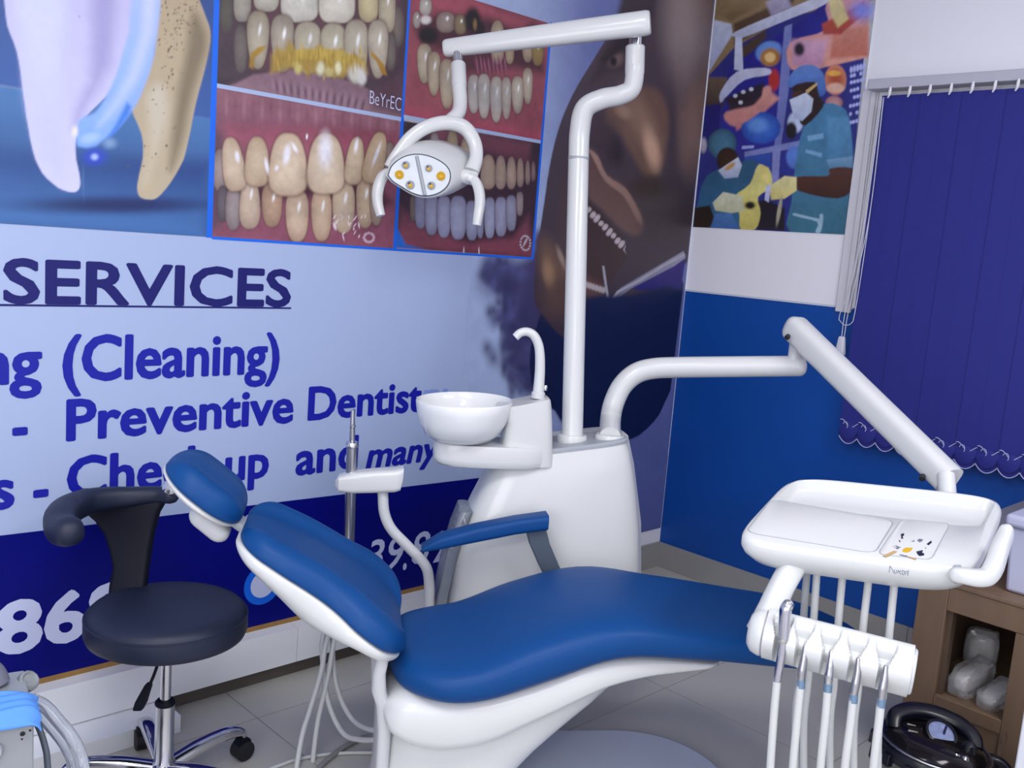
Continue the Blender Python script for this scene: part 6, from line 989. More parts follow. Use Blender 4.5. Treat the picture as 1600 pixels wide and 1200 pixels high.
[0, 2.59, 1.112, 0.031, -0, -0.002, 0.015, 52, 50, 90, 52, 50, 90, 2, 2.8, 0],
[0, 2.519, 1.139, 0.034, -0, -0.002, 0.021, 52, 50, 90, 52, 50, 90, 2, 2.8, 0],
[0, 2.532, 0.948, 0.018, -0.001, -0.003, 0.026, 74, 70, 112, 74, 70, 112, 2, 2.8, 0],
[0, 2.529, 1.061, 0.035, -0.001, -0.003, 0.033, 60, 56, 96, 60, 56, 96, 2, 2.8, 0],
[0, 2.46, 1.357, 0.032, 0.001, -0.002, 0.017, 90, 90, 140, 90, 90, 140, 2, 2.8, 0],
[0, 2.606, 0.952, 0.014, -0.001, -0.001, 0.013, 60, 56, 96, 60, 56, 96, 2, 2.8, 0],
[0, 2.705, 1.054, 0.016, -0, -0.004, 0.032, 52, 50, 90, 52, 50, 90, 2, 2.8, 0],
[0, 2.494, 1.134, 0.015, -0, -0.002, 0.022, 74, 70, 112, 74, 70, 112, 2, 2.8, 0],
[0, 2.417, 1.303, 0.015, 0, -0.002, 0.024, 90, 90, 140, 90, 90, 140, 2, 2.8, 0],
[0, 2.482, 1.283, 0.03, 0.001, -0.003, 0.029, 60, 56, 96, 60, 56, 96, 2, 2.8, 0],
[0, 2.482, 1.201, 0.02, 0, -0.004, 0.034, 52, 50, 90, 52, 50, 90, 2, 2.8, 0],
[0, 2.442, 1.022, 0.031, -0.001, -0.003, 0.033, 52, 50, 90, 52, 50, 90, 2, 2.8, 0],
[0, 2.597, 0.979, 0.035, -0.001, -0.002, 0.02, 52, 50, 90, 52, 50, 90, 2, 2.8, 0],
[0, 2.589, 1.184, 0.019, 0, -0.003, 0.027, 52, 50, 90, 52, 50, 90, 2, 2.8, 0],
[0, 2.506, 1.066, 0.019, -0, -0.003, 0.027, 74, 70, 112, 74, 70, 112, 2, 2.8, 0],
[0, 2.485, 1.296, 0.032, 0.001, -0.004, 0.035, 52, 50, 90, 52, 50, 90, 2, 2.8, 0],
[1, 21, 29, 67, 12, 23, 62, 0.008, 2.803, 0.797, 2.823, 0.779, 2.834, 0.764, 2.853, 0.748, 2.889, 0.725, 2.936, 0.699, 2.988, 0.677, 3.049, 0.658, 3.12, 0.642, 3.188, 0.632, 3.249, 0.631, 3.31, 0.637, 3.365, 0.65, 3.416, 0.672, 3.463, 0.702, 3.501, 0.734, 3.523, 0.77, 3.545, 0.807, 3.567, 0.843, 3.584, 1.33, 3.559, 1.363, 3.535, 1.396, 3.511, 1.428, 2.71, 1.306, 2.685, 1.224, 2.659, 1.14, 2.635, 1.059, 2.637, 0.992, 2.652, 0.93, 2.676, 0.881, 2.714, 0.845, 2.763, 0.819],
[1, 100, 85, 93, 64, 49, 57, 0.006, 3.092, 2.434, 3.065, 2.412, 3.036, 2.389, 3.009, 2.367, 2.983, 2.34, 2.956, 2.311, 2.93, 2.28, 2.905, 2.248, 2.879, 2.213, 2.852, 2.174, 2.819, 2.128, 2.782, 2.075, 2.751, 2.025, 2.728, 1.981, 2.707, 1.937, 2.691, 1.892, 2.677, 1.844, 2.666, 1.793, 2.658, 1.743, 2.652, 1.693, 2.648, 1.641, 2.643, 1.588, 2.637, 1.528, 2.63, 1.463, 2.626, 1.404, 2.625, 1.347, 2.626, 1.291, 2.634, 1.247, 2.651, 1.217, 2.675, 1.196, 2.704, 1.175, 2.735, 1.147, 2.771, 1.118, 2.821, 1.093, 2.896, 1.07, 2.99, 1.051, 3.079, 1.05, 3.156, 1.075, 3.232, 1.12, 3.311, 1.177, 3.402, 1.259, 3.498, 1.345, 3.594, 1.431, 3.589, 2.559, 3.506, 3.855, 3.329, 3.778, 3.156, 3.703, 2.998, 3.634],
[1, 146, 123, 123, 100, 80, 77, 0.07, 3.041, 3.653, 3.506, 3.855, 3.635, 2.157, 3.615, 1.798, 3.516, 1.723, 3.404, 2.059, 3.334, 2.323],
[0, 3.395, 2.425, 0.153, 0.032, -0.038, 0.219, 164, 144, 139, 164, 144, 139, 2, 1.4, 0],
[0, 3.545, 2.032, 0.109, 0.006, 0.013, 0.191, 141, 110, 98, 141, 110, 98, 2, 1.4, 0],
[1, 75, 62, 72, 59, 46, 54, 0.05, 3.049, 2.72, 3.234, 2.77, 3.18, 2.337, 3.022, 2.277, 2.929, 2.132, 2.846, 2.089, 2.951, 2.291],
[0, 2.996, 2.215, 0.083, 0.063, -0.064, 0.032, 62, 49, 54, 62, 49, 54, 2, 1, 0],
[0, 2.983, 2.198, 0.041, 0.031, -0.032, 0.016, 123, 98, 93, 123, 98, 93, 2, 1, 0],
[0, 2.97, 2.189, 0.024, 0.004, -0.003, 0.019, 29, 23, 29, 29, 23, 29, 2, 0.8, 0],
[1, 44, 36, 41, 44, 36, 41, 0.03, 3.018, 2.305, 3.103, 2.365, 3.149, 2.302, 3.026, 2.249, 2.923, 2.173, 2.899, 2.183],
[1, 121, 90, 77, 122, 90, 72, 0.05, 2.983, 2.069, 3.025, 2.094, 3.084, 2.112, 3.14, 2.124, 3.193, 2.13, 3.246, 2.13, 3.29, 2.118, 3.322, 2.091, 3.346, 2.051, 3.36, 2.006, 3.364, 1.955, 3.359, 1.897, 3.347, 1.849, 3.328, 1.809, 3.301, 1.777, 3.27, 1.763, 3.237, 1.772, 3.198, 1.799, 3.161, 1.828, 3.124, 1.858, 3.086, 1.892, 3.051, 1.919, 3.013, 1.93, 2.976, 1.935, 2.954, 1.949, 2.95, 1.985, 2.96, 2.031],
[0, 3.191, 1.983, 0.071, 0.032, -0.129, 0.125, 150, 117, 95, 150, 117, 95, 2, 1.3, 0],
[0, 3.264, 1.886, 0.052, 0.013, -0.047, 0.088, 216, 171, 140, 216, 171, 140, 2, 1.2, 0],
[0, 3.061, 2.009, 0.052, -0.014, 0.021, 0.025, 168, 134, 112, 168, 134, 112, 2, 1.3, 0],
[0, 3.012, 1.862, 0.054, 0.02, -0.049, 0.063, 41, 31, 34, 41, 31, 34, 2, 1, 0],
[0, 3.275, 1.732, 0.151, 0.014, -0.008, 0.052, 62, 44, 41, 62, 44, 41, 2, 1.2, 0],
[0, 2.94, 1.89, 0.111, 0.014, -0.014, 0.1, 71, 54, 59, 71, 54, 59, 2, 1.4, 0],
[1, 103, 73, 70, 118, 87, 80, 0.03, 2.868, 1.84, 2.881, 1.85, 2.904, 1.839, 2.926, 1.823, 2.944, 1.804, 2.962, 1.778, 2.986, 1.756, 3.021, 1.742, 3.064, 1.731, 3.104, 1.716, 3.144, 1.692, 3.183, 1.662, 3.215, 1.634, 3.24, 1.607, 3.258, 1.581, 3.264, 1.559, 3.255, 1.541, 3.233, 1.527, 3.207, 1.521, 3.177, 1.524, 3.142, 1.534, 3.105, 1.549, 3.063, 1.568, 3.017, 1.593, 2.978, 1.615, 2.944, 1.628, 2.914, 1.641, 2.891, 1.666, 2.876, 1.722, 2.868, 1.793],
[1, 177, 139, 123, 144, 108, 98, 0.012, 2.869, 1.838, 2.881, 1.837, 2.904, 1.83, 2.927, 1.819, 2.946, 1.799, 2.967, 1.772, 2.993, 1.75, 3.031, 1.736, 3.076, 1.725, 3.117, 1.71, 3.154, 1.684, 3.189, 1.653, 3.216, 1.626, 3.235, 1.604, 3.246, 1.585, 3.249, 1.574, 3.244, 1.57, 3.23, 1.574, 3.21, 1.587, 3.182, 1.613, 3.147, 1.649, 3.11, 1.678, 3.069, 1.696, 3.024, 1.71, 2.985, 1.727, 2.953, 1.752, 2.924, 1.782, 2.902, 1.805, 2.884, 1.821, 2.871, 1.832],
[1, 59, 39, 41, 72, 46, 44, 0.03, 2.882, 1.651, 2.981, 1.593, 3.135, 1.504, 3.171, 1.429, 3.066, 1.316, 2.975, 1.298, 2.897, 1.371],
[0, 2.902, 1.606, 0.013, -0.005, 0.009, 0.01, 207, 194, 192, 200, 174, 180, 2.6, 0.4, 0],
[0, 2.929, 1.588, 0.014, -0.005, 0.011, 0.013, 207, 194, 192, 200, 174, 180, 2.6, 0.4, 0],
[0, 2.955, 1.576, 0.014, -0.005, 0.014, 0.016, 207, 194, 192, 200, 174, 180, 2.6, 0.4, 0],
[0, 2.983, 1.558, 0.014, -0.005, 0.009, 0.01, 207, 194, 192, 200, 174, 180, 2.6, 0.4, 0],
[0, 3.01, 1.545, 0.014, -0.005, 0.012, 0.013, 207, 194, 192, 200, 174, 180, 2.6, 0.4, 0],
[0, 3.039, 1.527, 0.014, -0.005, 0.014, 0.016, 207, 194, 192, 200, 174, 180, 2.6, 0.4, 0],
[0, 3.067, 1.514, 0.014, -0.005, 0.009, 0.011, 207, 194, 192, 200, 174, 180, 2.6, 0.4, 0],
[0, 3.096, 1.495, 0.015, -0.005, 0.012, 0.013, 207, 194, 192, 200, 174, 180, 2.6, 0.4, 0],
[0, 3.124, 1.482, 0.015, -0.005, 0.014, 0.016, 207, 194, 192, 200, 174, 180, 2.6, 0.4, 0],
[1, 200, 188, 188, 200, 188, 188, 0.004, 3.151, 1.482, 3.147, 1.459, 3.165, 1.438, 3.137, 1.461],
[1, 116, 82, 72, 100, 70, 62, 0.04, 2.771, 1.41, 2.923, 1.342, 3.056, 1.3, 3.028, 1.253, 2.866, 1.266, 2.759, 1.337],
[0, 2.928, 1.309, 0.016, 0, -0.002, 0.014, 196, 184, 180, 185, 164, 164, 2, 0.5, 0],
[0, 2.949, 1.305, 0.016, 0, -0.002, 0.014, 196, 184, 180, 185, 164, 164, 2, 0.5, 0],
[0, 2.97, 1.301, 0.016, 0, -0.002, 0.014, 196, 184, 180, 185, 164, 164, 2, 0.5, 0],
[0, 2.991, 1.297, 0.016, 0, -0.002, 0.014, 196, 184, 180, 185, 164, 164, 2, 0.5, 0],
[0, 3.013, 1.293, 0.016, 0, -0.002, 0.014, 196, 184, 180, 185, 164, 164, 2, 0.5, 0],
[0, 3.034, 1.289, 0.016, 0, -0.002, 0.014, 196, 184, 180, 185, 164, 164, 2, 0.5, 0],
[0, 2.765, 1.41, 0.015, 0.005, -0.03, 0.045, 184, 156, 140, 184, 156, 140, 2, 1.2, 0],
[0, 2.712, 1.372, 0.064, 0.012, -0.048, 0.111, 124, 92, 72, 124, 92, 72, 2, 1.4, 0],
[0, 2.705, 1.342, 0.032, 0.005, -0.023, 0.062, 166, 128, 95, 166, 128, 95, 2, 1.3, 0],
[0, 2.813, 1.544, 0.086, 0.006, -0.02, 0.158, 85, 64, 62, 85, 64, 62, 2, 1.4, 0],
[0, 2.77, 1.249, 0.107, 0.002, -0.011, 0.088, 95, 70, 59, 95, 70, 59, 2, 1.4, 0],
[0, 3.527, 1.659, 0.164, 0.013, -0.025, 0.145, 67, 52, 59, 67, 52, 59, 2, 1.4, 0],
[0, 3.382, 1.551, 0.157, 0.01, -0.013, 0.079, 72, 54, 59, 72, 54, 59, 2, 1.3, 0],
[1, 42, 26, 120, 36, 20, 112, 0.006, 3.215, 1.304, 3.578, 1.447, 3.568, 1.304, 3.267, 1.293],
[1, 164, 159, 180, 123, 118, 139, 0.006, 3.145, 1.302, 3.558, 1.476, 3.58, 1.447, 3.501, 1.407, 3.215, 1.301, 3.105, 1.245, 3.071, 1.245],
[0, 3.021, 1.384, 0.008, 0, -0.001, 0.005, 184, 180, 188, 184, 180, 188, 2, 0.8, 0],
[0, 3.023, 1.379, 0.008, 0, -0.001, 0.005, 184, 180, 188, 184, 180, 188, 2, 0.8, 0],
[0, 3.025, 1.374, 0.008, 0, -0.001, 0.005, 184, 180, 188, 184, 180, 188, 2, 0.8, 0],
[0, 3.026, 1.37, 0.008, 0, -0.001, 0.005, 184, 180, 188, 184, 180, 188, 2, 0.8, 0],
[0, 3.028, 1.365, 0.008, 0, -0.001, 0.005, 184, 180, 188, 184, 180, 188, 2, 0.8, 0],
[0, 3.03, 1.36, 0.008, 0, -0.001, 0.005, 184, 180, 188, 184, 180, 188, 2, 0.8, 0],
[0, 3.031, 1.355, 0.008, 0, -0.001, 0.005, 184, 180, 188, 184, 180, 188, 2, 0.8, 0],
[0, 3.033, 1.351, 0.008, 0, -0.001, 0.005, 184, 180, 188, 184, 180, 188, 2, 0.8, 0],
[0, 3.035, 1.346, 0.008, 0, -0.001, 0.005, 184, 180, 188, 184, 180, 188, 2, 0.8, 0],
[0, 3.036, 1.341, 0.008, 0, -0.001, 0.005, 184, 180, 188, 184, 180, 188, 2, 0.8, 0],
[0, 3.038, 1.336, 0.008, 0, -0.001, 0.005, 184, 180, 188, 184, 180, 188, 2, 0.8, 0],
[0, 3.04, 1.332, 0.008, 0, -0.001, 0.005, 184, 180, 188, 184, 180, 188, 2, 0.8, 0],
[0, 3.042, 1.327, 0.008, 0, -0.001, 0.005, 184, 180, 188, 184, 180, 188, 2, 0.8, 0],
[0, 3.043, 1.322, 0.008, 0, -0.001, 0.005, 184, 180, 188, 184, 180, 188, 2, 0.8, 0],
[0, 3.045, 1.317, 0.008, 0, -0.001, 0.005, 184, 180, 188, 184, 180, 188, 2, 0.8, 0],
[0, 3.047, 1.313, 0.008, 0, -0.001, 0.005, 184, 180, 188, 184, 180, 188, 2, 0.8, 0],
[0, 3.048, 1.308, 0.008, 0, -0.001, 0.005, 184, 180, 188, 184, 180, 188, 2, 0.8, 0],
[0, 3.05, 1.304, 0.008, 0, -0.001, 0.005, 184, 180, 188, 184, 180, 188, 2, 0.8, 0],
[0, 3.051, 1.301, 0.008, 0, -0.001, 0.005, 184, 180, 188, 184, 180, 188, 2, 0.8, 0],
[0, 3.052, 1.298, 0.008, 0, -0.001, 0.005, 184, 180, 188, 184, 180, 188, 2, 0.8, 0],
[0, 3.054, 1.294, 0.008, 0, -0.001, 0.005, 184, 180, 188, 184, 180, 188, 2, 0.8, 0],
[0, 3.055, 1.291, 0.008, 0, -0.001, 0.005, 184, 180, 188, 184, 180, 188, 2, 0.8, 0],
[0, 3.056, 1.288, 0.008, 0, -0.001, 0.005, 184, 180, 188, 184, 180, 188, 2, 0.8, 0],
[0, 3.058, 1.284, 0.008, 0, -0.001, 0.005, 184, 180, 188, 184, 180, 188, 2, 0.8, 0],
[0, 3.059, 1.281, 0.008, 0, -0.001, 0.005, 184, 180, 188, 184, 180, 188, 2, 0.8, 0],
[0, 3.061, 1.278, 0.008, 0, -0.001, 0.005, 184, 180, 188, 184, 180, 188, 2, 0.8, 0],
[0, 3.062, 1.274, 0.008, 0, -0.001, 0.005, 184, 180, 188, 184, 180, 188, 2, 0.8, 0],
[0, 3.063, 1.271, 0.008, 0, -0.001, 0.005, 184, 180, 188, 184, 180, 188, 2, 0.8, 0],
[0, 3.065, 1.268, 0.008, 0, -0.001, 0.005, 184, 180, 188, 184, 180, 188, 2, 0.8, 0],
[0, 3.066, 1.264, 0.008, 0, -0.001, 0.005, 184, 180, 188, 184, 180, 188, 2, 0.8, 0],
[0, 3.067, 1.261, 0.008, 0, -0.001, 0.005, 184, 180, 188, 184, 180, 188, 2, 0.8, 0],
[0, 3.069, 1.257, 0.008, 0, -0.001, 0.005, 184, 180, 188, 184, 180, 188, 2, 0.8, 0],
[0, 3.07, 1.254, 0.008, 0, -0.001, 0.005, 184, 180, 188, 184, 180, 188, 2, 0.8, 0],
[0, 3.072, 1.254, 0.008, 0, -0.001, 0.005, 184, 180, 188, 184, 180, 188, 2, 0.8, 0],
[0, 3.073, 1.253, 0.008, 0, -0.001, 0.005, 184, 180, 188, 184, 180, 188, 2, 0.8, 0],
[0, 3.075, 1.253, 0.008, 0, -0.001, 0.005, 184, 180, 188, 184, 180, 188, 2, 0.8, 0],
[0, 3.076, 1.253, 0.008, 0, -0.001, 0.005, 184, 180, 188, 184, 180, 188, 2, 0.8, 0],
[0, 3.078, 1.252, 0.008, 0, -0.001, 0.005, 184, 180, 188, 184, 180, 188, 2, 0.8, 0],
[0, 3.079, 1.252, 0.008, 0, -0.001, 0.005, 184, 180, 188, 184, 180, 188, 2, 0.8, 0],
[0, 3.081, 1.252, 0.008, 0, -0.001, 0.005, 184, 180, 188, 184, 180, 188, 2, 0.8, 0],
[0, 3.083, 1.251, 0.008, 0, -0.001, 0.005, 184, 180, 188, 184, 180, 188, 2, 0.8, 0],
[0, 3.084, 1.251, 0.008, 0, -0.001, 0.005, 184, 180, 188, 184, 180, 188, 2, 0.8, 0],
[0, 3.086, 1.25, 0.008, 0, -0.001, 0.005, 184, 180, 188, 184, 180, 188, 2, 0.8, 0],
[0, 3.087, 1.25, 0.008, 0, -0.001, 0.005, 184, 180, 188, 184, 180, 188, 2, 0.8, 0],
[0, 3.089, 1.25, 0.008, 0, -0.001, 0.005, 184, 180, 188, 184, 180, 188, 2, 0.8, 0],
[0, 3.09, 1.249, 0.008, 0, -0.001, 0.005, 184, 180, 188, 184, 180, 188, 2, 0.8, 0],
[0, 3.092, 1.249, 0.008, 0, -0.001, 0.005, 184, 180, 188, 184, 180, 188, 2, 0.8, 0],
[0, 3.093, 1.249, 0.008, 0, -0.001, 0.005, 184, 180, 188, 184, 180, 188, 2, 0.8, 0],
[0, 3.095, 1.248, 0.008, 0, -0.001, 0.005, 184, 180, 188, 184, 180, 188, 2, 0.8, 0],
[0, 3.097, 1.251, 0.008, 0, -0.001, 0.005, 184, 180, 188, 184, 180, 188, 2, 0.8, 0],
[0, 3.099, 1.253, 0.008, 0, -0.001, 0.005, 184, 180, 188, 184, 180, 188, 2, 0.8, 0],
[0, 3.102, 1.255, 0.008, 0, -0.001, 0.005, 184, 180, 188, 184, 180, 188, 2, 0.8, 0],
[0, 3.104, 1.258, 0.008, 0, -0.001, 0.005, 184, 180, 188, 184, 180, 188, 2, 0.8, 0],
[0, 3.106, 1.26, 0.008, 0, -0.001, 0.005, 184, 180, 188, 184, 180, 188, 2, 0.8, 0],
[0, 3.108, 1.263, 0.008, 0, -0.001, 0.005, 184, 180, 188, 184, 180, 188, 2, 0.8, 0],
[0, 3.111, 1.265, 0.008, 0, -0.001, 0.005, 184, 180, 188, 184, 180, 188, 2, 0.8, 0],
[0, 3.113, 1.267, 0.008, 0, -0.001, 0.005, 184, 180, 188, 184, 180, 188, 2, 0.8, 0],
[0, 3.115, 1.27, 0.008, 0, -0.001, 0.005, 184, 180, 188, 184, 180, 188, 2, 0.8, 0],
[0, 3.117, 1.272, 0.008, 0, -0.001, 0.005, 184, 180, 188, 184, 180, 188, 2, 0.8, 0],
[0, 3.119, 1.274, 0.008, 0, -0.001, 0.005, 184, 180, 188, 184, 180, 188, 2, 0.8, 0],
[0, 3.122, 1.277, 0.008, 0, -0.001, 0.005, 184, 180, 188, 184, 180, 188, 2, 0.8, 0],
[0, 3.124, 1.279, 0.008, 0, -0.001, 0.005, 184, 180, 188, 184, 180, 188, 2, 0.8, 0],
[0, 3.126, 1.282, 0.008, 0, -0.001, 0.005, 184, 180, 188, 184, 180, 188, 2, 0.8, 0],
[0, 3.128, 1.284, 0.009, 0, -0.001, 0.005, 184, 180, 188, 184, 180, 188, 2, 0.8, 0],
[0, 3.131, 1.286, 0.009, 0, -0.001, 0.005, 184, 180, 188, 184, 180, 188, 2, 0.8, 0],
[0, 3.139, 1.289, 0.009, 0, -0.001, 0.005, 184, 180, 188, 184, 180, 188, 2, 0.8, 0],
[0, 3.147, 1.292, 0.009, 0, -0.001, 0.005, 184, 180, 188, 184, 180, 188, 2, 0.8, 0],
[0, 3.155, 1.295, 0.009, 0, -0.001, 0.005, 184, 180, 188, 184, 180, 188, 2, 0.8, 0],
[0, 3.163, 1.298, 0.009, 0, -0.001, 0.005, 184, 180, 188, 184, 180, 188, 2, 0.8, 0],
[0, 3.171, 1.301, 0.009, 0, -0.001, 0.005, 184, 180, 188, 184, 180, 188, 2, 0.8, 0],
[0, 3.179, 1.304, 0.009, 0, -0.001, 0.006, 184, 180, 188, 184, 180, 188, 2, 0.8, 0],
[0, 3.187, 1.307, 0.009, 0, -0.001, 0.006, 184, 180, 188, 184, 180, 188, 2, 0.8, 0],
[0, 3.195, 1.31, 0.009, 0, -0.001, 0.006, 184, 180, 188, 184, 180, 188, 2, 0.8, 0],
[0, 3.203, 1.313, 0.009, 0, -0.001, 0.006, 184, 180, 188, 184, 180, 188, 2, 0.8, 0],
[0, 3.211, 1.316, 0.009, 0, -0.001, 0.006, 184, 180, 188, 184, 180, 188, 2, 0.8, 0],
[0, 3.219, 1.319, 0.009, 0, -0.001, 0.006, 184, 180, 188, 184, 180, 188, 2, 0.8, 0],
[0, 3.228, 1.322, 0.009, 0, -0.001, 0.006, 184, 180, 188, 184, 180, 188, 2, 0.8, 0],
[0, 3.236, 1.325, 0.009, 0, -0.001, 0.006, 184, 180, 188, 184, 180, 188, 2, 0.8, 0],
[0, 3.244, 1.328, 0.009, 0, -0.001, 0.006, 184, 180, 188, 184, 180, 188, 2, 0.8, 0],
[0, 3.252, 1.331, 0.009, 0, -0.001, 0.006, 184, 180, 188, 184, 180, 188, 2, 0.8, 0],
[0, 3.261, 1.334, 0.009, 0, -0.001, 0.006, 184, 180, 188, 184, 180, 188, 2, 0.8, 0],
[0, 3.27, 1.338, 0.009, 0, -0.001, 0.006, 184, 180, 188, 184, 180, 188, 2, 0.8, 0],
[0, 3.279, 1.342, 0.009, 0, -0.001, 0.006, 184, 180, 188, 184, 180, 188, 2, 0.8, 0],
[0, 3.288, 1.346, 0.009, 0, -0.001, 0.006, 184, 180, 188, 184, 180, 188, 2, 0.8, 0],
[0, 3.297, 1.35, 0.009, 0, -0.001, 0.006, 184, 180, 188, 184, 180, 188, 2, 0.8, 0],
[0, 3.306, 1.354, 0.009, 0, -0.001, 0.006, 184, 180, 188, 184, 180, 188, 2, 0.8, 0],
[0, 3.315, 1.358, 0.009, 0, -0.001, 0.006, 184, 180, 188, 184, 180, 188, 2, 0.8, 0],
[0, 3.324, 1.362, 0.009, 0, -0.001, 0.006, 184, 180, 188, 184, 180, 188, 2, 0.8, 0],
[0, 3.333, 1.366, 0.009, 0, -0.001, 0.006, 184, 180, 188, 184, 180, 188, 2, 0.8, 0],
[0, 3.342, 1.37, 0.009, 0, -0.001, 0.006, 184, 180, 188, 184, 180, 188, 2, 0.8, 0],
[0, 3.351, 1.374, 0.009, 0, -0.001, 0.006, 184, 180, 188, 184, 180, 188, 2, 0.8, 0],
[0, 3.361, 1.378, 0.009, 0, -0.001, 0.006, 184, 180, 188, 184, 180, 188, 2, 0.8, 0],
[0, 3.37, 1.382, 0.009, 0, -0.001, 0.006, 184, 180, 188, 184, 180, 188, 2, 0.8, 0],
[0, 3.379, 1.386, 0.009, 0, -0.001, 0.006, 184, 180, 188, 184, 180, 188, 2, 0.8, 0],
[0, 3.388, 1.39, 0.009, 0, -0.001, 0.006, 184, 180, 188, 184, 180, 188, 2, 0.8, 0],
[0, 3.398, 1.395, 0.009, 0, -0.001, 0.006, 184, 180, 188, 184, 180, 188, 2, 0.8, 0],
[0, 3.407, 1.399, 0.009, 0, -0.001, 0.006, 184, 180, 188, 184, 180, 188, 2, 0.8, 0],
[0, 3.417, 1.403, 0.009, 0, -0.001, 0.006, 184, 180, 188, 184, 180, 188, 2, 0.8, 0],
[0, 3.428, 1.407, 0.009, 0, -0.001, 0.006, 184, 180, 188, 184, 180, 188, 2, 0.8, 0],
[0, 3.438, 1.411, 0.009, 0, -0.001, 0.006, 184, 180, 188, 184, 180, 188, 2, 0.8, 0],
[0, 3.448, 1.415, 0.009, 0, -0.001, 0.006, 184, 180, 188, 184, 180, 188, 2, 0.8, 0],
[0, 3.459, 1.419, 0.009, 0, -0.001, 0.006, 184, 180, 188, 184, 180, 188, 2, 0.8, 0],
[0, 3.469, 1.423, 0.009, 0, -0.001, 0.006, 184, 180, 188, 184, 180, 188, 2, 0.8, 0],
[0, 3.479, 1.427, 0.01, 0, -0.001, 0.006, 184, 180, 188, 184, 180, 188, 2, 0.8, 0],
[0, 3.49, 1.431, 0.01, 0, -0.001, 0.006, 184, 180, 188, 184, 180, 188, 2, 0.8, 0],
[0, 3.5, 1.435, 0.01, 0, -0.001, 0.006, 184, 180, 188, 184, 180, 188, 2, 0.8, 0],
[0, 3.511, 1.439, 0.01, 0, -0.001, 0.006, 184, 180, 188, 184, 180, 188, 2, 0.8, 0],
[0, 3.521, 1.443, 0.01, 0, -0.001, 0.006, 184, 180, 188, 184, 180, 188, 2, 0.8, 0],
[0, 3.532, 1.447, 0.01, 0, -0.001, 0.006, 184, 180, 188, 184, 180, 188, 2, 0.8, 0],
[0, 3.543, 1.451, 0.01, 0, -0.001, 0.006, 184, 180, 188, 184, 180, 188, 2, 0.8, 0],
[0, 3.553, 1.455, 0.01, 0, -0.001, 0.006, 184, 180, 188, 184, 180, 188, 2, 0.8, 0],
[0, 3.564, 1.46, 0.01, 0, -0.001, 0.006, 184, 180, 188, 184, 180, 188, 2, 0.8, 0],
[1, 18, 29, 70, 11, 26, 67, 0.03, 2.843, 1.1, 2.863, 1.165, 2.89, 1.216, 2.935, 1.252, 3.011, 1.268, 3.113, 1.27, 3.219, 1.272, 3.341, 1.295, 3.475, 1.319, 3.569, 1.299, 3.568, 0.921, 3.522, 0.811, 3.452, 0.712, 3.365, 0.65, 3.252, 0.635, 3.12, 0.652, 3.011, 0.68, 2.922, 0.711, 2.846, 0.754, 2.801, 0.813, 2.795, 0.901, 2.816, 1.01]]
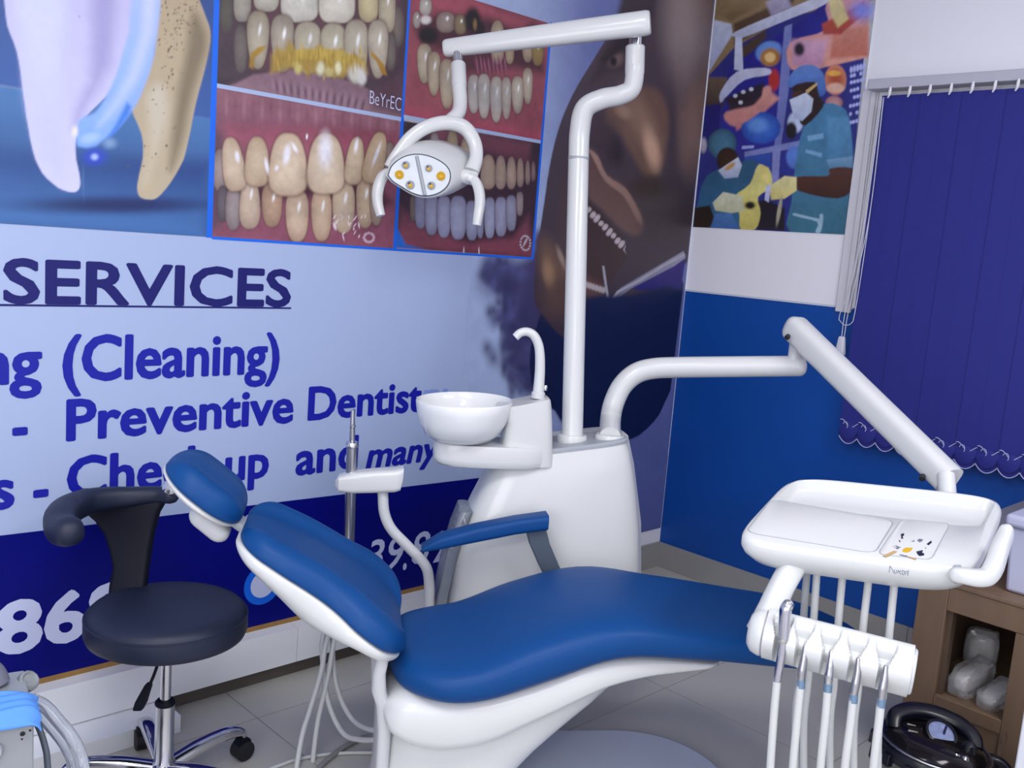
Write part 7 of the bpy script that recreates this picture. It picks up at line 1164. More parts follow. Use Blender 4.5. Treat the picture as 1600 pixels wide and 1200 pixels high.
PRINT['surgery'] = [
[1, 38, 40, 124, 44, 48, 128, 0.004, 2.67, 3.124, 1.895, 2.771, 1.852, 1.582, 2.608, 1.575],
[1, 164, 140, 104, 140, 114, 80, 0.01, 2.67, 3.124, 1.895, 2.771, 1.86, 2.475, 2.221, 2.456, 2.476, 2.352, 2.516, 2.315, 2.557, 2.276, 2.599, 2.238, 2.627, 2.567],
[1, 200, 204, 224, 168, 176, 208, 0.01, 2.595, 2.48, 2.503, 2.453, 2.49, 2.408, 2.6, 2.249],
[1, 92, 70, 48, 80, 60, 42, 0.02, 2.489, 2.452, 2.208, 2.538, 2.223, 2.466, 2.477, 2.363],
[1, 156, 132, 96, 116, 90, 60, 0.02, 2.584, 2.562, 2.349, 2.576, 2.379, 2.516, 2.504, 2.465, 2.591, 2.507],
[1, 192, 180, 200, 164, 156, 184, 0.02, 2.342, 2.522, 2.259, 2.554, 2.213, 2.486, 2.309, 2.465],
[1, 76, 58, 44, 76, 58, 44, 0.02, 2.473, 2.329, 2.328, 2.414, 2.323, 2.381, 2.458, 2.262],
[1, 108, 88, 72, 60, 44, 48, 0.02, 2.599, 2.238, 2.487, 2.23, 2.499, 2.108, 2.595, 2.101],
[1, 34, 28, 134, 42, 42, 144, 0.006, 2.493, 2.275, 2.232, 2.399, 2.194, 1.922, 2.501, 1.915],
[1, 30, 28, 132, 44, 40, 144, 0.006, 2.203, 2.412, 2.05, 2.498, 2.03, 2.262, 2.183, 2.168],
[1, 128, 136, 196, 112, 120, 184, 0.008, 2.241, 2.416, 2.207, 2.423, 2.188, 2.158, 2.194, 1.922, 2.225, 1.922],
[1, 212, 154, 168, 228, 160, 136, 0.01, 1.89, 2.538, 1.861, 2.264, 1.922, 2.255, 1.986, 2.246, 2.05, 2.238, 2.103, 2.233, 2.152, 2.232, 2.187, 2.242, 2.209, 2.273, 2.219, 2.316, 2.207, 2.349, 2.16, 2.364, 2.092, 2.371, 2.046, 2.386, 2.046, 2.42, 2.065, 2.464, 2.062, 2.499, 2.004, 2.512, 1.945, 2.525],
[1, 216, 140, 120, 204, 116, 96, 0.02, 2.018, 2.383, 1.873, 2.379, 1.861, 2.269, 2.02, 2.271],
[1, 200, 88, 72, 168, 68, 52, 0.015, 2.073, 2.409, 1.944, 2.455, 1.903, 2.48, 1.906, 2.422, 1.986, 2.36, 2.061, 2.367],
[1, 232, 216, 160, 216, 192, 128, 0.015, 2.063, 2.51, 2.006, 2.503, 1.96, 2.417, 2.001, 2.387, 2.036, 2.436],
[1, 216, 168, 192, 200, 144, 176, 0.03, 2.196, 2.359, 2.041, 2.345, 2.05, 2.243, 2.188, 2.253],
[0, 2.161, 2.319, -0.027, -0.002, 0.004, 0.03, 44, 32, 48, 44, 32, 48, 2, 0.8, 0],
[0, 1.909, 2.442, -0.055, -0.006, 0.005, 0.04, 144, 152, 240, 144, 152, 240, 2, 1.4, 0],
[0, 2.303, 2.321, -0.06, 0.014, 0.023, 0.042, 108, 148, 216, 108, 148, 216, 2, 0.3, 0],
[0, 2.293, 2.298, -0.046, 0.011, 0.021, 0.038, 176, 120, 56, 176, 120, 56, 2, 0.4, 0],
[0, 2.293, 2.298, -0.028, -0.002, 0.003, 0.022, 240, 200, 136, 240, 200, 136, 2, 0.6, 0],
[0, 2.262, 2.205, -0.028, -0.002, 0.006, 0.048, 184, 48, 48, 184, 48, 48, 2, 0.5, 0],
[1, 224, 156, 144, 200, 124, 120, 0.02, 2.427, 2.026, 2.296, 2.175, 2.227, 2.128, 2.331, 2.045, 2.417, 2.004],
[0, 1.985, 2.187, -0.048, -0.003, 0.008, 0.06, 180, 80, 48, 224, 144, 108, 2, 0.2, 0],
[0, 1.981, 2.156, -0.041, -0.002, 0.003, 0.021, 232, 184, 160, 232, 184, 160, 2, 0.6, 0],
[0, 1.995, 2.213, -0.034, -0.002, 0.002, 0.012, 240, 176, 80, 240, 176, 80, 2, 0.6, 0],
[0, 1.979, 2.1, -0.039, -0.002, 0.004, 0.027, 200, 152, 152, 160, 96, 96, 2, 0.3, 0],
[0, 1.923, 2.221, -0.007, -0, 0.002, 0.014, 184, 188, 240, 184, 188, 240, 2, 0.7, 0],
[0, 1.91, 2.224, -0.007, -0, 0.002, 0.014, 184, 188, 240, 184, 188, 240, 2, 0.7, 0],
[0, 1.897, 2.226, -0.007, -0, 0.002, 0.014, 184, 188, 240, 184, 188, 240, 2, 0.7, 0],
[0, 1.884, 2.228, -0.007, -0, 0.002, 0.014, 184, 188, 240, 184, 188, 240, 2, 0.7, 0],
[0, 1.871, 2.23, -0.007, -0, 0.002, 0.014, 184, 188, 240, 184, 188, 240, 2, 0.7, 0],
[0, 1.919, 2.198, -0.007, -0, 0.001, 0.008, 184, 188, 240, 184, 188, 240, 2, 0.7, 0],
[0, 1.907, 2.2, -0.007, -0, 0.001, 0.008, 184, 188, 240, 184, 188, 240, 2, 0.7, 0],
[0, 1.881, 2.204, -0.007, -0, 0.001, 0.008, 184, 188, 240, 184, 188, 240, 2, 0.7, 0],
[0, 1.868, 2.207, -0.007, -0, 0.001, 0.008, 184, 188, 240, 184, 188, 240, 2, 0.7, 0],
[0, 1.916, 2.173, -0.007, -0, 0.001, 0.008, 184, 188, 240, 184, 188, 240, 2, 0.7, 0],
[0, 1.903, 2.175, -0.007, -0, 0.001, 0.008, 184, 188, 240, 184, 188, 240, 2, 0.7, 0],
[0, 1.89, 2.177, -0.007, -0, 0.001, 0.008, 184, 188, 240, 184, 188, 240, 2, 0.7, 0],
[0, 1.877, 2.179, -0.007, -0, 0.001, 0.008, 184, 188, 240, 184, 188, 240, 2, 0.7, 0],
[0, 1.865, 2.181, -0.007, -0, 0.001, 0.008, 184, 188, 240, 184, 188, 240, 2, 0.7, 0],
[0, 1.912, 2.142, -0.007, -0, 0.001, 0.008, 184, 188, 240, 184, 188, 240, 2, 0.7, 0],
[0, 1.899, 2.144, -0.007, -0, 0.001, 0.008, 184, 188, 240, 184, 188, 240, 2, 0.7, 0],
[0, 1.886, 2.147, -0.007, -0, 0.001, 0.008, 184, 188, 240, 184, 188, 240, 2, 0.7, 0],
[0, 1.86, 2.151, -0.007, -0, 0.001, 0.008, 184, 188, 240, 184, 188, 240, 2, 0.7, 0],
[0, 1.895, 2.116, -0.007, -0, 0.001, 0.008, 184, 188, 240, 184, 188, 240, 2, 0.7, 0],
[0, 1.882, 2.118, -0.007, -0, 0.001, 0.008, 184, 188, 240, 184, 188, 240, 2, 0.7, 0],
[0, 1.869, 2.12, -0.007, -0, 0.001, 0.008, 184, 188, 240, 184, 188, 240, 2, 0.7, 0],
[0, 1.857, 2.123, -0.007, -0, 0.001, 0.008, 184, 188, 240, 184, 188, 240, 2, 0.7, 0],
[0, 1.907, 2.083, -0.007, -0, 0.001, 0.008, 184, 188, 240, 184, 188, 240, 2, 0.7, 0],
[0, 1.894, 2.085, -0.007, -0, 0.001, 0.008, 184, 188, 240, 184, 188, 240, 2, 0.7, 0],
[0, 1.881, 2.088, -0.007, -0, 0.001, 0.008, 184, 188, 240, 184, 188, 240, 2, 0.7, 0],
[0, 1.868, 2.09, -0.007, -0, 0.001, 0.008, 184, 188, 240, 184, 188, 240, 2, 0.7, 0],
[0, 1.903, 2.052, -0.007, -0, 0.001, 0.008, 184, 188, 240, 184, 188, 240, 2, 0.7, 0],
[0, 1.877, 2.057, -0.007, -0, 0.001, 0.008, 184, 188, 240, 184, 188, 240, 2, 0.7, 0],
[0, 1.864, 2.06, -0.007, -0, 0.001, 0.008, 184, 188, 240, 184, 188, 240, 2, 0.7, 0],
[0, 1.852, 2.062, -0.007, -0, 0.001, 0.008, 184, 188, 240, 184, 188, 240, 2, 0.7, 0],
[0, 1.898, 2.02, -0.007, -0, 0.001, 0.008, 184, 188, 240, 184, 188, 240, 2, 0.7, 0],
[0, 1.886, 2.022, -0.007, -0, 0.001, 0.008, 184, 188, 240, 184, 188, 240, 2, 0.7, 0],
[0, 1.873, 2.025, -0.007, -0, 0.001, 0.008, 184, 188, 240, 184, 188, 240, 2, 0.7, 0],
[0, 1.86, 2.027, -0.007, -0, 0.001, 0.008, 184, 188, 240, 184, 188, 240, 2, 0.7, 0],
[0, 1.847, 2.03, -0.007, -0, 0.001, 0.008, 184, 188, 240, 184, 188, 240, 2, 0.7, 0],
[0, 2.3, 2.011, -0.097, -0.003, 0.009, 0.068, 60, 108, 200, 36, 72, 168, 2, 0.15, 0],
[0, 2.315, 2.023, -0.052, -0.002, 0.004, 0.033, 104, 152, 224, 104, 152, 224, 2, 1, 0],
[1, 160, 168, 224, 160, 168, 224, 0.004, 2.382, 1.938, 2.323, 1.94, 2.322, 1.928, 2.381, 1.925],
[1, 220, 220, 236, 184, 188, 212, 0.006, 2.478, 2.418, 2.416, 2.437, 2.328, 2.46, 2.249, 2.48, 2.18, 2.498, 2.114, 2.514, 2.07, 2.521, 2.05, 2.515, 2.049, 2.5, 2.066, 2.485, 2.105, 2.471, 2.167, 2.457, 2.232, 2.441, 2.305, 2.422, 2.387, 2.401, 2.447, 2.388, 2.472, 2.385, 2.475, 2.39, 2.475, 2.396, 2.487, 2.4, 2.496, 2.407],
[1, 204, 208, 230, 204, 208, 230, 0.006, 2.475, 2.396, 2.441, 2.392, 2.416, 2.248, 2.464, 2.262],
[1, 212, 212, 234, 180, 184, 216, 0.008, 2.521, 2.171, 2.505, 2.197, 2.481, 2.228, 2.449, 2.25, 2.403, 2.259, 2.347, 2.259, 2.307, 2.256, 2.286, 2.249, 2.277, 2.237, 2.284, 2.228, 2.315, 2.224, 2.363, 2.222, 2.405, 2.214, 2.436, 2.196, 2.463, 2.172, 2.484, 2.152, 2.499, 2.138, 2.508, 2.128, 2.515, 2.125, 2.521, 2.134, 2.525, 2.151],
[1, 36, 28, 48, 52, 36, 48, 0.02, 2.496, 2.141, 2.312, 2.197, 2.294, 2.158, 2.351, 2.101, 2.455, 2.083],
[0, 2.443, 2.15, -0.012, -0.001, 0.001, 0.009, 216, 216, 228, 216, 216, 228, 2, 0.7, 0],
[0, 2.405, 2.164, -0.012, -0.001, 0.001, 0.009, 216, 216, 228, 216, 216, 228, 2, 0.7, 0],
[0, 2.367, 2.173, -0.012, -0.001, 0.001, 0.009, 216, 216, 228, 216, 216, 228, 2, 0.7, 0],
[0, 2.413, 2.121, -0.012, -0.001, 0.001, 0.009, 216, 216, 228, 216, 216, 228, 2, 0.7, 0],
[1, 216, 152, 140, 200, 132, 128, 0.015, 2.482, 2.085, 2.437, 2.093, 2.373, 2.1, 2.326, 2.111, 2.311, 2.132, 2.311, 2.158, 2.309, 2.175, 2.296, 2.182, 2.28, 2.182, 2.271, 2.173, 2.268, 2.154, 2.272, 2.125, 2.286, 2.098, 2.32, 2.071, 2.367, 2.043, 2.407, 2.026, 2.434, 2.022, 2.455, 2.029, 2.469, 2.039, 2.484, 2.052, 2.492, 2.07],
[1, 28, 26, 112, 28, 26, 112, 0.01, 2.625, 2.113, 2.514, 2.12, 2.503, 1.926, 2.609, 1.928],
[0, 2.582, 1.945, -0.02, -0, 0.004, 0.035, 176, 168, 184, 176, 168, 184, 2, 0.7, 0],
[1, 136, 144, 200, 124, 132, 188, 0.008, 2.366, 1.913, 1.902, 1.989, 1.898, 1.958, 2.363, 1.891],
[1, 140, 144, 204, 140, 144, 204, 0.008, 2.231, 1.922, 2.194, 1.927, 2.183, 1.748, 2.215, 1.747],
[1, 48, 80, 168, 44, 72, 160, 0.01, 2.363, 1.891, 2.235, 1.906, 2.221, 1.747, 2.334, 1.768],
[1, 44, 52, 144, 44, 52, 144, 0.01, 2.191, 1.9, 2.124, 1.91, 2.124, 1.813, 2.187, 1.824],
[0, 2.128, 1.889, -0.037, -0, 0.007, 0.049, 92, 128, 208, 92, 128, 208, 2, 0.4, 0],
[0, 2.14, 2.028, -0.037, -0.001, 0.006, 0.043, 200, 212, 240, 200, 212, 240, 2, 0.4, 0],
[0, 2.154, 1.996, -0.027, -0.001, 0.005, 0.037, 28, 24, 32, 28, 24, 32, 2, 0.5, 0],
[1, 44, 88, 120, 52, 104, 140, 0.008, 2.586, 1.576, 2.603, 1.607, 2.591, 1.653, 2.579, 1.694, 2.576, 1.729, 2.571, 1.762, 2.562, 1.788, 2.549, 1.807, 2.53, 1.822, 2.505, 1.835, 2.469, 1.848, 2.425, 1.86, 2.387, 1.868, 2.356, 1.877, 2.33, 1.882, 2.309, 1.879, 2.292, 1.862, 2.279, 1.836, 2.274, 1.813, 2.279, 1.796, 2.291, 1.782, 2.307, 1.768, 2.332, 1.756, 2.363, 1.744, 2.381, 1.722, 2.369, 1.679, 2.345, 1.625, 2.35, 1.586, 2.415, 1.569, 2.514, 1.565],
[0, 2.485, 1.949, -0.076, -0.012, -0.006, 0.065, 76, 124, 152, 44, 80, 104, 2, 0.15, 0],
[0, 2.449, 1.88, -0.057, -0, 0.007, 0.055, 58, 36, 24, 36, 20, 16, 2, 0.2, 0],
[1, 216, 220, 236, 168, 180, 208, 0.008, 2.491, 1.835, 2.396, 1.891, 2.372, 1.857, 2.385, 1.807, 2.452, 1.8],
[0, 2.432, 1.852, -0.027, 0.017, 0.009, 0.009, 200, 152, 88, 200, 152, 88, 2, 0.8, 0],
[1, 36, 24, 20, 48, 28, 20, 0.01, 2.598, 1.67, 2.514, 1.684, 2.477, 1.616, 2.514, 1.579, 2.589, 1.576],
[1, 76, 132, 172, 60, 112, 132, 0.006, 2.106, 1.586, 2.128, 1.616, 2.122, 1.659, 2.115, 1.705, 2.117, 1.753, 2.118, 1.805, 2.117, 1.856, 2.115, 1.908, 2.111, 1.961, 2.101, 2.005, 2.081, 2.042, 2.055, 2.072, 2.03, 2.092, 2.006, 2.099, 1.982, 2.096, 1.961, 2.088, 1.942, 2.081, 1.925, 2.068, 1.909, 2.04, 1.891, 1.983, 1.873, 1.909, 1.867, 1.855, 1.884, 1.838, 1.912, 1.839, 1.926, 1.835, 1.912, 1.819, 1.883, 1.798, 1.862, 1.773, 1.856, 1.742, 1.857, 1.704, 1.859, 1.67, 1.849, 1.636, 1.839, 1.603, 1.856, 1.581, 1.926, 1.572, 2.029, 1.572],
[1, 92, 148, 188, 76, 132, 172, 0.02, 2, 2.044, 1.909, 2.04, 1.871, 1.886, 1.978, 1.877],
[1, 128, 168, 200, 92, 140, 176, 0.008, 1.983, 1.877, 1.872, 1.891, 1.863, 1.845, 1.962, 1.843],
[1, 88, 52, 40, 60, 32, 24, 0.008, 2.111, 1.808, 2.07, 1.813, 2.011, 1.812, 1.969, 1.814, 1.96, 1.823, 1.966, 1.835, 1.962, 1.843, 1.933, 1.848, 1.894, 1.849, 1.866, 1.843, 1.853, 1.824, 1.849, 1.797, 1.853, 1.773, 1.863, 1.753, 1.881, 1.735, 1.911, 1.726, 1.967, 1.728, 2.039, 1.74, 2.091, 1.754, 2.116, 1.772, 2.123, 1.793],
[1, 108, 144, 212, 68, 104, 176, 0.006, 2.198, 2.19, 2.196, 2.203, 2.189, 2.218, 2.179, 2.231, 2.167, 2.241, 2.151, 2.25, 2.134, 2.254, 2.115, 2.255, 2.093, 2.252, 2.074, 2.245, 2.058, 2.233, 2.043, 2.218, 2.033, 2.2, 2.026, 2.179, 2.022, 2.155, 2.022, 2.138, 2.029, 2.129, 2.041, 2.126, 2.052, 2.129, 2.059, 2.145, 2.064, 2.168, 2.077, 2.183, 2.105, 2.181, 2.142, 2.172, 2.171, 2.167, 2.187, 2.171, 2.195, 2.18],
[1, 52, 32, 24, 40, 22, 16, 0.008, 2.177, 2.168, 2.154, 2.181, 2.111, 2.187, 2.077, 2.185, 2.062, 2.171, 2.054, 2.149, 2.047, 2.129, 2.035, 2.115, 2.024, 2.102, 2.023, 2.086, 2.04, 2.062, 2.067, 2.033, 2.09, 2.016, 2.106, 2.015, 2.118, 2.025, 2.123, 2.038, 2.116, 2.052, 2.102, 2.07, 2.1, 2.09, 2.124, 2.115, 2.161, 2.145],
[1, 220, 228, 244, 176, 188, 216, 0.006, 2.179, 2.12, 2.108, 2.145, 2.071, 2.118, 2.073, 2.068, 2.11, 2.032, 2.149, 2.049],
[0, 2.149, 2.143, -0.027, 0.01, 0.006, 0.01, 76, 48, 32, 76, 48, 32, 2, 0.6, 0],
[1, 216, 180, 120, 216, 180, 120, 0.004, 2.111, 2.153, 2.065, 2.182, 2.059, 2.173, 2.101, 2.14],
[1, 124, 172, 208, 124, 172, 208, 0.006, 2.079, 1.973, 2.009, 1.982, 2.006, 1.961, 2.072, 1.952],
[1, 124, 172, 208, 124, 172, 208, 0.006, 2.078, 1.92, 2.004, 1.903, 2.005, 1.887, 2.078, 1.907],
[1, 156, 188, 204, 156, 188, 204, 0.005, 2.091, 1.663, 2.061, 1.657, 2.018, 1.649, 1.987, 1.645, 1.979, 1.648, 1.982, 1.655, 1.983, 1.661, 1.978, 1.663, 1.97, 1.664, 1.966, 1.658, 1.964, 1.639, 1.965, 1.611, 1.968, 1.592, 1.976, 1.585, 1.985, 1.586, 1.992, 1.591, 1.989, 1.602, 1.983, 1.618, 1.989, 1.632, 2.019, 1.64, 2.062, 1.646, 2.092, 1.652, 2.104, 1.657, 2.103, 1.661],
[1, 26, 20, 32, 36, 28, 40, 0.01, 2.338, 1.7, 2.236, 1.713, 2.143, 1.683, 2.131, 1.59, 2.258, 1.59],
[1, 228, 220, 140, 212, 196, 104, 0.008, 2.394, 1.721, 2.377, 1.74, 2.346, 1.759, 2.322, 1.779, 2.31, 1.807, 2.303, 1.838, 2.293, 1.857, 2.274, 1.859, 2.25, 1.849, 2.232, 1.835, 2.222, 1.816, 2.215, 1.791, 2.217, 1.769, 2.234, 1.753, 2.259, 1.74, 2.276, 1.724, 2.273, 1.703, 2.261, 1.68, 2.254, 1.657, 2.255, 1.633, 2.26, 1.607, 2.271, 1.59, 2.293, 1.581, 2.321, 1.58, 2.343, 1.586, 2.352, 1.604, 2.354, 1.629, 2.359, 1.654, 2.373, 1.677, 2.39, 1.7],
[1, 220, 220, 192, 196, 196, 156, 0.008, 2.501, 1.696, 2.452, 1.743, 2.355, 1.728, 2.334, 1.666, 2.399, 1.653, 2.483, 1.662],
[1, 236, 220, 132, 236, 220, 132, 0.008, 2.287, 1.862, 2.24, 1.846, 2.225, 1.78, 2.271, 1.791],
[1, 236, 224, 164, 216, 200, 120, 0.008, 2.23, 1.769, 2.161, 1.813, 2.105, 1.808, 2.098, 1.754, 2.148, 1.721, 2.21, 1.714],
[1, 80, 120, 176, 64, 104, 164, 0.01, 2.481, 1.65, 2.399, 1.653, 2.35, 1.586, 2.5, 1.58],
[1, 200, 200, 232, 200, 200, 232, 0.006, 2.243, 1.769, 2.219, 1.78, 2.221, 1.703, 2.242, 1.713],
[0, 2.31, 1.689, -0.029, 0.001, 0.002, 0.018, 28, 20, 16, 28, 20, 16, 2, 0.8, 0],
[0, 2.167, 1.671, -0.01, -0.001, -0.004, 0.065, 176, 168, 144, 176, 168, 144, 2, 0.7, 0]]
def paint(P, rows, base=(.5, .5, .5), grain=0):
    """evaluate the printed picture at points P (n,2) in wall metres -> linear rgb"""
    C = np.tile(np.array(base), (len(P), 1))
    step = .0022
    C = np.array(C)
    for s in rows:
        if s[0] == 0:
            cx, cz, ax, az, bx, bz = s[1:7]; c1, c2 = np.array(hexc([c/255 for c in s[7:10]])), np.array(hexc([c/255 for c in s[10:13]])); n, soft, egg = s[13:16]
            R0 = (math.hypot(ax, az)+math.hypot(bx, bz))*(1+soft)+.01
            I = np.where((abs(P[:, 0]-cx) < R0) & (abs(P[:, 1]-cz) < R0))[0]
            if not len(I): continue
            d = P[I]-(cx, cz); det = ax*bz-az*bx
            p = (d[:, 0]*bz-d[:, 1]*bx)/det; q = (-d[:, 0]*az+d[:, 1]*ax)/det
            p = p/np.clip(1+egg*q*-1, .3, 2) if egg else p
            rr = (np.abs(p)**n+np.abs(q)**n)**(1/n)
            s_ = max(soft, step*1.2/max(1e-4, min(math.hypot(ax, az), math.hypot(bx, bz))))
            al = np.clip((1-rr)/s_+.35, 0, 1); al = al*al*(3-2*al)
            tt = np.clip(rr, 0, 1)**2.2
            col = c1+(c2-c1)*tt[:, None]
        else:
            c1, c2 = np.array(hexc([c/255 for c in s[1:4]])), np.array(hexc([c/255 for c in s[4:7]])); soft = max(s[7], step*.9)
            q = np.array(s[8:], float).reshape(-1, 2)
            lo, hi = q.min(0)-soft, q.max(0)+soft
            I = np.where((P[:, 0] > lo[0]) & (P[:, 0] < hi[0]) & (P[:, 1] > lo[1]) & (P[:, 1] < hi[1]))[0]
            if not len(I): continue
            p = P[I]; inside = np.zeros(len(I), bool); dist = np.full(len(I), 1e9)
            for a, b in zip(q, np.roll(q, -1, 0)):
                ab = b-a; L = ab@ab+1e-12; t = np.clip(((p-a)@ab)/L, 0, 1); dist = np.minimum(dist, np.hypot(*(p-a-t[:, None]*ab).T))
                cr = ((a[1] > p[:, 1]) != (b[1] > p[:, 1]))
                with np.errstate(divide='ignore', invalid='ignore'): xi = (b[0]-a[0])*(p[:, 1]-a[1])/(b[1]-a[1])+a[0]
                inside ^= cr & (p[:, 0] < xi)
            sd = np.where(inside, dist, -dist); al = np.clip(sd/soft+.5, 0, 1); al = al*al*(3-2*al)
            zt = np.clip((max(q[:, 1].max(), -9)-p[:, 1])/max(1e-4, q[:, 1].max()-q[:, 1].min()), 0, 1)
            col = c1+(c2-c1)*zt[:, None]
        C[I] = C[I]*(1-al[:, None])+col*al[:, None]
    if grain:
        rng = np.random.default_rng(7); tot = np.zeros(len(P))
        for sc_, am in ((.05, .45), (.016, .35), (.006, .2)):
            g = rng.random((220, 220)); u = (P[:, 0]/sc_) % 218; v = (P[:, 1]/sc_) % 218; i, j = u.astype(int), v.astype(int); fu, fv = u-i, v-j; fu = fu*fu*(3-2*fu); fv = fv*fv*(3-2*fv)
            tot += am*((g[i, j]*(1-fu)+g[i+1, j]*fu)*(1-fv)+(g[i, j+1]*(1-fu)+g[i+1, j+1]*fu)*fv-.5)
        C = np.clip(C*(1+grain*2*tot[:, None]), 0, 1)
    return C
def printmat(name, rough=.42, gain=1.0):
    m = bpy.data.materials.new(name); m.use_nodes = True; nt = m.node_tree; b = nt.nodes['Principled BSDF']
    a = nt.nodes.new('ShaderNodeVertexColor'); a.layer_name = 'ink'
    g = nt.nodes.new('ShaderNodeMix'); g.data_type = 'RGBA'; g.blend_type = 'MULTIPLY'; g.inputs[0].default_value = 1; g.inputs[7].default_value = (*gain, 1)
    nt.links.new(a.outputs[0], g.inputs[6]); nt.links.new(g.outputs[2], b.inputs['Base Color']); b.inputs['Roughness'].default_value = rough
    return m
def picture(name, a0, a1, z0, z1, step, side, off, parent, m, rows, base=(.5, .5, .5), grain=0):
    nx, nz = int((a1-a0)/step)+2, int((z1-z0)/step)+2
    A, Z = np.meshgrid(np.linspace(a0, a1, nx), np.linspace(z0, z1, nz)); P = np.stack([A.ravel(), Z.ravel()], 1)
    col = paint(P, rows, base, grain); n = nx*nz
    loc = wmat(parent).translation
    V = np.empty((n+nx*0, 3))
    if side == 'L': V[:, 0], V[:, 1], V[:, 2] = P[:, 0], R['y1']-off, P[:, 1]
    else: V[:, 0], V[:, 1], V[:, 2] = R['x1']-off, P[:, 0], P[:, 1]
    V -= np.array(loc)
    i = np.arange(n).reshape(nz, nx); q = np.stack([i[:-1, :-1], i[:-1, 1:], i[1:, 1:], i[1:, :-1]], -1).reshape(-1, 4)
    if side == 'R': q = q[:, ::-1]
    me = bpy.data.meshes.new(name); me.vertices.add(n); me.vertices.foreach_set('co', V.ravel())
    me.loops.add(q.size); me.loops.foreach_set('vertex_index', q.ravel().astype(np.int32)); me.polygons.add(len(q)); me.polygons.foreach_set('loop_start', np.arange(0, q.size, 4, dtype=np.int32))
    me.update(calc_edges=True)
    at_ = me.color_attributes.new('ink', 'FLOAT_COLOR', 'POINT'); at_.data.foreach_set('color', np.c_[col, np.ones(n)].ravel().astype(np.float32))
    return link(name, me, m, parent)
INK = printmat('printed_vinyl', .4, (.90, .93, 1.0))
Y1 = R['y1']
banner = thing('dental_banner', (1.7, Y1, .178), 'huge blue and lavender wall banner listing dental services beside teeth photographs', 'banner')
VB = .545; VT = 2.7
LAV = mat('lavender_banner_vinyl', (.65, .715, .865), .4, var=.03, scale=2)
NAVY = mat('navy_banner_vinyl', (.0, .02, .45), .45, var=.06, scale=2, spec=.2)
BLUEL = mat('bright_blue_print', (.05, .40, .90), .4)
INKB = mat('blue_print_lettering', (.07, .10, .62), .4, var=.03)
INKN = mat('navy_print_lettering', (.05, .06, .40), .4, var=.03)
INKW = mat('pale_print_lettering', (.78, .81, .95), .4, var=.03)
box('backing_sheet', -1.2, 3.6, Y1-.004, Y1-.0004, .186, VT, LAV, banner)
box('bottom_edge', -1.2, 2.75, Y1-.0055, Y1-.0004, .1725, .188, GOLD, banner)
bandf = lambda x: .624-.0245*x
mesh('navy_band', [(-1.2, Y1-.0048, .188), (3.6, Y1-.0048, .188), (3.6, Y1-.0048, bandf(3.6)), (-1.2, Y1-.0048, bandf(-1.2)), (-1.2, Y1-.0041, .188), (3.6, Y1-.0041, .188), (3.6, Y1-.0041, bandf(3.6)), (-1.2, Y1-.0041, bandf(-1.2))], [(0, 1, 2, 3), (7, 6, 5, 4), (0, 4, 5, 1), (1, 5, 6, 2), (2, 6, 7, 3), (3, 7, 4, 0)], NAVY, banner, smooth=False)
box('picture_border', 1.288, 1.306, Y1-.0052, Y1-.0041, 1.40, 2.55, BLUEL, banner)
for a in ((1.306, 2.612, 1.396, 1.404), (1.948, 1.962, 1.404, 2.26), (2.600, 2.612, 1.404, 2.262)): box('picture_border', a[0], a[1], Y1-.0052, Y1-.0041, a[2], a[3], BLUEL, banner)
picture('tooth_picture', .30, 1.289, 1.402, 2.5, .0034, 'L', .0054, banner, INK, PRINT['tooth'], grain=.05)
for nm, a in (('photo_a', (1.306, 1.950, 1.828, 2.262)), ('photo_c', (1.306, 1.948, 1.404, 1.816)), ('photo_b', (1.960, 2.600, 1.838, 2.256)), ('photo_d', (1.962, 2.600, 1.404, 1.826))):
    picture('teeth_photo', *a, .0024, 'L', .0056, banner, INK, PRINT[nm], grain=.22)
box('photo_divider', 1.306, 1.950, Y1-.0054, Y1-.0041, 1.816, 1.828, LAV, banner); box('photo_divider', 1.960, 2.600, Y1-.0054, Y1-.0041, 1.826, 1.838, LAV, banner)
LAVL = [c/g for c, g in zip(hexc((.65, .715, .865)), (.90, .93, 1.0))]
picture('face_picture', 2.30, 3.598, .572, 2.62, .0050, 'L', .0050, banner, INK, PRINT['face'], LAVL, grain=.09)
picture('face_picture', 2.80, 3.598, .19, .572, .0080, 'L', .0050, banner, INK, PRINT['face'], LAVL, grain=.09)
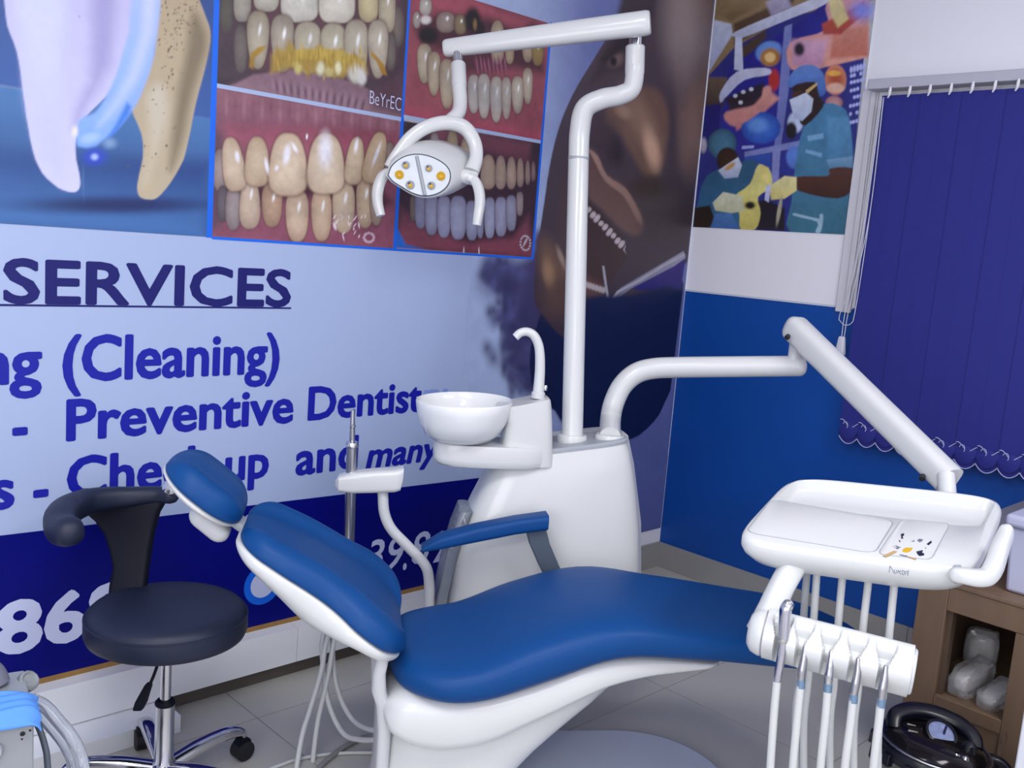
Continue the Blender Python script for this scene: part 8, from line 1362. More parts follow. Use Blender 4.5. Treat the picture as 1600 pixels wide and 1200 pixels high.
def lettering(txt, x0, x1, base, cap, m, parent, name='lettering', off=.0052, bold=.02, shear=0, side='L', slant=0, y=None, fat=0):
    cu = bpy.data.curves.new('t', 'FONT'); cu.body = txt; cu.size = 1; cu.offset = bold; cu.shear = shear; cu.resolution_u = 3; cu.extrude = 0
    to = bpy.data.objects.new('t', cu); COL.objects.link(to); dg = bpy.context.evaluated_depsgraph_get(); me0 = bpy.data.meshes.new_from_object(to.evaluated_get(dg))
    bpy.data.objects.remove(to)
    n = len(me0.vertices); co = np.empty(n*3); me0.vertices.foreach_get('co', co); co = co.reshape(-1, 3)
    w_ = co[:, 0].max()-co[:, 0].min(); capu = .73
    X = x0+(co[:, 0]-co[:, 0].min())/w_*(x1-x0); Z = base+co[:, 1]/capu*cap+slant*(X-x0)
    loc = wmat(parent).translation
    o3 = np.stack([X-loc.x, np.full(n, (Y1 if y is None else y)-off-loc.y), Z-loc.z], 1)
    me0.vertices.foreach_set('co', o3.ravel()); me0.update(); me0.name = name
    me0.materials.clear()
    if fat:
        vs = np.empty(n*3); me0.vertices.foreach_get('co', vs); vs = vs.reshape(-1, 3); fs = [tuple(q.vertices) for q in me0.polygons]
        V = []; F = []
        for i, (dx, dz) in enumerate(((-1, -.6), (1, -.6), (-1, .6), (1, .6), (0, -1), (0, 1), (-1.2, 0), (1.2, 0))):
            V.append(vs+np.array((dx*fat, -i*2e-6, dz*fat))); F += [tuple(a+i*n for a in q) for q in fs]
        me0 = bpy.data.meshes.new(name); me0.from_pydata(np.concatenate(V).tolist(), [], F)
    return link(name, me0, m, parent)
HALO = mat('pale_lettering_halo', (.80, .84, .98), .4)
for (t, x0, x1, b, c, k, m, bo, sh) in (
    ('SERVICES', .757, 1.570, 1.208, .114, 0, INKN, .022, 0), ('ng', .70, .848, 1.003, .122, 0, INKB, .035, 0), ('(Cleaning)', .900, 1.540, 1.003, .126, 0, INKB, .035, 0),
    ('-', .779, .814, .843, .11, 0, INKB, .03, 0), ('Preventive', .911, 1.597, .843, .114, 0, INKB, .035, 0), ('Dentist', 1.651, 2.112, .845, .110, 0, INKB, .035, 0),
    ('s', .728, .783, .679, .112, 0, INKB, .035, 0), ('-', .830, .866, .672, .11, 0, INKB, .03, 0), ('Check', .914, 1.33, .682, .118, 0, INKB, .035, 0), ('up', 1.372, 1.518, .676, .112, 0, INKB, .035, 0), ('and', 1.615, 1.852, .668, .115, 0, INKB, .03, 0), ('many', 1.888, 2.208, .660, .092, 0, INKB, .03, .18), ('mo', 2.254, 2.44, .650, .09, 0, INKB, .03, .18)):
    lettering(t, x0+.003, x1-.003, b, c, m, banner, bold=.004, shear=sh, fat=.0034)
FADE = mat('faded_print_lettering', (.52, .60, .86), .4)
lettering('ry', 2.124, 2.227, .845, .110, FADE, banner, bold=.004, fat=.0042)
box('underline', -.4, 1.573, Y1-.0052, Y1-.0041, 1.1985, 1.2035, INKN, banner)
lettering('868', .745, 1.082, .280, .146, INKW, banner, bold=.004, fat=.0055)
lettering('3', 1.915, 1.988, .285, .118, INKW, banner, bold=.012, shear=.15); lettering('9', 2.006, 2.078, .280, .122, INKW, banner, bold=.012, shear=.15); lettering('8', 2.112, 2.195, .278, .122, INKW, banner, bold=.012, shear=.12)
lettering('.', 2.075, 2.092, .268, .12, INKW, banner, bold=.02); lettering('2', 2.215, 2.276, .268, .12, INKW, banner, bold=.012, shear=.12); lettering('0', 2.292, 2.36, .266, .125, INKW, banner, bold=.012, shear=.12)
lettering('BeYrEC', 1.822, 1.946, 1.852, .044, INKW, banner, bold=-.012, slant=-.04, off=.0064)
RNG = 40
cx, cz = 1.515, .322
rv = [(cx+r*math.cos(2*math.pi*i/RNG), Y1-.0053, cz+r*math.sin(2*math.pi*i/RNG)) for r in (.066, .043) for i in range(RNG)]
mesh('phone_ring', rv, [(i, (i+1) % RNG, RNG+(i+1) % RNG, RNG+i) for i in range(RNG)], BLUEL, banner, smooth=False)
mesh('phone_disc', [(cx+.043*math.cos(2*math.pi*i/RNG), Y1-.0052, cz+.043*math.sin(2*math.pi*i/RNG)) for i in range(RNG)], [tuple(range(RNG))], INKW, banner, smooth=False)
# surgery poster on the right wall
pos = thing('surgery_poster', (R['x1'], 2.22, 1.585), 'colour poster of two masked surgeons in teal scrubs on the white wall', 'poster')
box('backing_sheet', R['x1']-.003, R['x1']-.0004, 1.856, 2.594, 1.584, 2.64, WALLW, pos)
picture('surgery_picture', 1.857, 2.593, 1.586, 2.62, .0036, 'R', .0034, pos, INK, PRINT['surgery'], grain=.22)
# ------------------------------------------------------------------ dental chair (local frame: u towards the feet, w towards the near side)
CA = math.radians(-35); CU = Vector((math.cos(CA), math.sin(CA), 0)); CN = Vector((-math.sin(CA), math.cos(CA), 0)); CO = Vector((1.417, 1.823, 0))
def ch(u, w, z): return CO+CU*u-CN*w+Vector((0, 0, z))
def pad(name, path, top, bot, hw, m, parent, exp=3.0, n=36, seg=30, rc=.1, rt=.05, crown=0.0, frame=None, dish=0, lift=None, **k):
    """cushion: path(t)->(u,z) centre line, top/bot thickness, half width; all callables of t in 0..1"""
    ts = [.5-.5*math.cos(math.pi*i/n) for i in range(n+1)]
    pts = [Vector((path(t)[0], 0, path(t)[1])) for t in np.linspace(0, 1, 200)]
    L = sum((b-a).length for a, b in zip(pts, pts[1:]))
    rings = []
    for t in ts:
        e = 1e-3; a, b = path(max(0, t-e)), path(min(1, t+e)); tx, tz = b[0]-a[0], b[1]-a[1]; l = math.hypot(tx, tz); tx, tz = tx/l, tz/l
        nx, nz = -tz, tx
        if nz < 0: nx, nz = -nx, -nz
        c = path(t); d = min(t, 1-t)*L
        q = min(1, d/rc); W = hw(t)-rc*(1-math.sqrt(max(0, 1-(1-q)**2)))
        q2 = min(1, d/rt); th = math.sqrt(max(.0004, 1-(1-q2)**2))
        W = max(W, .004); ring = []
        for j in range(seg):
            g = 2*math.pi*j/seg; cg, sg = math.cos(g), math.sin(g)
            x = math.copysign(abs(cg)**(2/exp), cg); y = math.copysign(abs(sg)**(2/exp), sg)
            h = y*(top(t) if y > 0 else bot(t))*th
            if y > 0: h += (crown*(1-x*x)-dish*(lambda s: s*s*(3-2*s))(min(1, max(0, (.76-abs(x))/.26))))*th
            sw = -W*x
            ring.append(ch(c[0]+nx*h, sw, c[1]+nz*h) if frame is None else frame(c[0]+nx*h, sw, c[1]+nz*h))
        rings.append(ring)
    return loft(name, rings, m, parent, angle=0, **k)
chair = thing('dental_chair', CO, 'blue padded reclining dental chair with white underside and curved seat', 'dental chair')
su = [0, .05, .2, .36, .53, .73, .95, 1.1, 1.3]; st = [.462, .462, .478, .545, .590, .572, .545, .525, .470]; sb = [.382, .374, .366, .414, .472, .472, .450, .432, .405]
spath = lambda t: (.008+1.305*t, (spl(su, st, (.008+1.305*t))+spl(su, sb, (.008+1.305*t)))/2)
sth = lambda t: (spl(su, st, (.008+1.305*t))-spl(su, sb, (.008+1.305*t)))/2
shw = lambda t: spl([0, .25, .5, .8, 1.05, 1.32], [.232, .242, .238, .222, .205, .18], (.008+1.305*t))
pad('seat_cushion', spath, sth, sth, shw, LEATHER, chair, exp=3.2, rc=.17, rt=.05, n=64, seg=44)
# white pan under the seat
pu = [0, .1, .2, .35, .516, .607, .72, .83]; pt = [.40, .39, .39, .425, .485, .488, .478, .462]; pb = [.30, .245, .248, .318, .400, .424, .440, .452]
ppath = lambda t: (-.002+.84*t, (spl(pu, pt, -.002+.84*t)+spl(pu, pb, -.002+.84*t))/2)
pth = lambda t: (spl(pu, pt, -.002+.84*t)-spl(pu, pb, -.002+.84*t))/2
pad('seat_pan', ppath, pth, pth, lambda t: .218-.09*max(0, t-.55), WHITE, chair, exp=4.5, rc=.07, rt=.045, n=48, seg=40)
# lower column flaring into the base plate
col = []
for z, u0, u1, hw_, n_ in ((.045, -.02, .30, .165, 3.5), (.10, -.015, .325, .168, 3.5), (.15, -.005, .345, .17, 3.5), (.21, .0, .40, .17, 3.5), (.27, .0, .465, .17, 3.5), (.33, .02, .54, .16, 3.5), (.385, .05, .60, .15, 3.5)):
    r = []
    for j in range(40):
        g = 2*math.pi*j/40; cg, sg = math.cos(g), math.sin(g)
        r.append(ch((u0+u1)/2+(u1-u0)/2*math.copysign(abs(cg)**(2/n_), cg), hw_*math.copysign(abs(sg)**(2/n_), sg), z))
    col.append(r)
loft('column_cover', col, WHITE, chair, angle=50)
bp = [ch(.47+x, y, 0) for x, y in rrect(.50, .31, .26, 10)]
plate('base_plate', [p for p in bp], (0, 0, 1), .03, mat('grey_painted_base', (.74, .77, .85), .4, var=.03), chair, bevel=.008)
# hinge bracket at the head end of the seat
hb = []
for z, u, hw_, th in ((.03, .004, .14, .015), (.27, .004, .15, .016), (.34, -.002, .16, .018), (.38, -.016, .17, .017), (.43, -.018, .18, .015), (.49, -.008, .18, .014)):
    hb.append([ch(u+x, y, z) for x, y in rrect(th, hw_, th*.9, 4)])
loft('hinge_bracket', hb, WHITE2, chair, angle=60)
# backrest: path from the hinge up to the shoulders
BA = math.radians(33); bc, bs_ = math.cos(BA), math.sin(BA)
bu = [0, .1, .2, .3, .4, .46]
def bpath(t): s = -.03+.465*t; z0 = .502; return (.012-s*bc, z0+s*bs_+.012*math.sin(math.pi*t))
bhw = lambda t: spl([0, .14, .28, .40, .75, 1], [.212, .240, .238, .208, .186, .160], t)
btop = lambda t: spl([0, .2, .5, 1], [.045, .066, .066, .05], t)
pad('backrest_cushion', bpath, btop, lambda t: .018, bhw, LEATHER, chair, exp=2.8, rc=.075, rt=.055, n=60, seg=56, dish=.034, crown=.0)
def bpath2(t): a = bpath(t); return (a[0]-bs_*.018, a[1]-bc*.018)
pad('backrest_shell', bpath2, lambda t: .018, lambda t: spl([0, .2, .45, .7, 1], [.030, .040, .080, .056, .02], t), lambda t: bhw(t)*1.0, WHITE, chair, exp=3, rc=.075, rt=.05, n=52, seg=40)
# headrest
HA = math.radians(38); hc_, hs_ = math.cos(HA), math.sin(HA)
def hpath(t): s = -.108+.216*t; return (-.448-s*hc_, .815+s*hs_)
pad('headrest_cushion', hpath, lambda t: .066, lambda t: .012, lambda t: .120, LEATHER, chair, exp=2.5, rc=.095, rt=.07, n=32, seg=36, dish=.012)
def hpath2(t): a = hpath(t); return (a[0]-hs_*.012, a[1]-hc_*.012)
hsh = pad('headrest_shell', hpath2, lambda t: .012, lambda t: spl([0, .5, 1], [.014, .022, .01], t), lambda t: .116, WHITE, chair, exp=2.4, rc=.105, rt=.06, n=28, seg=30)
pad('headrest_joint', lambda t: (-.392-.085*t, .700+.070*t), lambda t: .026, lambda t: .024, lambda t: .046, WHITE2, chair, exp=3, rc=.03, rt=.03, n=14, seg=20)
pad('neck_bar', lambda t: (-.30-.13*t, .688+.095*t), lambda t: .012, lambda t: .012, lambda t: .035, GREYP, chair, exp=4, rc=.008, rt=.008, n=10, seg=20)
lathe('adjust_knob', ch(-.512, .06, .838), [(.0, -.02), (.017, -.02), (.02, -.008), (.02, .01), (.016, .018), (0, .018)], CHROME, chair, axis=ch(-hs_, 0, -hc_)-ch(0, 0, 0), seg=20)
# armrest on the far side
aru = [(.100, .585), (.15, .607), (.25, .634), (.36, .660), (.452, .676)]
arm = loft('armrest_pad', [[ch(u, -.30+x, z+y) for x, y in [(px*(.6+.4*min(1, i*1.2+.2)), py*(.55+.45*min(1, i*.6))) for px, py in rrect(.034, .022 if i else .014, .0135 if i else .01, 5)]] for i, (u, z) in enumerate([aru[0]]+[aru[0]]*0+aru[1:])], LEATHER, chair, angle=60, bevel=0)
loft('armrest_post', [[ch(u+x, -.30+y, z) for x, y in rrect(.030, .012, .006, 3)] for u, z in ((.422, .650), (.435, .61), (.468, .545), (.50, .49), (.52, .44))], DGREY, chair, angle=50)
# ------------------------------------------------------------------ spittoon unit beside the chair
sp = thing('spittoon_unit', ch(.5, -.5, 0), 'white tapered dental side unit carrying the round spittoon bowl, behind the blue seat', 'dental unit')
def srect(u0, u1, n0, n1, n_=3.2, k=48, tilt=0, z=0):
    r = []
    for j in range(k):
        g = 2*math.pi*j/k; cg, sg = math.cos(g), math.sin(g)
        u = (u0+u1)/2+(u1-u0)/2*math.copysign(abs(cg)**(2/n_), cg)
        r.append(ch(u, -((n0+n1)/2+(n1-n0)/2*math.copysign(abs(sg)**(2/n_), sg)), z+tilt*(u-.5)))
    return r
bod = [srect(u0, u1, n0, n1, 4, z=z, tilt=tt) for z, u0, u1, n0, n1, tt in ((.30, .21, .785, .39, .645, 0), (.31, .193, .80, .378, .655, 0), (.40, .197, .799, .378, .655, 0), (.50, .207, .793, .38, .65, .02), (.60, .226, .782, .385, .64, .05), (.70, .262, .762, .395, .63, .10), (.77, .290, .745, .405, .62, .13), (.82, .310, .730, .415, .61, .155), (.846, .325, .718, .425, .60, .165))]
loft('unit_body', bod, WHITE, sp, angle=60)
rs = [srect(u0, u1, .46, .70, 4, z=z, tilt=tt) for z, u0, u1, tt in ((.305, .31, .82, 0), (.32, .30, .83, 0), (.40, .30, .83, 0), (.60, .32, .808, .05), (.77, .34, .765, .13), (.850, .36, .738, .165))]
loft('rear_shell', rs, WHITE2, sp, angle=60)
loft('top_plate', [srect(.322+a, .722-a, .424+a, .604-a, 4, z=z, tilt=.165) for a, z in ((0, .846), (0, .854), (.006, .860))], GREYP, sp, angle=40)
for k, (u, n_) in enumerate(((.185, .40), (.178, .45))):
    pass
CLEAR = mat('clear_ribbed_guard', (.72, .75, .80), .2, trans=.6, var=.1, scale=30)
gd = []
for z, u, n0 in ((.31, .176, .40), (.40, .182, .40), (.52, .200, .405), (.60, .218, .41), (.655, .238, .42)):
    gd.append([ch(u+x, -(n0+.075+y), z) for x, y in rrect(.016, .07, .012, 4)])
loft('side_guard', gd, CLEAR, sp, angle=60)
for i in range(5):
    z = .55+.02*i; u = .197+.42*(z-.52)
    tube('guard_rib', [ch(u-.012, -.40, z), ch(u-.016, -.45, z+.012), ch(u-.014, -.50, z)], .004, GREYP, sp, seg=8)
box('mounting_foot', 0, 1, 0, 1, 0, 1, WHITE2, sp, fn=lambda x, y, z: ch(.20+.12*x, -.185-.375*y, .031+z*(.195+.125*y)))
# bowl, neck and tap
BC = (.210, -.455)
def bowlp(R_, sq=1): return [(R_*math.cos(a)*1.0, R_*math.sin(a)*sq) for a in [2*math.pi*j/44 for j in range(44)]]
br_ = []
prof = [(.055, .866), (.085, .870), (.112, .890), (.130, .925), (.139, .960), (.1425, .984), (.1405, .988), (.136, .984), (.131, .960), (.120, .925), (.100, .899), (.07, .886), (.02, .880)]
for r_, z in prof: br_.append([ch(BC[0]+x, BC[1]+y, z+.045*x) for x, y in bowlp(r_)])
loft('spittoon_bowl', br_, mat('white_ceramic', (.90, .91, .92), .12, coat=.5, var=.01), sp, angle=60)
lathe('bowl_drain', ch(BC[0], BC[1], .881), [(0, .002), (.016, .002), (.018, 0), (.018, -.004)], CHROME, sp, seg=20)
pf = []
for z, s in ((.800, .93), (.808, .985), (.82, 1), (.855, 1), (.864, .97)):
    o_ = []
    for a in range(40):
        g = 2*math.pi*a/40; cg, sg = math.cos(g), math.sin(g)
        u = .300+.172*s*math.copysign(abs(cg)**(2/3.2), cg); o_.append(ch(u, -.46+.078*s*math.copysign(abs(sg)**(2/3.2), sg), z-.012*(1-s)*0+.0*u))
    pf.append(o_)
loft('bowl_platform', pf, WHITE, sp, angle=50)
nk = []
for z, u0, u1, tt in ((.806, .322, .486, 0), (.86, .328, .480, 0), (.94, .332, .472, .05), (.99, .315, .466, .15), (1.012, .306, .462, .22), (1.020, .310, .457, .24)):
    nk.append(srect(u0, u1, .40, .52, 4.5, z=z+.0, tilt=tt))
loft('neck_housing', nk, WHITE, sp, angle=50)
lathe('tap_collar', ch(.428, -.455, 1.004), [(.0, .0), (.020, .0), (.020, .016), (.016, .020), (0, .020)], WHITE2, sp, seg=24)
tube('water_tap', [ch(.428, -.455, 1.02), ch(.427, -.455, 1.09), ch(.420, -.455, 1.15), ch(.404, -.455, 1.185), ch(.382, -.455, 1.198), ch(.360, -.455, 1.194), ch(.346, -.455, 1.180)], [.0165, .015, .014, .0135, .013, .0125, .012], WHITE, sp, seg=16)
lathe('tap_button', ch(.447, -.45, 1.028), [(0, 0), (.005, 0), (.006, .012), (.004, .016), (0, .017)], CHROME, sp, seg=12)
# ------------------------------------------------------------------ operating light on its pole
pz = ch(.557, -.517, .86)
ol = thing('operating_light', pz, 'white operating light hanging from a long bar on a tall white pole', 'dental lamp')
ptop = at(904, 248, 3.02)
lathe('pole_collar', pz-Vector((0, 0, .004)), [(0, 0), (.044, 0), (.046, .008), (.046, .026), (.042, .032), (.03, .032), (0, .032)], WHITE, ol, seg=32)
tube('pole', [pz+Vector((0, 0, .02)), ptop], .0325, WHITE, ol, seg=28, raw=False)
lathe('pole_seam', ptop, [(.0325, -.006), (.0335, -.004), (.0335, .004), (.0325, .006)], GREYP, ol, seg=28)
tube('pole_elbow', [ptop, at(906, 205, 3.02), at(914, 170, 3.01), at(940, 155, 3.0), at(968, 149, 3.0), at(987, 138, 2.99), at(992, 112, 2.98), at(992, 100, 2.98)], [.0325, .0325, .032, .031, .030, .029, .029, .029], WHITE, ol, seg=26)
jt, jb = at(993, 55, 2.97), at(992, 100, 2.98)
lathe('bar_sleeve', jb, [(.029, -.03), (.030, -.028), (.030, .052), (.026, .056), (0, .056)], WHITE, ol, seg=26, axis=jt-jb)
lathe('bar_spindle', jb, [(.020, .05), (.020, .10), (0, .10)], CHROME, ol, seg=20, axis=jt-jb)
b0, b1 = at(1010, 36, 2.90), at(700, 75, 3.04)
rings = tube_rings([b0, b0.lerp(b1, .5), b1], [.0365, .0335, .0275], seg=28, exp=2.6, up=(0, 0, 1), rx=.82)
d = (b0-b1).normalized()
rings = [[p+d*.012+(b0-p)*.16 for p in rings[0]], [p+d*.009+(b0-p)*.06 for p in rings[0]]]+rings+[[p-d*.009+(b1-p)*.06 for p in rings[-1]], [p-d*.013+(b1-p)*.2 for p in rings[-1]]]
loft('light_bar', rings, WHITE, ol, angle=35)
s0, s1 = at(715, 82, 3.03), at(718, 145, 3.0)
lathe('head_spindle', s0, [(.016, .0), (.016, .06), (0, .06)], CHROME, ol, axis=s1-s0, seg=20)
lathe('head_sleeve', s0.lerp(s1, .28), [(0, 0), (.022, 0), (.024, .004), (.024, .078), (.022, .08)], WHITE, ol, axis=s1-s0, seg=24)
tube('head_stem', [s0.lerp(s1, .85), at(719, 160, 2.99), at(716, 176, 2.97), at(705, 187, 2.95), at(692, 192, 2.94)], [.0225, .0225, .022, .021, .016], WHITE, ol, seg=22)
tube('yoke', [at(608, 262, 2.90), at(618, 246, 2.90), at(640, 217, 2.91), at(668, 198, 2.92), at(700, 192, 2.94), at(726, 200, 2.96), at(741, 222, 2.965), at(744, 246, 2.96), at(737, 268, 2.95)], [.017, .019, .021, .021, .022, .022, .021, .021, .024], WHITE, ol, seg=20, sm=8, exp=2.6)
OUT = [(604, 274), (609, 260), (620, 249), (636, 241), (655, 239), (674, 243), (692, 252), (703, 263), (706, 276), (702, 290), (691, 301), (676, 307), (660, 308), (643, 303), (626, 293), (612, 284)]
OUT = [(p.x, p.y) for p in crom([Vector((*p, 0)) for p in OUT+OUT[:1]], 3)][:-1]
def shell(dx, dy, sx, sy, D, dk=0):
    cx_, cy_ = 656, 274
    return [at(cx_+dx+(x-cx_)*sx, cy_+dy+(y-cy_)*sy, D+dk*(x-cx_)/50) for x, y in OUT]
hd = loft('lamp_head', [shell(0, 0, .97, .96, 2.862, .02), shell(0, 0, 1.02, 1.03, 2.866, .02), shell(5, -3, 1.10, 1.12, 2.885, .03), shell(15, -10, 1.24, 1.26, 2.93, .04), shell(26, -14, 1.24, 1.20, 2.98, .04), shell(32, -16, 1.0, .88, 3.02, .04), shell(34, -16, .5, .4, 3.04, .03)], WHITE, ol, angle=60)
LENS = mat('lamp_reflector', (.86, .88, .90), .12, metal=.35, var=.05, scale=40)
loft('lamp_lens', [shell(0, 0, .945, .93, 2.863, .02), shell(0, 0, .935, .92, 2.8595, .02)], LENS, ol, angle=30)
tube('lens_rim', shell(0, 0, .955, .94, 2.8605, .02)+shell(0, 0, .955, .94, 2.8605, .02)[:1], .0022, DGREY, ol, seg=8, sm=1)
tube('lens_divider', [at(651, 244, 2.857), at(657, 272, 2.858), at(664, 305, 2.859)], .005, GREYP, ol, seg=10, exp=3)
YEL = mat('yellow_lamp_phosphor', (.80, .62, .10), .3)
for x, y, s, yel in ((634, 258, 1, 0), (624, 273, 1.1, 1), (641, 289, 1.1, 0), (670, 263, .9, 0), (689, 275, 1.1, 1), (674, 290, 1, 0)):
    c = at(x, y, 2.8575+.02*(x-656)/50); ax = CAMP-c
    lo = lathe('led_cup', c, [(0, .0), (.0105*s, .0), (.012*s, .003), (.0105*s, .0045), (.008*s, .003), (0, .002)], GREYP if not yel else YEL, ol, axis=ax, seg=14)
    lathe('led_chip', c+ax.normalized()*.003+UPV*-.002, [(0, 0), (.006*s, 0), (.005*s, .003), (0, .004)], YEL, lo, axis=ax, seg=10)
    if not yel: lathe('led_shade', c+ax.normalized()*.004+UPV*.006-RIGHT*.004, [(0, 0), (.0045*s, 0), (.003*s, .002), (0, .003)], DGREY, lo, axis=ax, seg=8)
lathe('pivot_hub', at(735, 277, 2.95), [(0, -.028), (.020, -.028), (.023, -.02), (.023, .016), (.018, .022), (0, .022)], WHITE, ol, axis=RIGHT*.95-UPV*.2, seg=24)
tube('handle', [at(732, 277, 2.93), at(741, 281, 2.93), at(748, 295, 2.92), at(750, 315, 2.91), at(747, 338, 2.90), at(745, 352, 2.90)], [.013, .015, .0155, .015, .0135, .012], WHITE, ol, seg=16, exp=3)
tube('handle', [at(606, 268, 2.89), at(598, 276, 2.88), at(591, 294, 2.87), at(590, 315, 2.87), at(595, 337, 2.87)], [.012, .0155, .0155, .014, .012], WHITE, ol, seg=16, exp=3)
# ------------------------------------------------------------------ delivery arm, tray and instrument rack
a0 = ch(.672, -.5, .872)
da = thing('delivery_unit', a0, 'white dental delivery arm with instrument tray and slotted handpiece rack', 'dental unit')
lathe('arm_collar', a0-Vector((0, 0, .002)), [(0, 0), (.044, 0), (.046, .006), (.046, .020), (.042, .026), (0, .026)], WHITE, da, seg=32)
D0 = 3.06
tube('lower_arm', [a0+Vector((0, 0, .015)), at(954, 655, D0), at(959, 630, D0), at(972, 603, D0), at(993, 584, D0), at(1020, 576, D0), at(1060, 574, 3.05), at(1150, 573, 3.02), at(1246, 572, 2.99)], [.033, .033, .033, .033, .0335, .0335, .0335, .033, .0325], WHITE, da, seg=28, sm=10, dome=False)
e_ = at(1246, 572, 2.99); ed = (at(1246, 572, 2.99)-at(1150, 573, 3.02)).normalized()
lathe('arm_end_cap', e_, [(.0325, -.001), (.0325, .006), (.030, .016), (.022, .024), (.010, .028), (0, .029)], WHITE, da, axis=ed, seg=28)
lathe('arm_pivot', at(1241, 560, 2.985), [(.0, -.01), (.020, -.01), (.020, .075), (0, .075)], WHITE2, da, seg=24)
u0, u1 = at(1243, 514, 2.96), at(1484, 751, 2.46)
rings = tube_rings([u0, u0.lerp(u1, .5), u1], [.0400, .0385, .0375], seg=32, exp=3.2, up=(0, 0, 1), rx=.92)
dd = (u0-u1).normalized()
rings = [[p+dd*.03+(u0-p)*.55 for p in rings[0]], [p+dd*.022+(u0-p)*.22 for p in rings[0]], [p+dd*.010+(u0-p)*.05 for p in rings[0]]]+rings
loft('upper_arm', rings, WHITE, da, angle=45)
for (x, y, D) in ((1230, 527, 2.905), (1441, 747, 2.475)):
    c = at(x, y, D)
    lathe('arm_screw', c, [(0, -.012), (.008, -.012), (.008, .003), (.005, .005), (.004, .002), (0, .002)], DARK, da, axis=-FWD-RIGHT*.5-UPV*.3, seg=16)
tube('tray_post', [at(1478, 742, 2.45), at(1480, 775, 2.42), at(1478, 800, 2.40)], .022, WHITE2, da, seg=18)
FL, FR, BR_, BL_ = at(1141, 843, 2.12), at(1524, 897, 2.01), at(1577, 776, 2.36), at(1236, 741, 2.46)
TN = ((FR-FL).cross(BL_-FL)).normalized()
def T(a, b, h=0): return FL*(1-a)*(1-b)+FR*a*(1-b)+BR_*a*b+BL_*(1-a)*b+TN*h
NT = 72
def tring(a0, a1, b0, b1, ex, h, skew=0):
    r = []
    for j in range(NT):
        g = 2*math.pi*j/NT; cg, sg = math.cos(g), math.sin(g)
        r.append(T((a0+a1)/2+(a1-a0)/2*math.copysign(abs(cg)**(2/ex), cg), (b0+b1)/2+(b1-b0)/2*math.copysign(abs(sg)**(2/ex), sg), h))
    return r
tray = loft('tray_body', [tring(.06, .95, .08, .95, 5, -.075), tring(.035, .97, .05, .97, 5, -.068), tring(.012, .99, .014, .99, 6, -.045), tring(0, 1, 0, 1, 6, -.030), tring(0, 1, 0, 1, 6, -.012), tring(.008, .992, .01, .99, 6, -.003), tring(.02, .98, .03, .975, 6, 0),
     tring(.040, .955, .53, .955, 7, 0), tring(.045, .95, .545, .945, 7, -.004), tring(.05, .945, .555, .935, 7, -.024), tring(.06, .935, .57, .92, 7, -.028)], WHITE, da, angle=50)
KN = mat('navy_keypad_ink', (.10, .11, .22), .5); KG = mat('grey_keypad_ink', (.42, .44, .52), .5); KY = mat('gold_keypad_ink', (.80, .64, .12), .5); KT = mat('tan_keypad_ink', (.72, .60, .42), .5)
ICONS = []
def icon(pts, m):
    ICONS.append((pts, m))
def put_icon(pts, m):
    c = [T(a, b, .0017) for a, b in pts]; plate('key_icon', c, TN, .0006, m, kp)
def kxy(x, y):   # measured on the keypad: find (a, b) on the tray plane
    d_ = ray(x, y); p = CAMP+d_*((FL+TN*.003-CAMP).dot(TN)/d_.dot(TN)); a, b = .8, .25
    for _ in range(30):
        e = p-T(a, b, .003); ja = (T(a+1e-3, b)-T(a, b))*1e3; jb = (T(a, b+1e-3)-T(a, b))*1e3
        g11, g12, g22 = ja.dot(ja), ja.dot(jb), jb.dot(jb); r1, r2 = ja.dot(e), jb.dot(e); dt = g11*g22-g12*g12
        a += (r1*g22-r2*g12)/dt; b += (r2*g11-r1*g12)/dt
    return a, b
def zk(x, y): return kxy(1320+x/5.714, 760+y/5.714)
for m, pts in ((KN, [(500, 425), (530, 420), (528, 440), (515, 445), (522, 465), (505, 468)]), (KN, [(484, 478), (496, 485), (494, 498), (486, 494)]), (KG, [(590, 492), (612, 484), (616, 474), (622, 494)]),
    (KG, [(645, 482), (665, 468), (698, 475), (692, 488), (668, 500)]), (KN, [(730, 515), (770, 485), (778, 500), (750, 525)]), (KG, [(425, 530), (450, 545), (500, 540), (470, 560)]), (KG, [(445, 525), (470, 530), (500, 545), (470, 540)]),
    (KY, [(512, 580), (520, 560), (545, 545), (606, 548), (590, 575), (550, 590)]), (KT, [(340, 615), (440, 572), (470, 580), (450, 595), (365, 628)]), (KG, [(490, 603), (560, 618), (556, 626), (492, 612)]), (KT, [(560, 620), (640, 640), (638, 650), (562, 628)]),
    (KN, [(638, 580), (700, 568), (690, 590), (712, 600), (706, 614), (668, 620), (650, 605)]), (KG, [(716, 545), (728, 548), (722, 558)])):
    icon([zk(*p) for p in pts], m)
PANEL = mat('white_panel_film', (.78, .785, .80), .35, var=.02)
def pquad(px, s, h):
    q = [Vector((*kxy(*p), 0)) for p in px]; c = sum(q, Vector())/4; out = []
    for i in range(4):
        a, b, d = q[i-1], q[i], q[(i+1) % 4]; b = c+(b-c)*s; u = (c+(a-c)*s-b); v = (c+(d-c)*s-b)
        for t in range(7):
            f_ = t/6; out.append(b+u*.13*(1-f_)**2+v*.13*f_**2)
    return [T(p.x, p.y, h) for p in out]
fpx = [(1206, 779), (1397, 813), (1366, 863), (1166, 830)]; kpx = [(1410, 811), (1484, 818), (1455, 873), (1372, 864)]
for nm, px in (('front_panel', fpx), ('keypad', kpx)):
    o = loft(nm, [pquad(px, 1.0, -.003), pquad(px, 1.0, .0008), pquad(px, .985, .0016)], PANEL, da, angle=40)
    r_ = pquad(px, 1.012, .0004); tube('panel_groove', r_+r_[:1], .0013, GREYP, o, seg=6, sm=1)
    if nm == 'keypad': kp = o
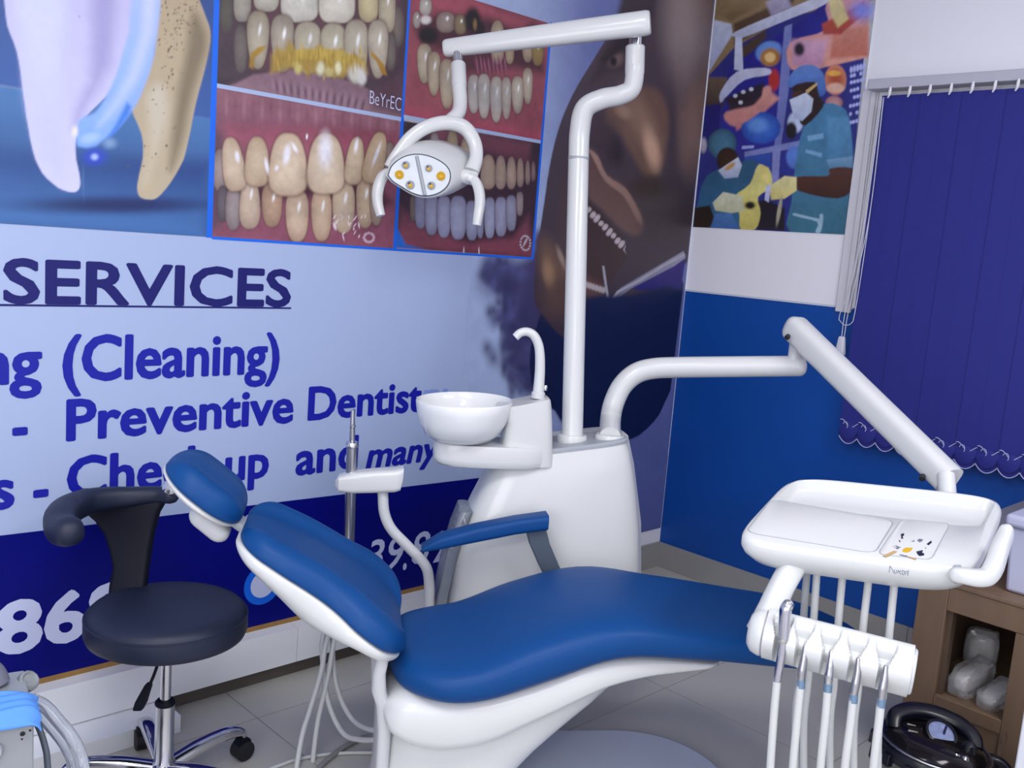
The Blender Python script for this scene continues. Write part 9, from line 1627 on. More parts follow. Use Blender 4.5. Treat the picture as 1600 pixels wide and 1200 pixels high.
lab = [(398, 760, 404, 702), (404, 702, 432, 745), (432, 745, 436, 765), (445, 735, 446, 768), (446, 768, 462, 766), (462, 766, 464, 738), (474, 770, 478, 740), (478, 740, 500, 772), (505, 742, 488, 755), (488, 755, 502, 778), (515, 742, 512, 776), (512, 776, 530, 780), (530, 780, 534, 748), (534, 748, 516, 742), (545, 750, 542, 782), (545, 750, 566, 752), (554, 766, 566, 768), (572, 740, 562, 790)]
tp = []; tf = []
for x0, y0, x1, y1 in lab:
    l = math.hypot(x1-x0, y1-y0); ox, oy = -(y1-y0)/l*3.2, (x1-x0)/l*3.2; k = len(tp)
    tp += [T(*zk(x0+ox, y0+oy), .001-.0015*0), T(*zk(x1+ox, y1+oy), .001), T(*zk(x1-ox, y1-oy), .001), T(*zk(x0-ox, y0-oy), .001)]; tf.append((k, k+1, k+2, k+3))
for q_ in ICONS: put_icon(*q_)
mesh('tray_lettering', tp, tf, KG, da, smooth=False)
tube('tray_handle', [at(1494, 898, 2.0), at(1508, 900, 1.99), at(1528, 903, 1.985), at(1543, 900, 1.99), at(1553, 885, 2.0), at(1562, 858, 2.03), at(1570, 838, 2.06), at(1573, 828, 2.07)], [.016, .017, .018, .0185, .0185, .0175, .016, .014], WHITE, da, seg=20, exp=2.8, dome=True)
box('handle_socket', 0, 1, 0, 1, 0, 1, GREYP, da, bevel=.003, fn=lambda x, y, z: at(1490+x*12, 882+z*30, 2.02+.05*y))
# rack bracket and bar
brk = tube_rings([at(1246, 872, 2.14), at(1222, 915, 2.13), at(1206, 950, 2.115), at(1197, 973, 2.105), at(1192, 986, 2.095)], [.026, .0255, .0265, .030, .032], seg=22, exp=3, up=tuple(FWD), rx=1.05)
loft('rack_bracket', brk, WHITE, da, angle=50)
r0, r1 = at(1196, 989, 2.085), at(1424, 1049, 1.97)
rd = (r1-r0).normalized(); rn = -FWD-rd*(-FWD).dot(rd); rn = (rn*.55+UPV*.85); rn = (rn-rd*rn.dot(rd)).normalized(); rb = rd.cross(rn)
def rk(s, a, rad): return r0.lerp(r1, s)+(rn*math.cos(a)+rb*math.sin(a))*rad
HP = [.115, .265, .445, .628, .818]
sv = []; sf = []; NS, NA = 230, 52
for i in range(NS+1):
    s = i/NS
    for j in range(NA):
        a = 2*math.pi*j/NA; rad = .0505
        sq = (abs(math.cos(a-.3))**3+abs(math.sin(a-.3))**3)**(-1/3); rad *= .88*sq+.10
        if i in (0, NS): rad *= .94
        # notches: a funnel on top that narrows into a slot down the front
        fa = math.degrees(a); fa = fa-360 if fa > 180 else fa
        for h in HP:
            dx = abs(s-h)*(r1-r0).length
            for sg in ((1,) if rb.dot(-FWD) > 0 else (-1,)):
                f_ = fa*sg
                wdt = .0185-.0125*min(1, max(0, (f_-2)/42)) if f_ > -16 else 0
                if -16 < f_ < 140 and dx < wdt+.003:
                    dep = .026*min(1, (wdt+.003-dx)/.004)*min(1, (f_+16)/34)
                    rad -= max(0, dep)
        sv.append(rk(s, a, rad))
for i in range(NS):
    for j in range(NA): sf.append((i*NA+j, i*NA+(j+1) % NA, (i+1)*NA+(j+1) % NA, (i+1)*NA+j))
sf += [tuple(range(NA-1, -1, -1)), tuple(range(NS*NA, (NS+1)*NA))]
mesh('instrument_rack', sv, sf, WHITE, da, angle=40)
lathe('rack_end_cap', r1, [(0, -.004), (.047, -.004), (.047, .003), (.044, .006), (0, .007)], WHITE2, da, axis=rd, ref=rn, seg=36)
lathe('rack_hub', r0, [(0, -.036), (.034, -.034), (.046, -.024), (.0505, -.010), (.051, -.003), (.047, -.001), (0, -.001)], WHITE, da, axis=rd, ref=rn, seg=44)
lathe('rack_joint', r0, [(.046, -.003), (.0475, -.002), (.0475, .0), (.046, .001), (0, .001)], GREYP, da, axis=rd, ref=rn, seg=36)
# five handpieces, each with its hose from the tray underside
hlab = ['steel air syringe standing tall in the rack slot nearest the bracket', 'slim handpiece in the second rack slot beside the air syringe', 'slim steel handpiece hanging in the middle rack slot', 'slim handpiece in the fourth rack slot, second from the end cap', 'slim handpiece in the last rack slot beside the end cap']
hp = [((1231, 940), (1226, 985), (1220, 1030), (1214, 1065), (1209, 1120), (1203, 1215)), ((1258, 1010), (1256, 1030), (1253, 1048), (1252, 1062), (1246, 1120), (1238, 1215)), ((1299, 1018), (1297, 1040), (1295, 1056), (1294, 1068), (1290, 1120), (1281, 1215)), ((1341, 1030), (1340, 1050), (1337, 1068), (1334, 1085), (1329, 1130), (1319, 1215)), ((1384, 1042), (1382, 1060), (1379, 1076), (1377, 1092), (1373, 1130), (1364, 1215))]
bk = [((1262, 882), (1256, 960), (1250, 1060), (1243, 1115)), ((1277, 886), (1270, 985), (1262, 1070), (1256, 1130)), ((1317, 892), (1309, 985), (1303, 1070), (1297, 1130)), ((1358, 898), (1347, 995), (1341, 1075), (1334, 1140)), ((1398, 905), (1388, 1005), (1380, 1080), (1372, 1150))]
for i in range(5):
    dq = .047+.002*i; D1 = 2.09-.12*HP[i]-.052
    t = thing('handpiece', at(*hp[i][2], D1), hlab[i], 'handpiece', 'handpieces in the delivery rack')
    if i == 0:
        tube('grip', [at(*hp[i][1], D1), at(1222, 1015, D1), at(*hp[i][2], D1), at(*hp[i][3], D1)], [.011, .010, .0095, .0085], CHROME, t, seg=16)
        tube('head', [at(1224, 1000, D1), at(1226, 970, D1), at(1228, 952, D1), at(1232, 944, D1)], [.0125, .013, .0135, .012], CHROME, t, seg=16, dome=True)
    else:
        tube('grip', [at(*hp[i][0], D1), at(*hp[i][1], D1), at(*hp[i][2], D1), at(*hp[i][3], D1)], [.0045, .0075, .009, .008], STEEL if i != 2 else CHROME, t, seg=14, dome=True)
        q = at(*hp[i][3], D1); tube('coupling', [q, at(hp[i][3][0]-1, hp[i][3][1]+13, D1)], .0088, mat('blue_grey_coupling', (.45, .55, .66), .35, metal=.5), t, seg=14)
    lo = D1+.02; bx, by = hp[i][5]
    D2 = (2.24 if i == 0 else 2.20)-.1*HP[i]
    low = at(bx, by+85, D1+.01); low2 = at(bk[i][3][0]-2, bk[i][3][1]+150, D2)
    low.z = max(low.z, .17); low2.z = max(low2.z, .17); md = (low+low2)/2; md.z = .13
    tube('hose', [at(*hp[i][3], D1), at(*hp[i][4], D1), at(*hp[i][5], D1), low, md, low2, at(*bk[i][3], D2), at(*bk[i][2], D2), at(*bk[i][1], D2), at(*bk[i][0], D2)], .0085, HOSE, t, seg=12, sm=7)
# ------------------------------------------------------------------ assistant holder with suction tube, behind the backrest
ah = thing('assistant_holder', ch(.13, -.42, .1), 'small white instrument holder on a bent white arm beside the backrest', 'instrument holder')
tube('support_arm', [ch(.195, -.42, .10), ch(.165, -.42, .22), ch(.145, -.42, .35), ch(.140, -.42, .43), ch(.125, -.42, .49), ch(.07, -.42, .548), ch(.02, -.42, .598), ch(-.004, -.42, .645), ch(-.012, -.42, .70), ch(-.014, -.42, .73)], .0155, WHITE2, ah, seg=18, sm=8)
hbk = []
for u, w0, z0, z1, hw_ in ((-.150, -.42, .724, .742, .012), (-.140, -.42, .712, .756, .026), (-.10, -.42, .708, .768, .032), (-.04, -.42, .712, .776, .034), (.02, -.42, .716, .782, .034), (.036, -.42, .722, .786, .033), (.042, -.42, .745, .788, .028)):
    hbk.append([ch(u, w0+x, (z0+z1)/2+y) for x, y in rrect(hw_, (z1-z0)/2, min(hw_, (z1-z0)/2)*.45, 4)])
loft('holder_block', hbk, WHITE, ah, angle=45)
lathe('support_foot', ch(.195, -.42, .08), [(0, 0), (.03, 0), (.03, .015), (.02, .03), (0, .03)], WHITE2, ah, seg=20)
sn = thing('suction_handpiece', ch(-.112, -.43, .76), 'steel suction tube standing upright in the white holder by the backrest', 'suction tube')
tube('handpiece_tube', [ch(-.100, -.425, .40), ch(-.103, -.43, .62), ch(-.108, -.43, .845)], .0155, STEEL, sn, seg=20)
lathe('collar', ch(-.1075, -.43, .835), [(.0155, 0), (.0185, .003), (.0185, .012), (.016, .018), (.008, .022), (0, .022)], CHROME, sn, seg=20)
tube('nozzle', [ch(-.108, -.43, .85), ch(-.110, -.43, .90), ch(-.111, -.43, .945)], [.0085, .0075, .0055], STEEL, sn, seg=14)
lathe('nozzle_ring', ch(-.1095, -.43, .895), [(.0075, 0), (.0095, .002), (.0095, .006), (.0075, .008)], CHROME, sn, seg=16)
sl = [[(511, 1000, 2.72), (502, 1050, 2.7), (484, 1110, 2.66), (472, 1150, 2.63), (462, 1210, 2.6)], [(522, 1000, 2.74), (512, 1060, 2.72), (498, 1120, 2.68), (492, 1160, 2.66), (487, 1210, 2.64)],
      [(506, 990, 2.74), (505, 1040, 2.73), (514, 1100, 2.7), (536, 1145, 2.66), (565, 1156, 2.6), (600, 1155, 2.5)], [(521, 985, 2.76), (521, 1040, 2.75), (532, 1090, 2.72), (552, 1125, 2.68), (578, 1140, 2.6), (605, 1140, 2.5)]]
for i, s in enumerate(sl):
    P0 = [ch(-.100-.006*i, -.425, .42)]+[at(*p) for p in s]
    if i < 2: e = at(s[-1][0]-6, s[-1][1]+60, s[-1][2]-.02); P0 += [e]
    tube('suction_hose', P0, .0075, HOSE, sn, seg=12, sm=8)
hf = thing('floor_hose', onz(540, 1180, .008), 'thin grey hose curling on the floor tiles below the backrest', 'hose')
tube('hose', [onz(486, 1215, .009), onz(508, 1190, .009), onz(540, 1166, .009), onz(570, 1152, .009), onz(592, 1150, .009)], .0075, mat('grey_hose', (.55, .55, .56), .45), hf, seg=12)
hf2 = thing('floor_cable', onz(440, 1195, .006), 'thin pale cable lying flat on the floor between stool and chair', 'cable')
tube('cable', [onz(420, 1202, .006), onz(470, 1185, .006), onz(530, 1177, .006), onz(590, 1176, .006)], .005, HOSE, hf2, seg=10)
# ------------------------------------------------------------------ stool
SX, SY, SZ = 1.010, 2.178, .503
stl = thing('rolling_stool', (SX, SY, 0), 'black round rolling stool with curved arm backrest and chrome base', 'stool')
sc = Vector((SX, SY, SZ))
lathe('seat', sc, [(0, .004), (.10, .004), (.155, 0), (.179, -.006), (.190, -.017), (.193, -.030), (.193, -.060), (.188, -.073), (.174, -.080), (.10, -.082), (0, -.082)], BLACKL, stl, seg=64, angle=0)
lathe('seat_piping', sc, [(.1905, -.020), (.1935, -.022), (.1935, -.026), (.1905, -.028)], BLACKL, stl, seg=64)
lathe('gas_rod', (SX, SY, .20), [(0, 0), (.0135, 0), (.0135, .24), (0, .24)], CHROME, stl, seg=24)
lathe('sleeve_cap', (SX, SY, .242), [(0, .012), (.020, .012), (.025, .006), (.025, 0), (.022, -.004), (0, -.004)], BLACKP, stl, seg=28)
lathe('column_sleeve', (SX, SY, .055), [(0, 0), (.030, 0), (.030, .03), (.0235, .04), (.0235, .186), (0, .186)], CHROME, stl, seg=32)
tube('lever_rod', [Vector((SX, SY, .425)), at(244, 1045, 2.36), at(235, 1068, 2.35)], .004, BLACKP, stl, seg=10)
p0, p1 = at(234, 1066, 2.35), at(215, 1110, 2.33)
loft('lever_grip', [[p0+(p1-p0)*t+RIGHT*x*s+FWD*y*s*.5 for x, y in rrect(.012, .012, .004, 3)] for t, s in ((0, .45), (.1, .75), (.7, 1.15), (.95, 1.0), (1, .8))], BLACKP, stl, angle=50)
# five star legs with castors
for k, ang in enumerate((-22, 50, 122, 194, 266)):
    a = math.radians(ang+29); d = Vector((math.cos(a), math.sin(a), 0)); c0 = Vector((SX, SY, 0)); sd = Vector((-d.y, d.x, 0))
    leg = tube('leg', [c0+d*.02+Vector((0, 0, .072)), c0+d*.10+Vector((0, 0, .088)), c0+d*.18+Vector((0, 0, .094)), c0+d*.225+Vector((0, 0, .085)), c0+d*.238+Vector((0, 0, .068))], [.016, .0165, .0155, .0135, .010], CHROME, stl, seg=16, exp=2.8, rx=1.25)
    w_ = tube('castor', [c0+d*.238+sd*-.018+Vector((0, 0, .028)), c0+d*.238+sd*.018+Vector((0, 0, .028))], .0275, DARK, leg, seg=20)
    tube('castor_hood', [c0+d*.238+sd*-.013+Vector((0, 0, .046)), c0+d*.238+sd*.013+Vector((0, 0, .046))], .020, BLACKP, leg, seg=16)
# backrest: column behind the seat and a curved arm pad
KZ = .735
A = [(268, 775, 2.52), (245, 773, 2.53), (205, 776, 2.52), (165, 779, 2.49), (130, 786, 2.44), (105, 798, 2.36), (94, 812, 2.29), (96, 826, 2.24), (108, 831, 2.205)]
pts = [at(*p) for p in A]
tube('arm_pad', pts, [.020, .022, .026, .030, .0335, .036, .0365, .036, .034], BLACKL, stl, seg=24, sm=8, dome=True, exp=2.5)
colr = []
for y, xl, xr, D in ((764, 126, 266, 2.537), (776, 122, 263, 2.535), (788, 124, 257, 2.532), (800, 134, 250, 2.53), (814, 150, 246, 2.53), (834, 164, 241, 2.525), (858, 172, 237, 2.52), (885, 178, 233, 2.51), (915, 172, 229, 2.49), (940, 170, 228, 2.48), (972, 185, 236, 2.45), (985, 205, 250, 2.38)):
    c = at((xl+xr)/2, y, D); hw_ = (xr-xl)/2/FOC*D
    colr.append([c+RIGHT*x+FWD*q for x, q in rrect(hw_, .017, .014, 4)])
loft('back_column', colr, BLACKP, stl, angle=60)
# ------------------------------------------------------------------ window blind
XB = R['x1']-.055
vb = thing('vertical_blind', (XB, 1.2, 2.13), 'dark blue vertical blind with scalloped white-trimmed hem on the right wall', 'blind')
RAIL = mat('grey_white_rail', (.72, .72, .78), .4)
box('headrail', XB-.02, R['x1']-.002, .30, 1.812, 2.128, 2.166, RAIL, vb, bevel=.003)
BLND = mat('dark_blue_blind_fabric', (.135, .152, .50), .75, var=.05, scale=5, stretch=(1, 1, .15), bump=.05, bscale=300)
TRIM = mat('white_hem_trim', (.70, .72, .88), .6)
PITCH_ = .0745; z_top = 2.105; zb = .778
def vane_mesh():
    W_ = .080; nx = 12; vs = []; fs = []
    zs = [0, -.5, -1.0, -1.20, 1]
    for i in range(nx+1):
        s = i/nx; y = W_*(.5-s); dx = .0012*(s-.5)*2
        zbot = -(z_top-zb)+.026*(1-math.sin(math.pi*min(1, max(0, s)))**.8)
        for z in (0, -.4, -.8, -1.1, zbot): vs.append((dx, y, z))
    for i in range(nx):
        for k in range(4): a = i*5+k; fs.append((a, a+1, a+6, a+5))
    me = bpy.data.meshes.new('vane'); me.from_pydata(vs, [], fs); me.materials.append(BLND); return me
def local_mesh(name, rings_list, m, closed=False):
    vs = []; fs = []
    for rings in rings_list:
        n = len(rings[0]); o0 = len(vs); vs += [tuple(p) for r in rings for p in r]
        for i in range(len(rings)-1):
            for j in range(n): fs.append((o0+i*n+j, o0+i*n+(j+1) % n, o0+(i+1)*n+(j+1) % n, o0+(i+1)*n+j))
    me = bpy.data.meshes.new(name); me.from_pydata(vs, [], fs); me.materials.append(m); me.shade_smooth(); return me
vm = vane_mesh()
zl = -(z_top-zb)
hem = local_mesh('hem_trim', [tube_rings([(-.003, .037*(1-2*s), zl+.026*(1-math.sin(math.pi*s)**.8)-.001) for s in [i/12 for i in range(13)]], .0018, seg=6, sm=1)], TRIM)
# upper frill: a short scalloped flap with its own trim
fv = []; ff = []
for i in range(9):
    s = i/8; y = .037*(1-2*s); b = .030*math.sin(math.pi*s)**.7
    fv += [(-.004, y, zl+.072+.010*math.sin(math.pi*s)), (-.010-.004*math.sin(math.pi*s), y, zl+.055), (-.008, y, zl+.046-b)]
for i in range(8):
    for k in range(2): a = i*3+k; ff.append((a, a+1, a+4, a+3))
frm = bpy.data.meshes.new('frill'); frm.from_pydata(fv, [], ff); frm.materials.append(BLND); frm.shade_smooth()
ftm = local_mesh('frill_trim', [tube_rings([(-.0075, .037*(1-2*s), zl+.080+.012*math.sin(2*math.pi*s+1.0)-.006*s) for s in [i/10 for i in range(11)]], .0017, seg=6, sm=1), tube_rings([(-.0125, .012+.010*math.cos(a), zl+.070+.015*math.sin(a)) for a in [math.radians(20+q*28) for q in range(8)]], .0015, seg=6, sm=1)], TRIM)
clipm = local_mesh('carrier_clip', [tube_rings([(-.024, 0, .026), (-.026, 0, .012), (-.024, .002, -.002), (-.020, .008, -.012)], [.004, .006, .005, .003], seg=8, sm=3)], mat('white_clip', (.90, .90, .94), .3))
y = 1.715
i = 0
while y > .42:
    o = bpy.data.objects.new('vane', vm); COL.objects.link(o); o.parent = vb; o.location = (-.002 if i % 2 else -.0032, y-1.2, z_top-2.13)
    for nm, me in (('hem_trim', hem), ('frill', frm), ('frill_trim', ftm)):
        q = bpy.data.objects.new(nm, me); COL.objects.link(q); q.parent = o; q.location = (0, 0, 0)
    q = bpy.data.objects.new('carrier_clip', clipm); COL.objects.link(q); q.parent = o; q.location = (0, 0, .0)
    y -= PITCH_; i += 1
CORD = mat('white_cord', (.82, .82, .88), .5)
tube('control_chain', [onx(1375, 152, XB-.015), onx(1350, 330, XB-.015), onx(1330, 440, XB-.015), onx(1312, 492, XB-.015), onx(1314, 503, XB-.015), onx(1321, 508, XB-.015), onx(1330, 505, XB-.015), onx(1335, 492, XB-.015), onx(1347, 420, XB-.015), onx(1365, 290, XB-.015), onx(1380, 155, XB-.015)], .0016, CORD, vb, seg=8)
tube('pull_cord', [onx(1378, 152, XB-.02), onx(1352, 340, XB-.02), onx(1322, 480, XB-.02), onx(1315, 526, XB-.02)], .0016, CORD, vb, seg=8)
tube('pull_cord', [onx(1381, 152, XB-.02), onx(1358, 340, XB-.02), onx(1327, 480, XB-.02), onx(1319, 526, XB-.02)], .0016, CORD, vb, seg=8)
wt = onx(1314, 540, XB-.02)
loft('cord_weight', [[wt+Vector((x, q, z)) for x, q in rrect(s, s*1.3, s*.4, 3)] for z, s in ((.036, .007), (.030, .009), (-.03, .014), (-.036, .0125))], CORD, vb, angle=50)
# ------------------------------------------------------------------ wooden cabinet under the window
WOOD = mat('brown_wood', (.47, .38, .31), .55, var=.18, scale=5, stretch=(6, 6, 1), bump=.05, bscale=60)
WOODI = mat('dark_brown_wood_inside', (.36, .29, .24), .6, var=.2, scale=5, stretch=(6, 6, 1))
CX0, CX1, CY0, CY1, CZ = 2.80, 3.58, .16, 1.075, .585
cb = thing('wooden_cabinet', (CX0, CY1, 0), 'open brown wooden cabinet standing under the blue blind', 'cabinet')
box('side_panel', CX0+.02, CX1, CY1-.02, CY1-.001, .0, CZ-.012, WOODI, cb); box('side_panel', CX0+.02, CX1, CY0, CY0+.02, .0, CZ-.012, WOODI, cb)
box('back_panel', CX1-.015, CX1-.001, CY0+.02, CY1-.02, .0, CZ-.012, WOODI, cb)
mat('grey_worktop', (.50, .50, .55), .45, var=.08)
box('top_board', CX0-.004, CX1, CY0, CY1, CZ-.012, CZ, WOOD, cb, bevel=.002)
box('stile', CX0, CX0+.02, CY1-.085, CY1, .0, CZ-.0125, WOOD, cb, bevel=.002); box('stile', CX0, CX0+.02, .725, .80, .0, CZ-.0855, WOOD, cb, bevel=.002); box('stile', CX0, CX0+.02, CY0, CY0+.07, .0, CZ-.0855, WOOD, cb, bevel=.002)
box('top_rail', CX0, CX0+.02, CY0, CY1-.0855, CZ-.085, CZ-.0125, WOOD, cb, bevel=.002)
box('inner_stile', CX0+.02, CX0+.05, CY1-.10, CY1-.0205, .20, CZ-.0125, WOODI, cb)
box('shelf_board', CX0+.021, CX1-.02, CY0+.021, CY1-.021, .220, .240, WOOD, cb)
box('shelf_edge', CX0, CX0+.0205, .8005, CY1-.0855, .200, .2405, WOOD, cb, bevel=.002); box('shelf_edge', CX0, CX0+.0205, CY0+.0705, .7245, .200, .2405, WOOD, cb, bevel=.002)
box('lower_panel', CX0+.006, CX0+.018, .8005, CY1-.0855, .02, .199, WOOD, cb); box('lower_panel', CX0+.006, CX0+.018, CY0+.0705, .7245, .02, .199, WOOD, cb)
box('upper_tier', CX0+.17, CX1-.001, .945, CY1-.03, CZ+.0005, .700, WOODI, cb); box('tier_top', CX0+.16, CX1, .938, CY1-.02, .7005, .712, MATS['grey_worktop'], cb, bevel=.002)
# plastic wrapped things on the shelf
WRAP = mat('clear_crinkled_wrap', (.80, .80, .82), .15, var=.25, scale=40, bump=1.0, bscale=38, coat=.8, alpha=.42)
INNER = mat('white_wrapped_filling', (.88, .87, .88), .5, var=.12, scale=12)
def bag(c, rx, ry, rz, rot, label, seed, lean=0):
    t = thing('plastic_bag', Vector((c[0], c[1], c[2]-rz)), label, 'plastic bag', 'wrapped parcels on the cabinet shelf')
    rnd = random.Random(seed); cs, sn_ = math.cos(rot), math.sin(rot)
    for nm, k, m, amp in (('filling', .72, INNER, .05), ('wrapping', 1.0, WRAP, .10)):
        ph = [(rnd.uniform(2, 7), rnd.uniform(2, 7), rnd.uniform(0, 6)) for _ in range(7)]; rings = []
        for i in range(1, 16):
            th = math.pi*i/16; r = []
            for j in range(24):
                f_ = 2*math.pi*j/24; q = 1+amp*sum(math.sin(a*f_+b*th+p) for a, b, p in ph)/3.0
                x, y_, z = [math.copysign(abs(v)**.55, v) for v in (math.sin(th)*math.cos(f_), math.cos(th), math.sin(th)*math.sin(f_))]
                x, y_, z = x*rx*q*k, y_*ry*k, max(-1, z*q)*rz*k
                z = z+lean*y_; x, y_ = x*cs-y_*sn_, x*sn_+y_*cs
                r.append(Vector((c[0]+x, c[1]+y_, c[2]+z)))
            rings.append(r)
        loft(nm, rings, m, t, angle=0 if nm == 'filling' else 25)
bag((2.925, .935, .284), .036, .095, .042, math.radians(-97), 'clear plastic wrapped white parcel on the cabinet shelf, left of the front pair', 3, .12)
bag((2.905, .850, .270), .034, .080, .029, math.radians(-100), 'flat clear plastic wrapped parcel on the cabinet shelf beside the right post', 8, .15)
bag((3.13, .985, .305), .035, .05, .064, math.radians(20), 'tall clear plastic bag behind the wrapped parcels inside the cabinet', 12)
# white lidded box on the cabinet
wb = onx(1571, 912, 2.87)
wbx = thing('storage_box', (wb.x+.12, wb.y-.2, CZ), 'tall white lidded plastic box on the cabinet top', 'box')
WBX = mat('white_box_plastic', (.74, .75, .86), .4, var=.03)
mesh('box_body', [Vector(p) for p in [(wb.x, wb.y, CZ+.0005), (wb.x+.28, wb.y, CZ+.0005), (wb.x+.28, wb.y-.36, CZ+.0005), (wb.x, wb.y-.36, CZ+.0005), (wb.x-.012, wb.y+.008, CZ+.19), (wb.x+.292, wb.y+.008, CZ+.19), (wb.x+.292, wb.y-.368, CZ+.19), (wb.x-.012, wb.y-.368, CZ+.19)]], [(0, 1, 2, 3), (4, 5, 6, 7), (0, 1, 5, 4), (1, 2, 6, 5), (2, 3, 7, 6), (3, 0, 4, 7)], WBX, wbx, bevel=.01)
lq = [(wb.x-.028, wb.y+.020), (wb.x+.308, wb.y+.020), (wb.x+.308, wb.y-.384), (wb.x-.028, wb.y-.384)]
plate('lid', [Vector((a, b, CZ+.1905)) for a, b in lq], (0, 0, 1), .036, WBX, wbx, bevel=.012, seg=3)
# pressure steriliser pot on the floor
PC = at(1462, 1156, 2.47); PZ = PC.z
pot = thing('steriliser_pot', (PC.x, PC.y, 0), 'round steel steriliser pot with black clamped lid, gauge and handle on the floor', 'steriliser')
px, py = PC.x, PC.y
BLK = mat('glossy_black_plastic', (.035, .045, .105), .35, coat=.15, var=.1)
LIDM = mat('dark_smoky_lid', (.16, .145, .165), .12, metal=.6, var=.1)
lathe('pot_body', (px, py, .001), [(0, 0), (.12, 0), (.128, .008), (.130, .03), (.130, PZ-.045), (.137, PZ-.035), (0, PZ-.035)], mat('greenish_steel', (.52, .54, .50), .25, metal=.85, var=.06), pot, seg=48)
lid_t = Vector((.05, -.02, 1))
LA = (Vector((0, 0, 1))+RIGHT*.09).normalized()
lathe('lid_rim', (px, py, PZ-.02), [(.10, -.03), (.142, -.03), (.146, -.024), (.146, -.002), (.140, .006), (.128, .010), (.11, .004)], BLK, pot, axis=LA, seg=56)
lathe('lid_dome', (px, py, PZ-.02), [(.128, .004), (.120, .016), (.105, .027), (.08, .034), (.04, .038), (0, .039)], LIDM, pot, axis=LA, seg=48)
tube('rim_band', [(Vector((px, py, PZ-.011))+RIGHT*.138*math.cos(a)+(FWD-LA*FWD.dot(LA)).normalized()*.138*math.sin(a)+LA*0+RIGHT.dot(LA)*LA*-.138*math.cos(a)) for a in [2*math.pi*i/40 for i in range(41)]], .003, STEEL, pot, seg=8, sm=1)
lax = (RIGHT-LA*RIGHT.dot(LA)).normalized(); lay = LA.cross(lax)
LC = Vector((px, py, PZ-.02))
def lp(x, y, h): return LC+lax*x+lay*y+LA*h
for a in range(0, 360, 24):
    q = math.radians(a+8); c, s = math.cos(q), math.sin(q)
    v, f = boxv(-.011, .011, -.009, .009, -.062 if a % 48 else -.044, -.012)
    mesh('clamp_lug', [lp(c*(.146+Y_)-s*X_, s*(.146+Y_)+c*X_, Z_) for X_, Y_, Z_ in v], f, BLK, pot, bevel=.002)
for a in (262, 310):
    q = math.radians(a); c, s = math.cos(q), math.sin(q)
    tube('clamp_screw', [lp(c*.155, s*.155, -.02), lp(c*.156, s*.156, -.075)], [.009, .013], BLK, pot, seg=14); lathe('screw_tip', lp(c*.156, s*.156, -.09), [(0, 0), (.006, .001), (.007, .012), (0, .013)], CHROME, pot, seg=10)
tube('lid_handle', [lp(-.100, .030, .016), lp(-.088, .060, .040), lp(-.04, .082, .050), lp(.015, .080, .052), lp(.07, .055, .047), lp(.096, .015, .036), lp(.094, -.02, .018)], [.014, .017, .020, .021, .021, .019, .015], BLK, pot, seg=16, exp=3, rx=1.2)
lathe('gauge_ring', lp(.0, -.006, .032), [(0, 0), (.040, 0), (.042, .008), (.040, .02), (.034, .022), (.033, .016), (0, .016)], BLK, pot, axis=LA*.75-FWD*.55+RIGHT*.0, seg=36)
ga = (LA*.75-FWD*.55).normalized()
lathe('gauge_face', lp(.0, -.006, .032)+ga*.017, [(0, .003), (.022, .002), (.033, 0), (.033, -.002)], mat('bluish_gauge_glass', (.50, .55, .72), .08, coat=.8, var=.5, scale=55), pot, axis=ga, seg=32)
tube('gauge_needle', [lp(.0, -.006, .032)+ga*.0205-UPV*.02, lp(.0, -.006, .032)+ga*.0205+UPV*.018+RIGHT*.012], .003, mat('navy_needle', (.10, .12, .30), .4), pot, seg=6)
lathe('valve_knob', lp(.052, -.060, .02), [(0, 0), (.017, 0), (.019, .01), (.016, .03), (.008, .037), (0, .038)], BLK, pot, axis=LA, seg=20)
lathe('vent_plug', lp(-.062, .012, .026), [(0, 0), (.026, 0), (.028, .006), (.022, .012), (.018, .008), (0, .008)], BLK, pot, axis=LA, seg=6)
for x, y_ in ((-.02, -.075), (.012, -.085), (.03, -.095)): lathe('lid_bolt', lp(x, y_, .018), [(0, 0), (.009, 0), (.009, .012), (.006, .016), (0, .016)], CHROME if x > 0 else BLK, pot, axis=LA, seg=12)
tube('side_handle', [lp(.135, .0, -.01), lp(.165, -.012, -.012), lp(.19, -.025, -.035), lp(.205, -.032, -.08), lp(.21, -.035, -.13)], [.016, .018, .019, .018, .015], BLK, pot, seg=16, exp=3)
tube('wire_loop', [lp(.160, -.01, .004), lp(.172, -.002, .030), lp(.180, .004, .052), lp(.176, .006, .066), lp(.166, .004, .066), lp(.164, .0, .05), lp(.166, -.002, .038)], .0016, mat('brown_wire', (.30, .24, .18), .5), pot, seg=8)
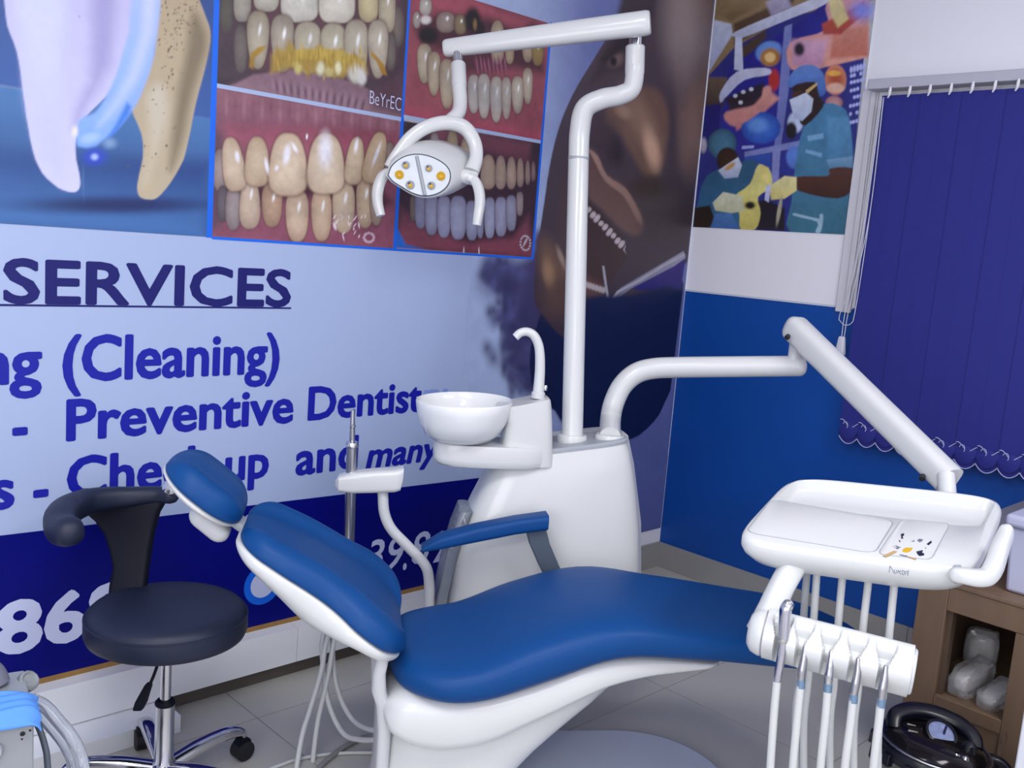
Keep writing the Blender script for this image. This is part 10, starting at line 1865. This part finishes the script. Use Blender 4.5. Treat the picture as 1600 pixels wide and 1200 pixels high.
# white carton edge at the right
cc = at(1592, 1140, 2.05)
cart = thing('white_carton', (cc.x+.1, cc.y-.1, 0), 'plain white carton standing on the floor at the right edge of the view', 'carton')
dv = Vector((cc.x, cc.y, 0)).normalized(); dr = Vector((dv.y, -dv.x, 0)); q0 = Vector((cc.x, cc.y, 0))
plate('carton_body', [q0+dr*.004, q0+dr*.30, q0+dr*.30+dv*.25, q0+dv*.25+dr*.004], (0, 0, 1), cc.z+.07, mat('white_carton_board', (.78, .79, .84), .5, var=.03), cart, bevel=.004)
mesh('lid_flap', [q0+dr*.006+dv*.002+Vector((0, 0, cc.z+.0702)), q0+dr*.298+dv*.002+Vector((0, 0, cc.z+.0702)), q0+dr*.298+dv*.12+Vector((0, 0, cc.z+.0702)), q0+dr*.006+dv*.12+Vector((0, 0, cc.z+.0702)), q0+dr*.006+dv*.002+Vector((0, 0, cc.z+.073)), q0+dr*.298+dv*.002+Vector((0, 0, cc.z+.073)), q0+dr*.298+dv*.12+Vector((0, 0, cc.z+.073)), q0+dr*.006+dv*.12+Vector((0, 0, cc.z+.073))], [(0, 1, 2, 3), (4, 5, 6, 7), (0, 1, 5, 4), (1, 2, 6, 5), (2, 3, 7, 6), (3, 0, 4, 7)], MATS['white_carton_board'], cart, smooth=False)
# ------------------------------------------------------------------ small machine at the lower left
MD = 1.72
m1 = at(53, 1119, MD); mz = m1.z
mg = thing('metal_machine', (m1.x-.15, m1.y+.1, 0), 'grey metal machine casing with drilled front panel at lower left', 'machine')
MET = mat('grey_enamel_panel', (.58, .60, .63), .4, metal=.2, var=.05)
fr = Vector((RIGHT.x, RIGHT.y, 0)).normalized(); fr = (fr*.86+Vector((_f.x, _f.y, 0)).normalized()*.52).normalized(); bkd = Vector((-fr.y, fr.x, 0)); c0 = Vector((m1.x, m1.y, 0))
def mp(a, b, z): return c0-fr*a+bkd*b+Vector((0, 0, z))
v, f = boxv(0, .36, 0, .20, .03, mz)
mesh('casing', [mp(*p) for p in v], f, MET, mg, bevel=.003)
v, f = boxv(.012, .34, .0, .18, 0, .03)
mesh('plinth', [mp(a, b+.01, z) for a, b, z in v], f, DARK, mg)
for a, z, r_ in ((.006, .008, .0022), (.018, .010, .0025), (.006, .026, .0022), (.018, .030, .0045), (.019, .040, .0018), (.038, .012, .0022)):
    lathe('panel_hole', mp(a, -.0002, mz-z), [(0, .0004), (r_, .0004), (r_, -.001)], DARK, mg, axis=-bkd, seg=12)
lathe('panel_knob', mp(.066, 0, mz-.052), [(0, .012), (.014, .012), (.017, .006), (.017, 0)], GREYP, mg, axis=-bkd, seg=24)
tube('grey_duct', [mp(.16, .14, mz), mp(.13, .15, mz+.035), mp(.095, .155, mz+.045), mp(.062, .155, mz+.025), mp(.05, .15, mz)], .024, mat('grey_duct_plastic', (.42, .43, .50), .4, var=.1), mg, seg=20)
kb = at(42, 1066, 1.86)
lathe('valve_cap', kb, [(0, -.012), (.016, -.012), (.020, -.004), (.020, .010), (.016, .014), (.012, .010), (0, .010)], mat('grey_valve', (.50, .52, .54), .4), mg, axis=RIGHT*.7+UPV*.5-FWD*.4, seg=12)
tube('valve_stem', [kb, at(34, 1082, 1.86), at(44, 1100, 1.86)], .008, GREYP, mg, seg=10)
cl = thing('blue_cloth', mp(.08, .05, mz), 'light blue cloth draped over the grey metal machine', 'cloth')
rows = []
prof_ = [(-.012, .0), (-.012, .012), (.0, .024), (.02, .034), (.05, .036), (.10, .030), (.16, .030), (.22, .032)]
NB = 12; cv = []; cf = []
for i, (a, h) in enumerate(prof_):
    for j in range(NB):
        b = -.010+.085*j/(NB-1); dz = h*.42-(.022*max(0, 1-j/1.6) if j < 2 else 0)+.006*math.sin(j*1.9+i*1.3)
        if i < 2: dz -= .01
        cv.append(mp(a+.004*math.sin(j*2.2), b-(.008 if j == 0 else 0), mz+.004+max(dz, -.03)))
for i in range(len(prof_)-1):
    for j in range(NB-1): cf.append((i*NB+j, i*NB+j+1, (i+1)*NB+j+1, (i+1)*NB+j))
o = mesh('cloth_sheet', cv, cf, mat('light_blue_cloth', (.33, .56, .88), .7, var=.06, scale=12), cl, angle=0, sub=2); md = o.modifiers.new('thick', 'SOLIDIFY'); md.thickness = .003
HCL = mat('clear_vinyl_hose', (.86, .88, .92), .12, trans=.8, var=.05, ior=1.25)
for k, (lb, P) in enumerate((('thick clear hose arching from the machine towards the stool, outermost', [(50, 1093, 1.86), (70, 1104, 1.85), (92, 1128, 1.84), (110, 1150, 1.83), (123, 1175, 1.82), (130, 1210, 1.8), (132, 1290, 1.78)]), ('clear hose running just inside the outermost hose of the machine', [(46, 1104, 1.92), (66, 1122, 1.91), (90, 1148, 1.90), (106, 1172, 1.89), (114, 1200, 1.88), (118, 1280, 1.86)]), ('dark grey cable hanging beside the metal machine panel', [(52, 1120, 1.84), (62, 1140, 1.83), (70, 1165, 1.82), (74, 1190, 1.81), (76, 1260, 1.8)]))):
    pts = [at(*p) for p in P]; e = Vector(pts[-1]); e.z = .02; pts.append(e)
    t = thing('machine_hose', pts[-1], lb, 'hose' if k < 2 else 'cable')
    tube('hose_wall', pts, (.0125, .011, .006)[k], HCL if k < 2 else mat('dark_grey_cable', (.30, .33, .38), .45), t, seg=14)
    lathe('hose_end', (e.x, e.y, .001), [(0, 0), (.014, 0), (.014, .022), (0, .022)], GREYP, t, seg=14)
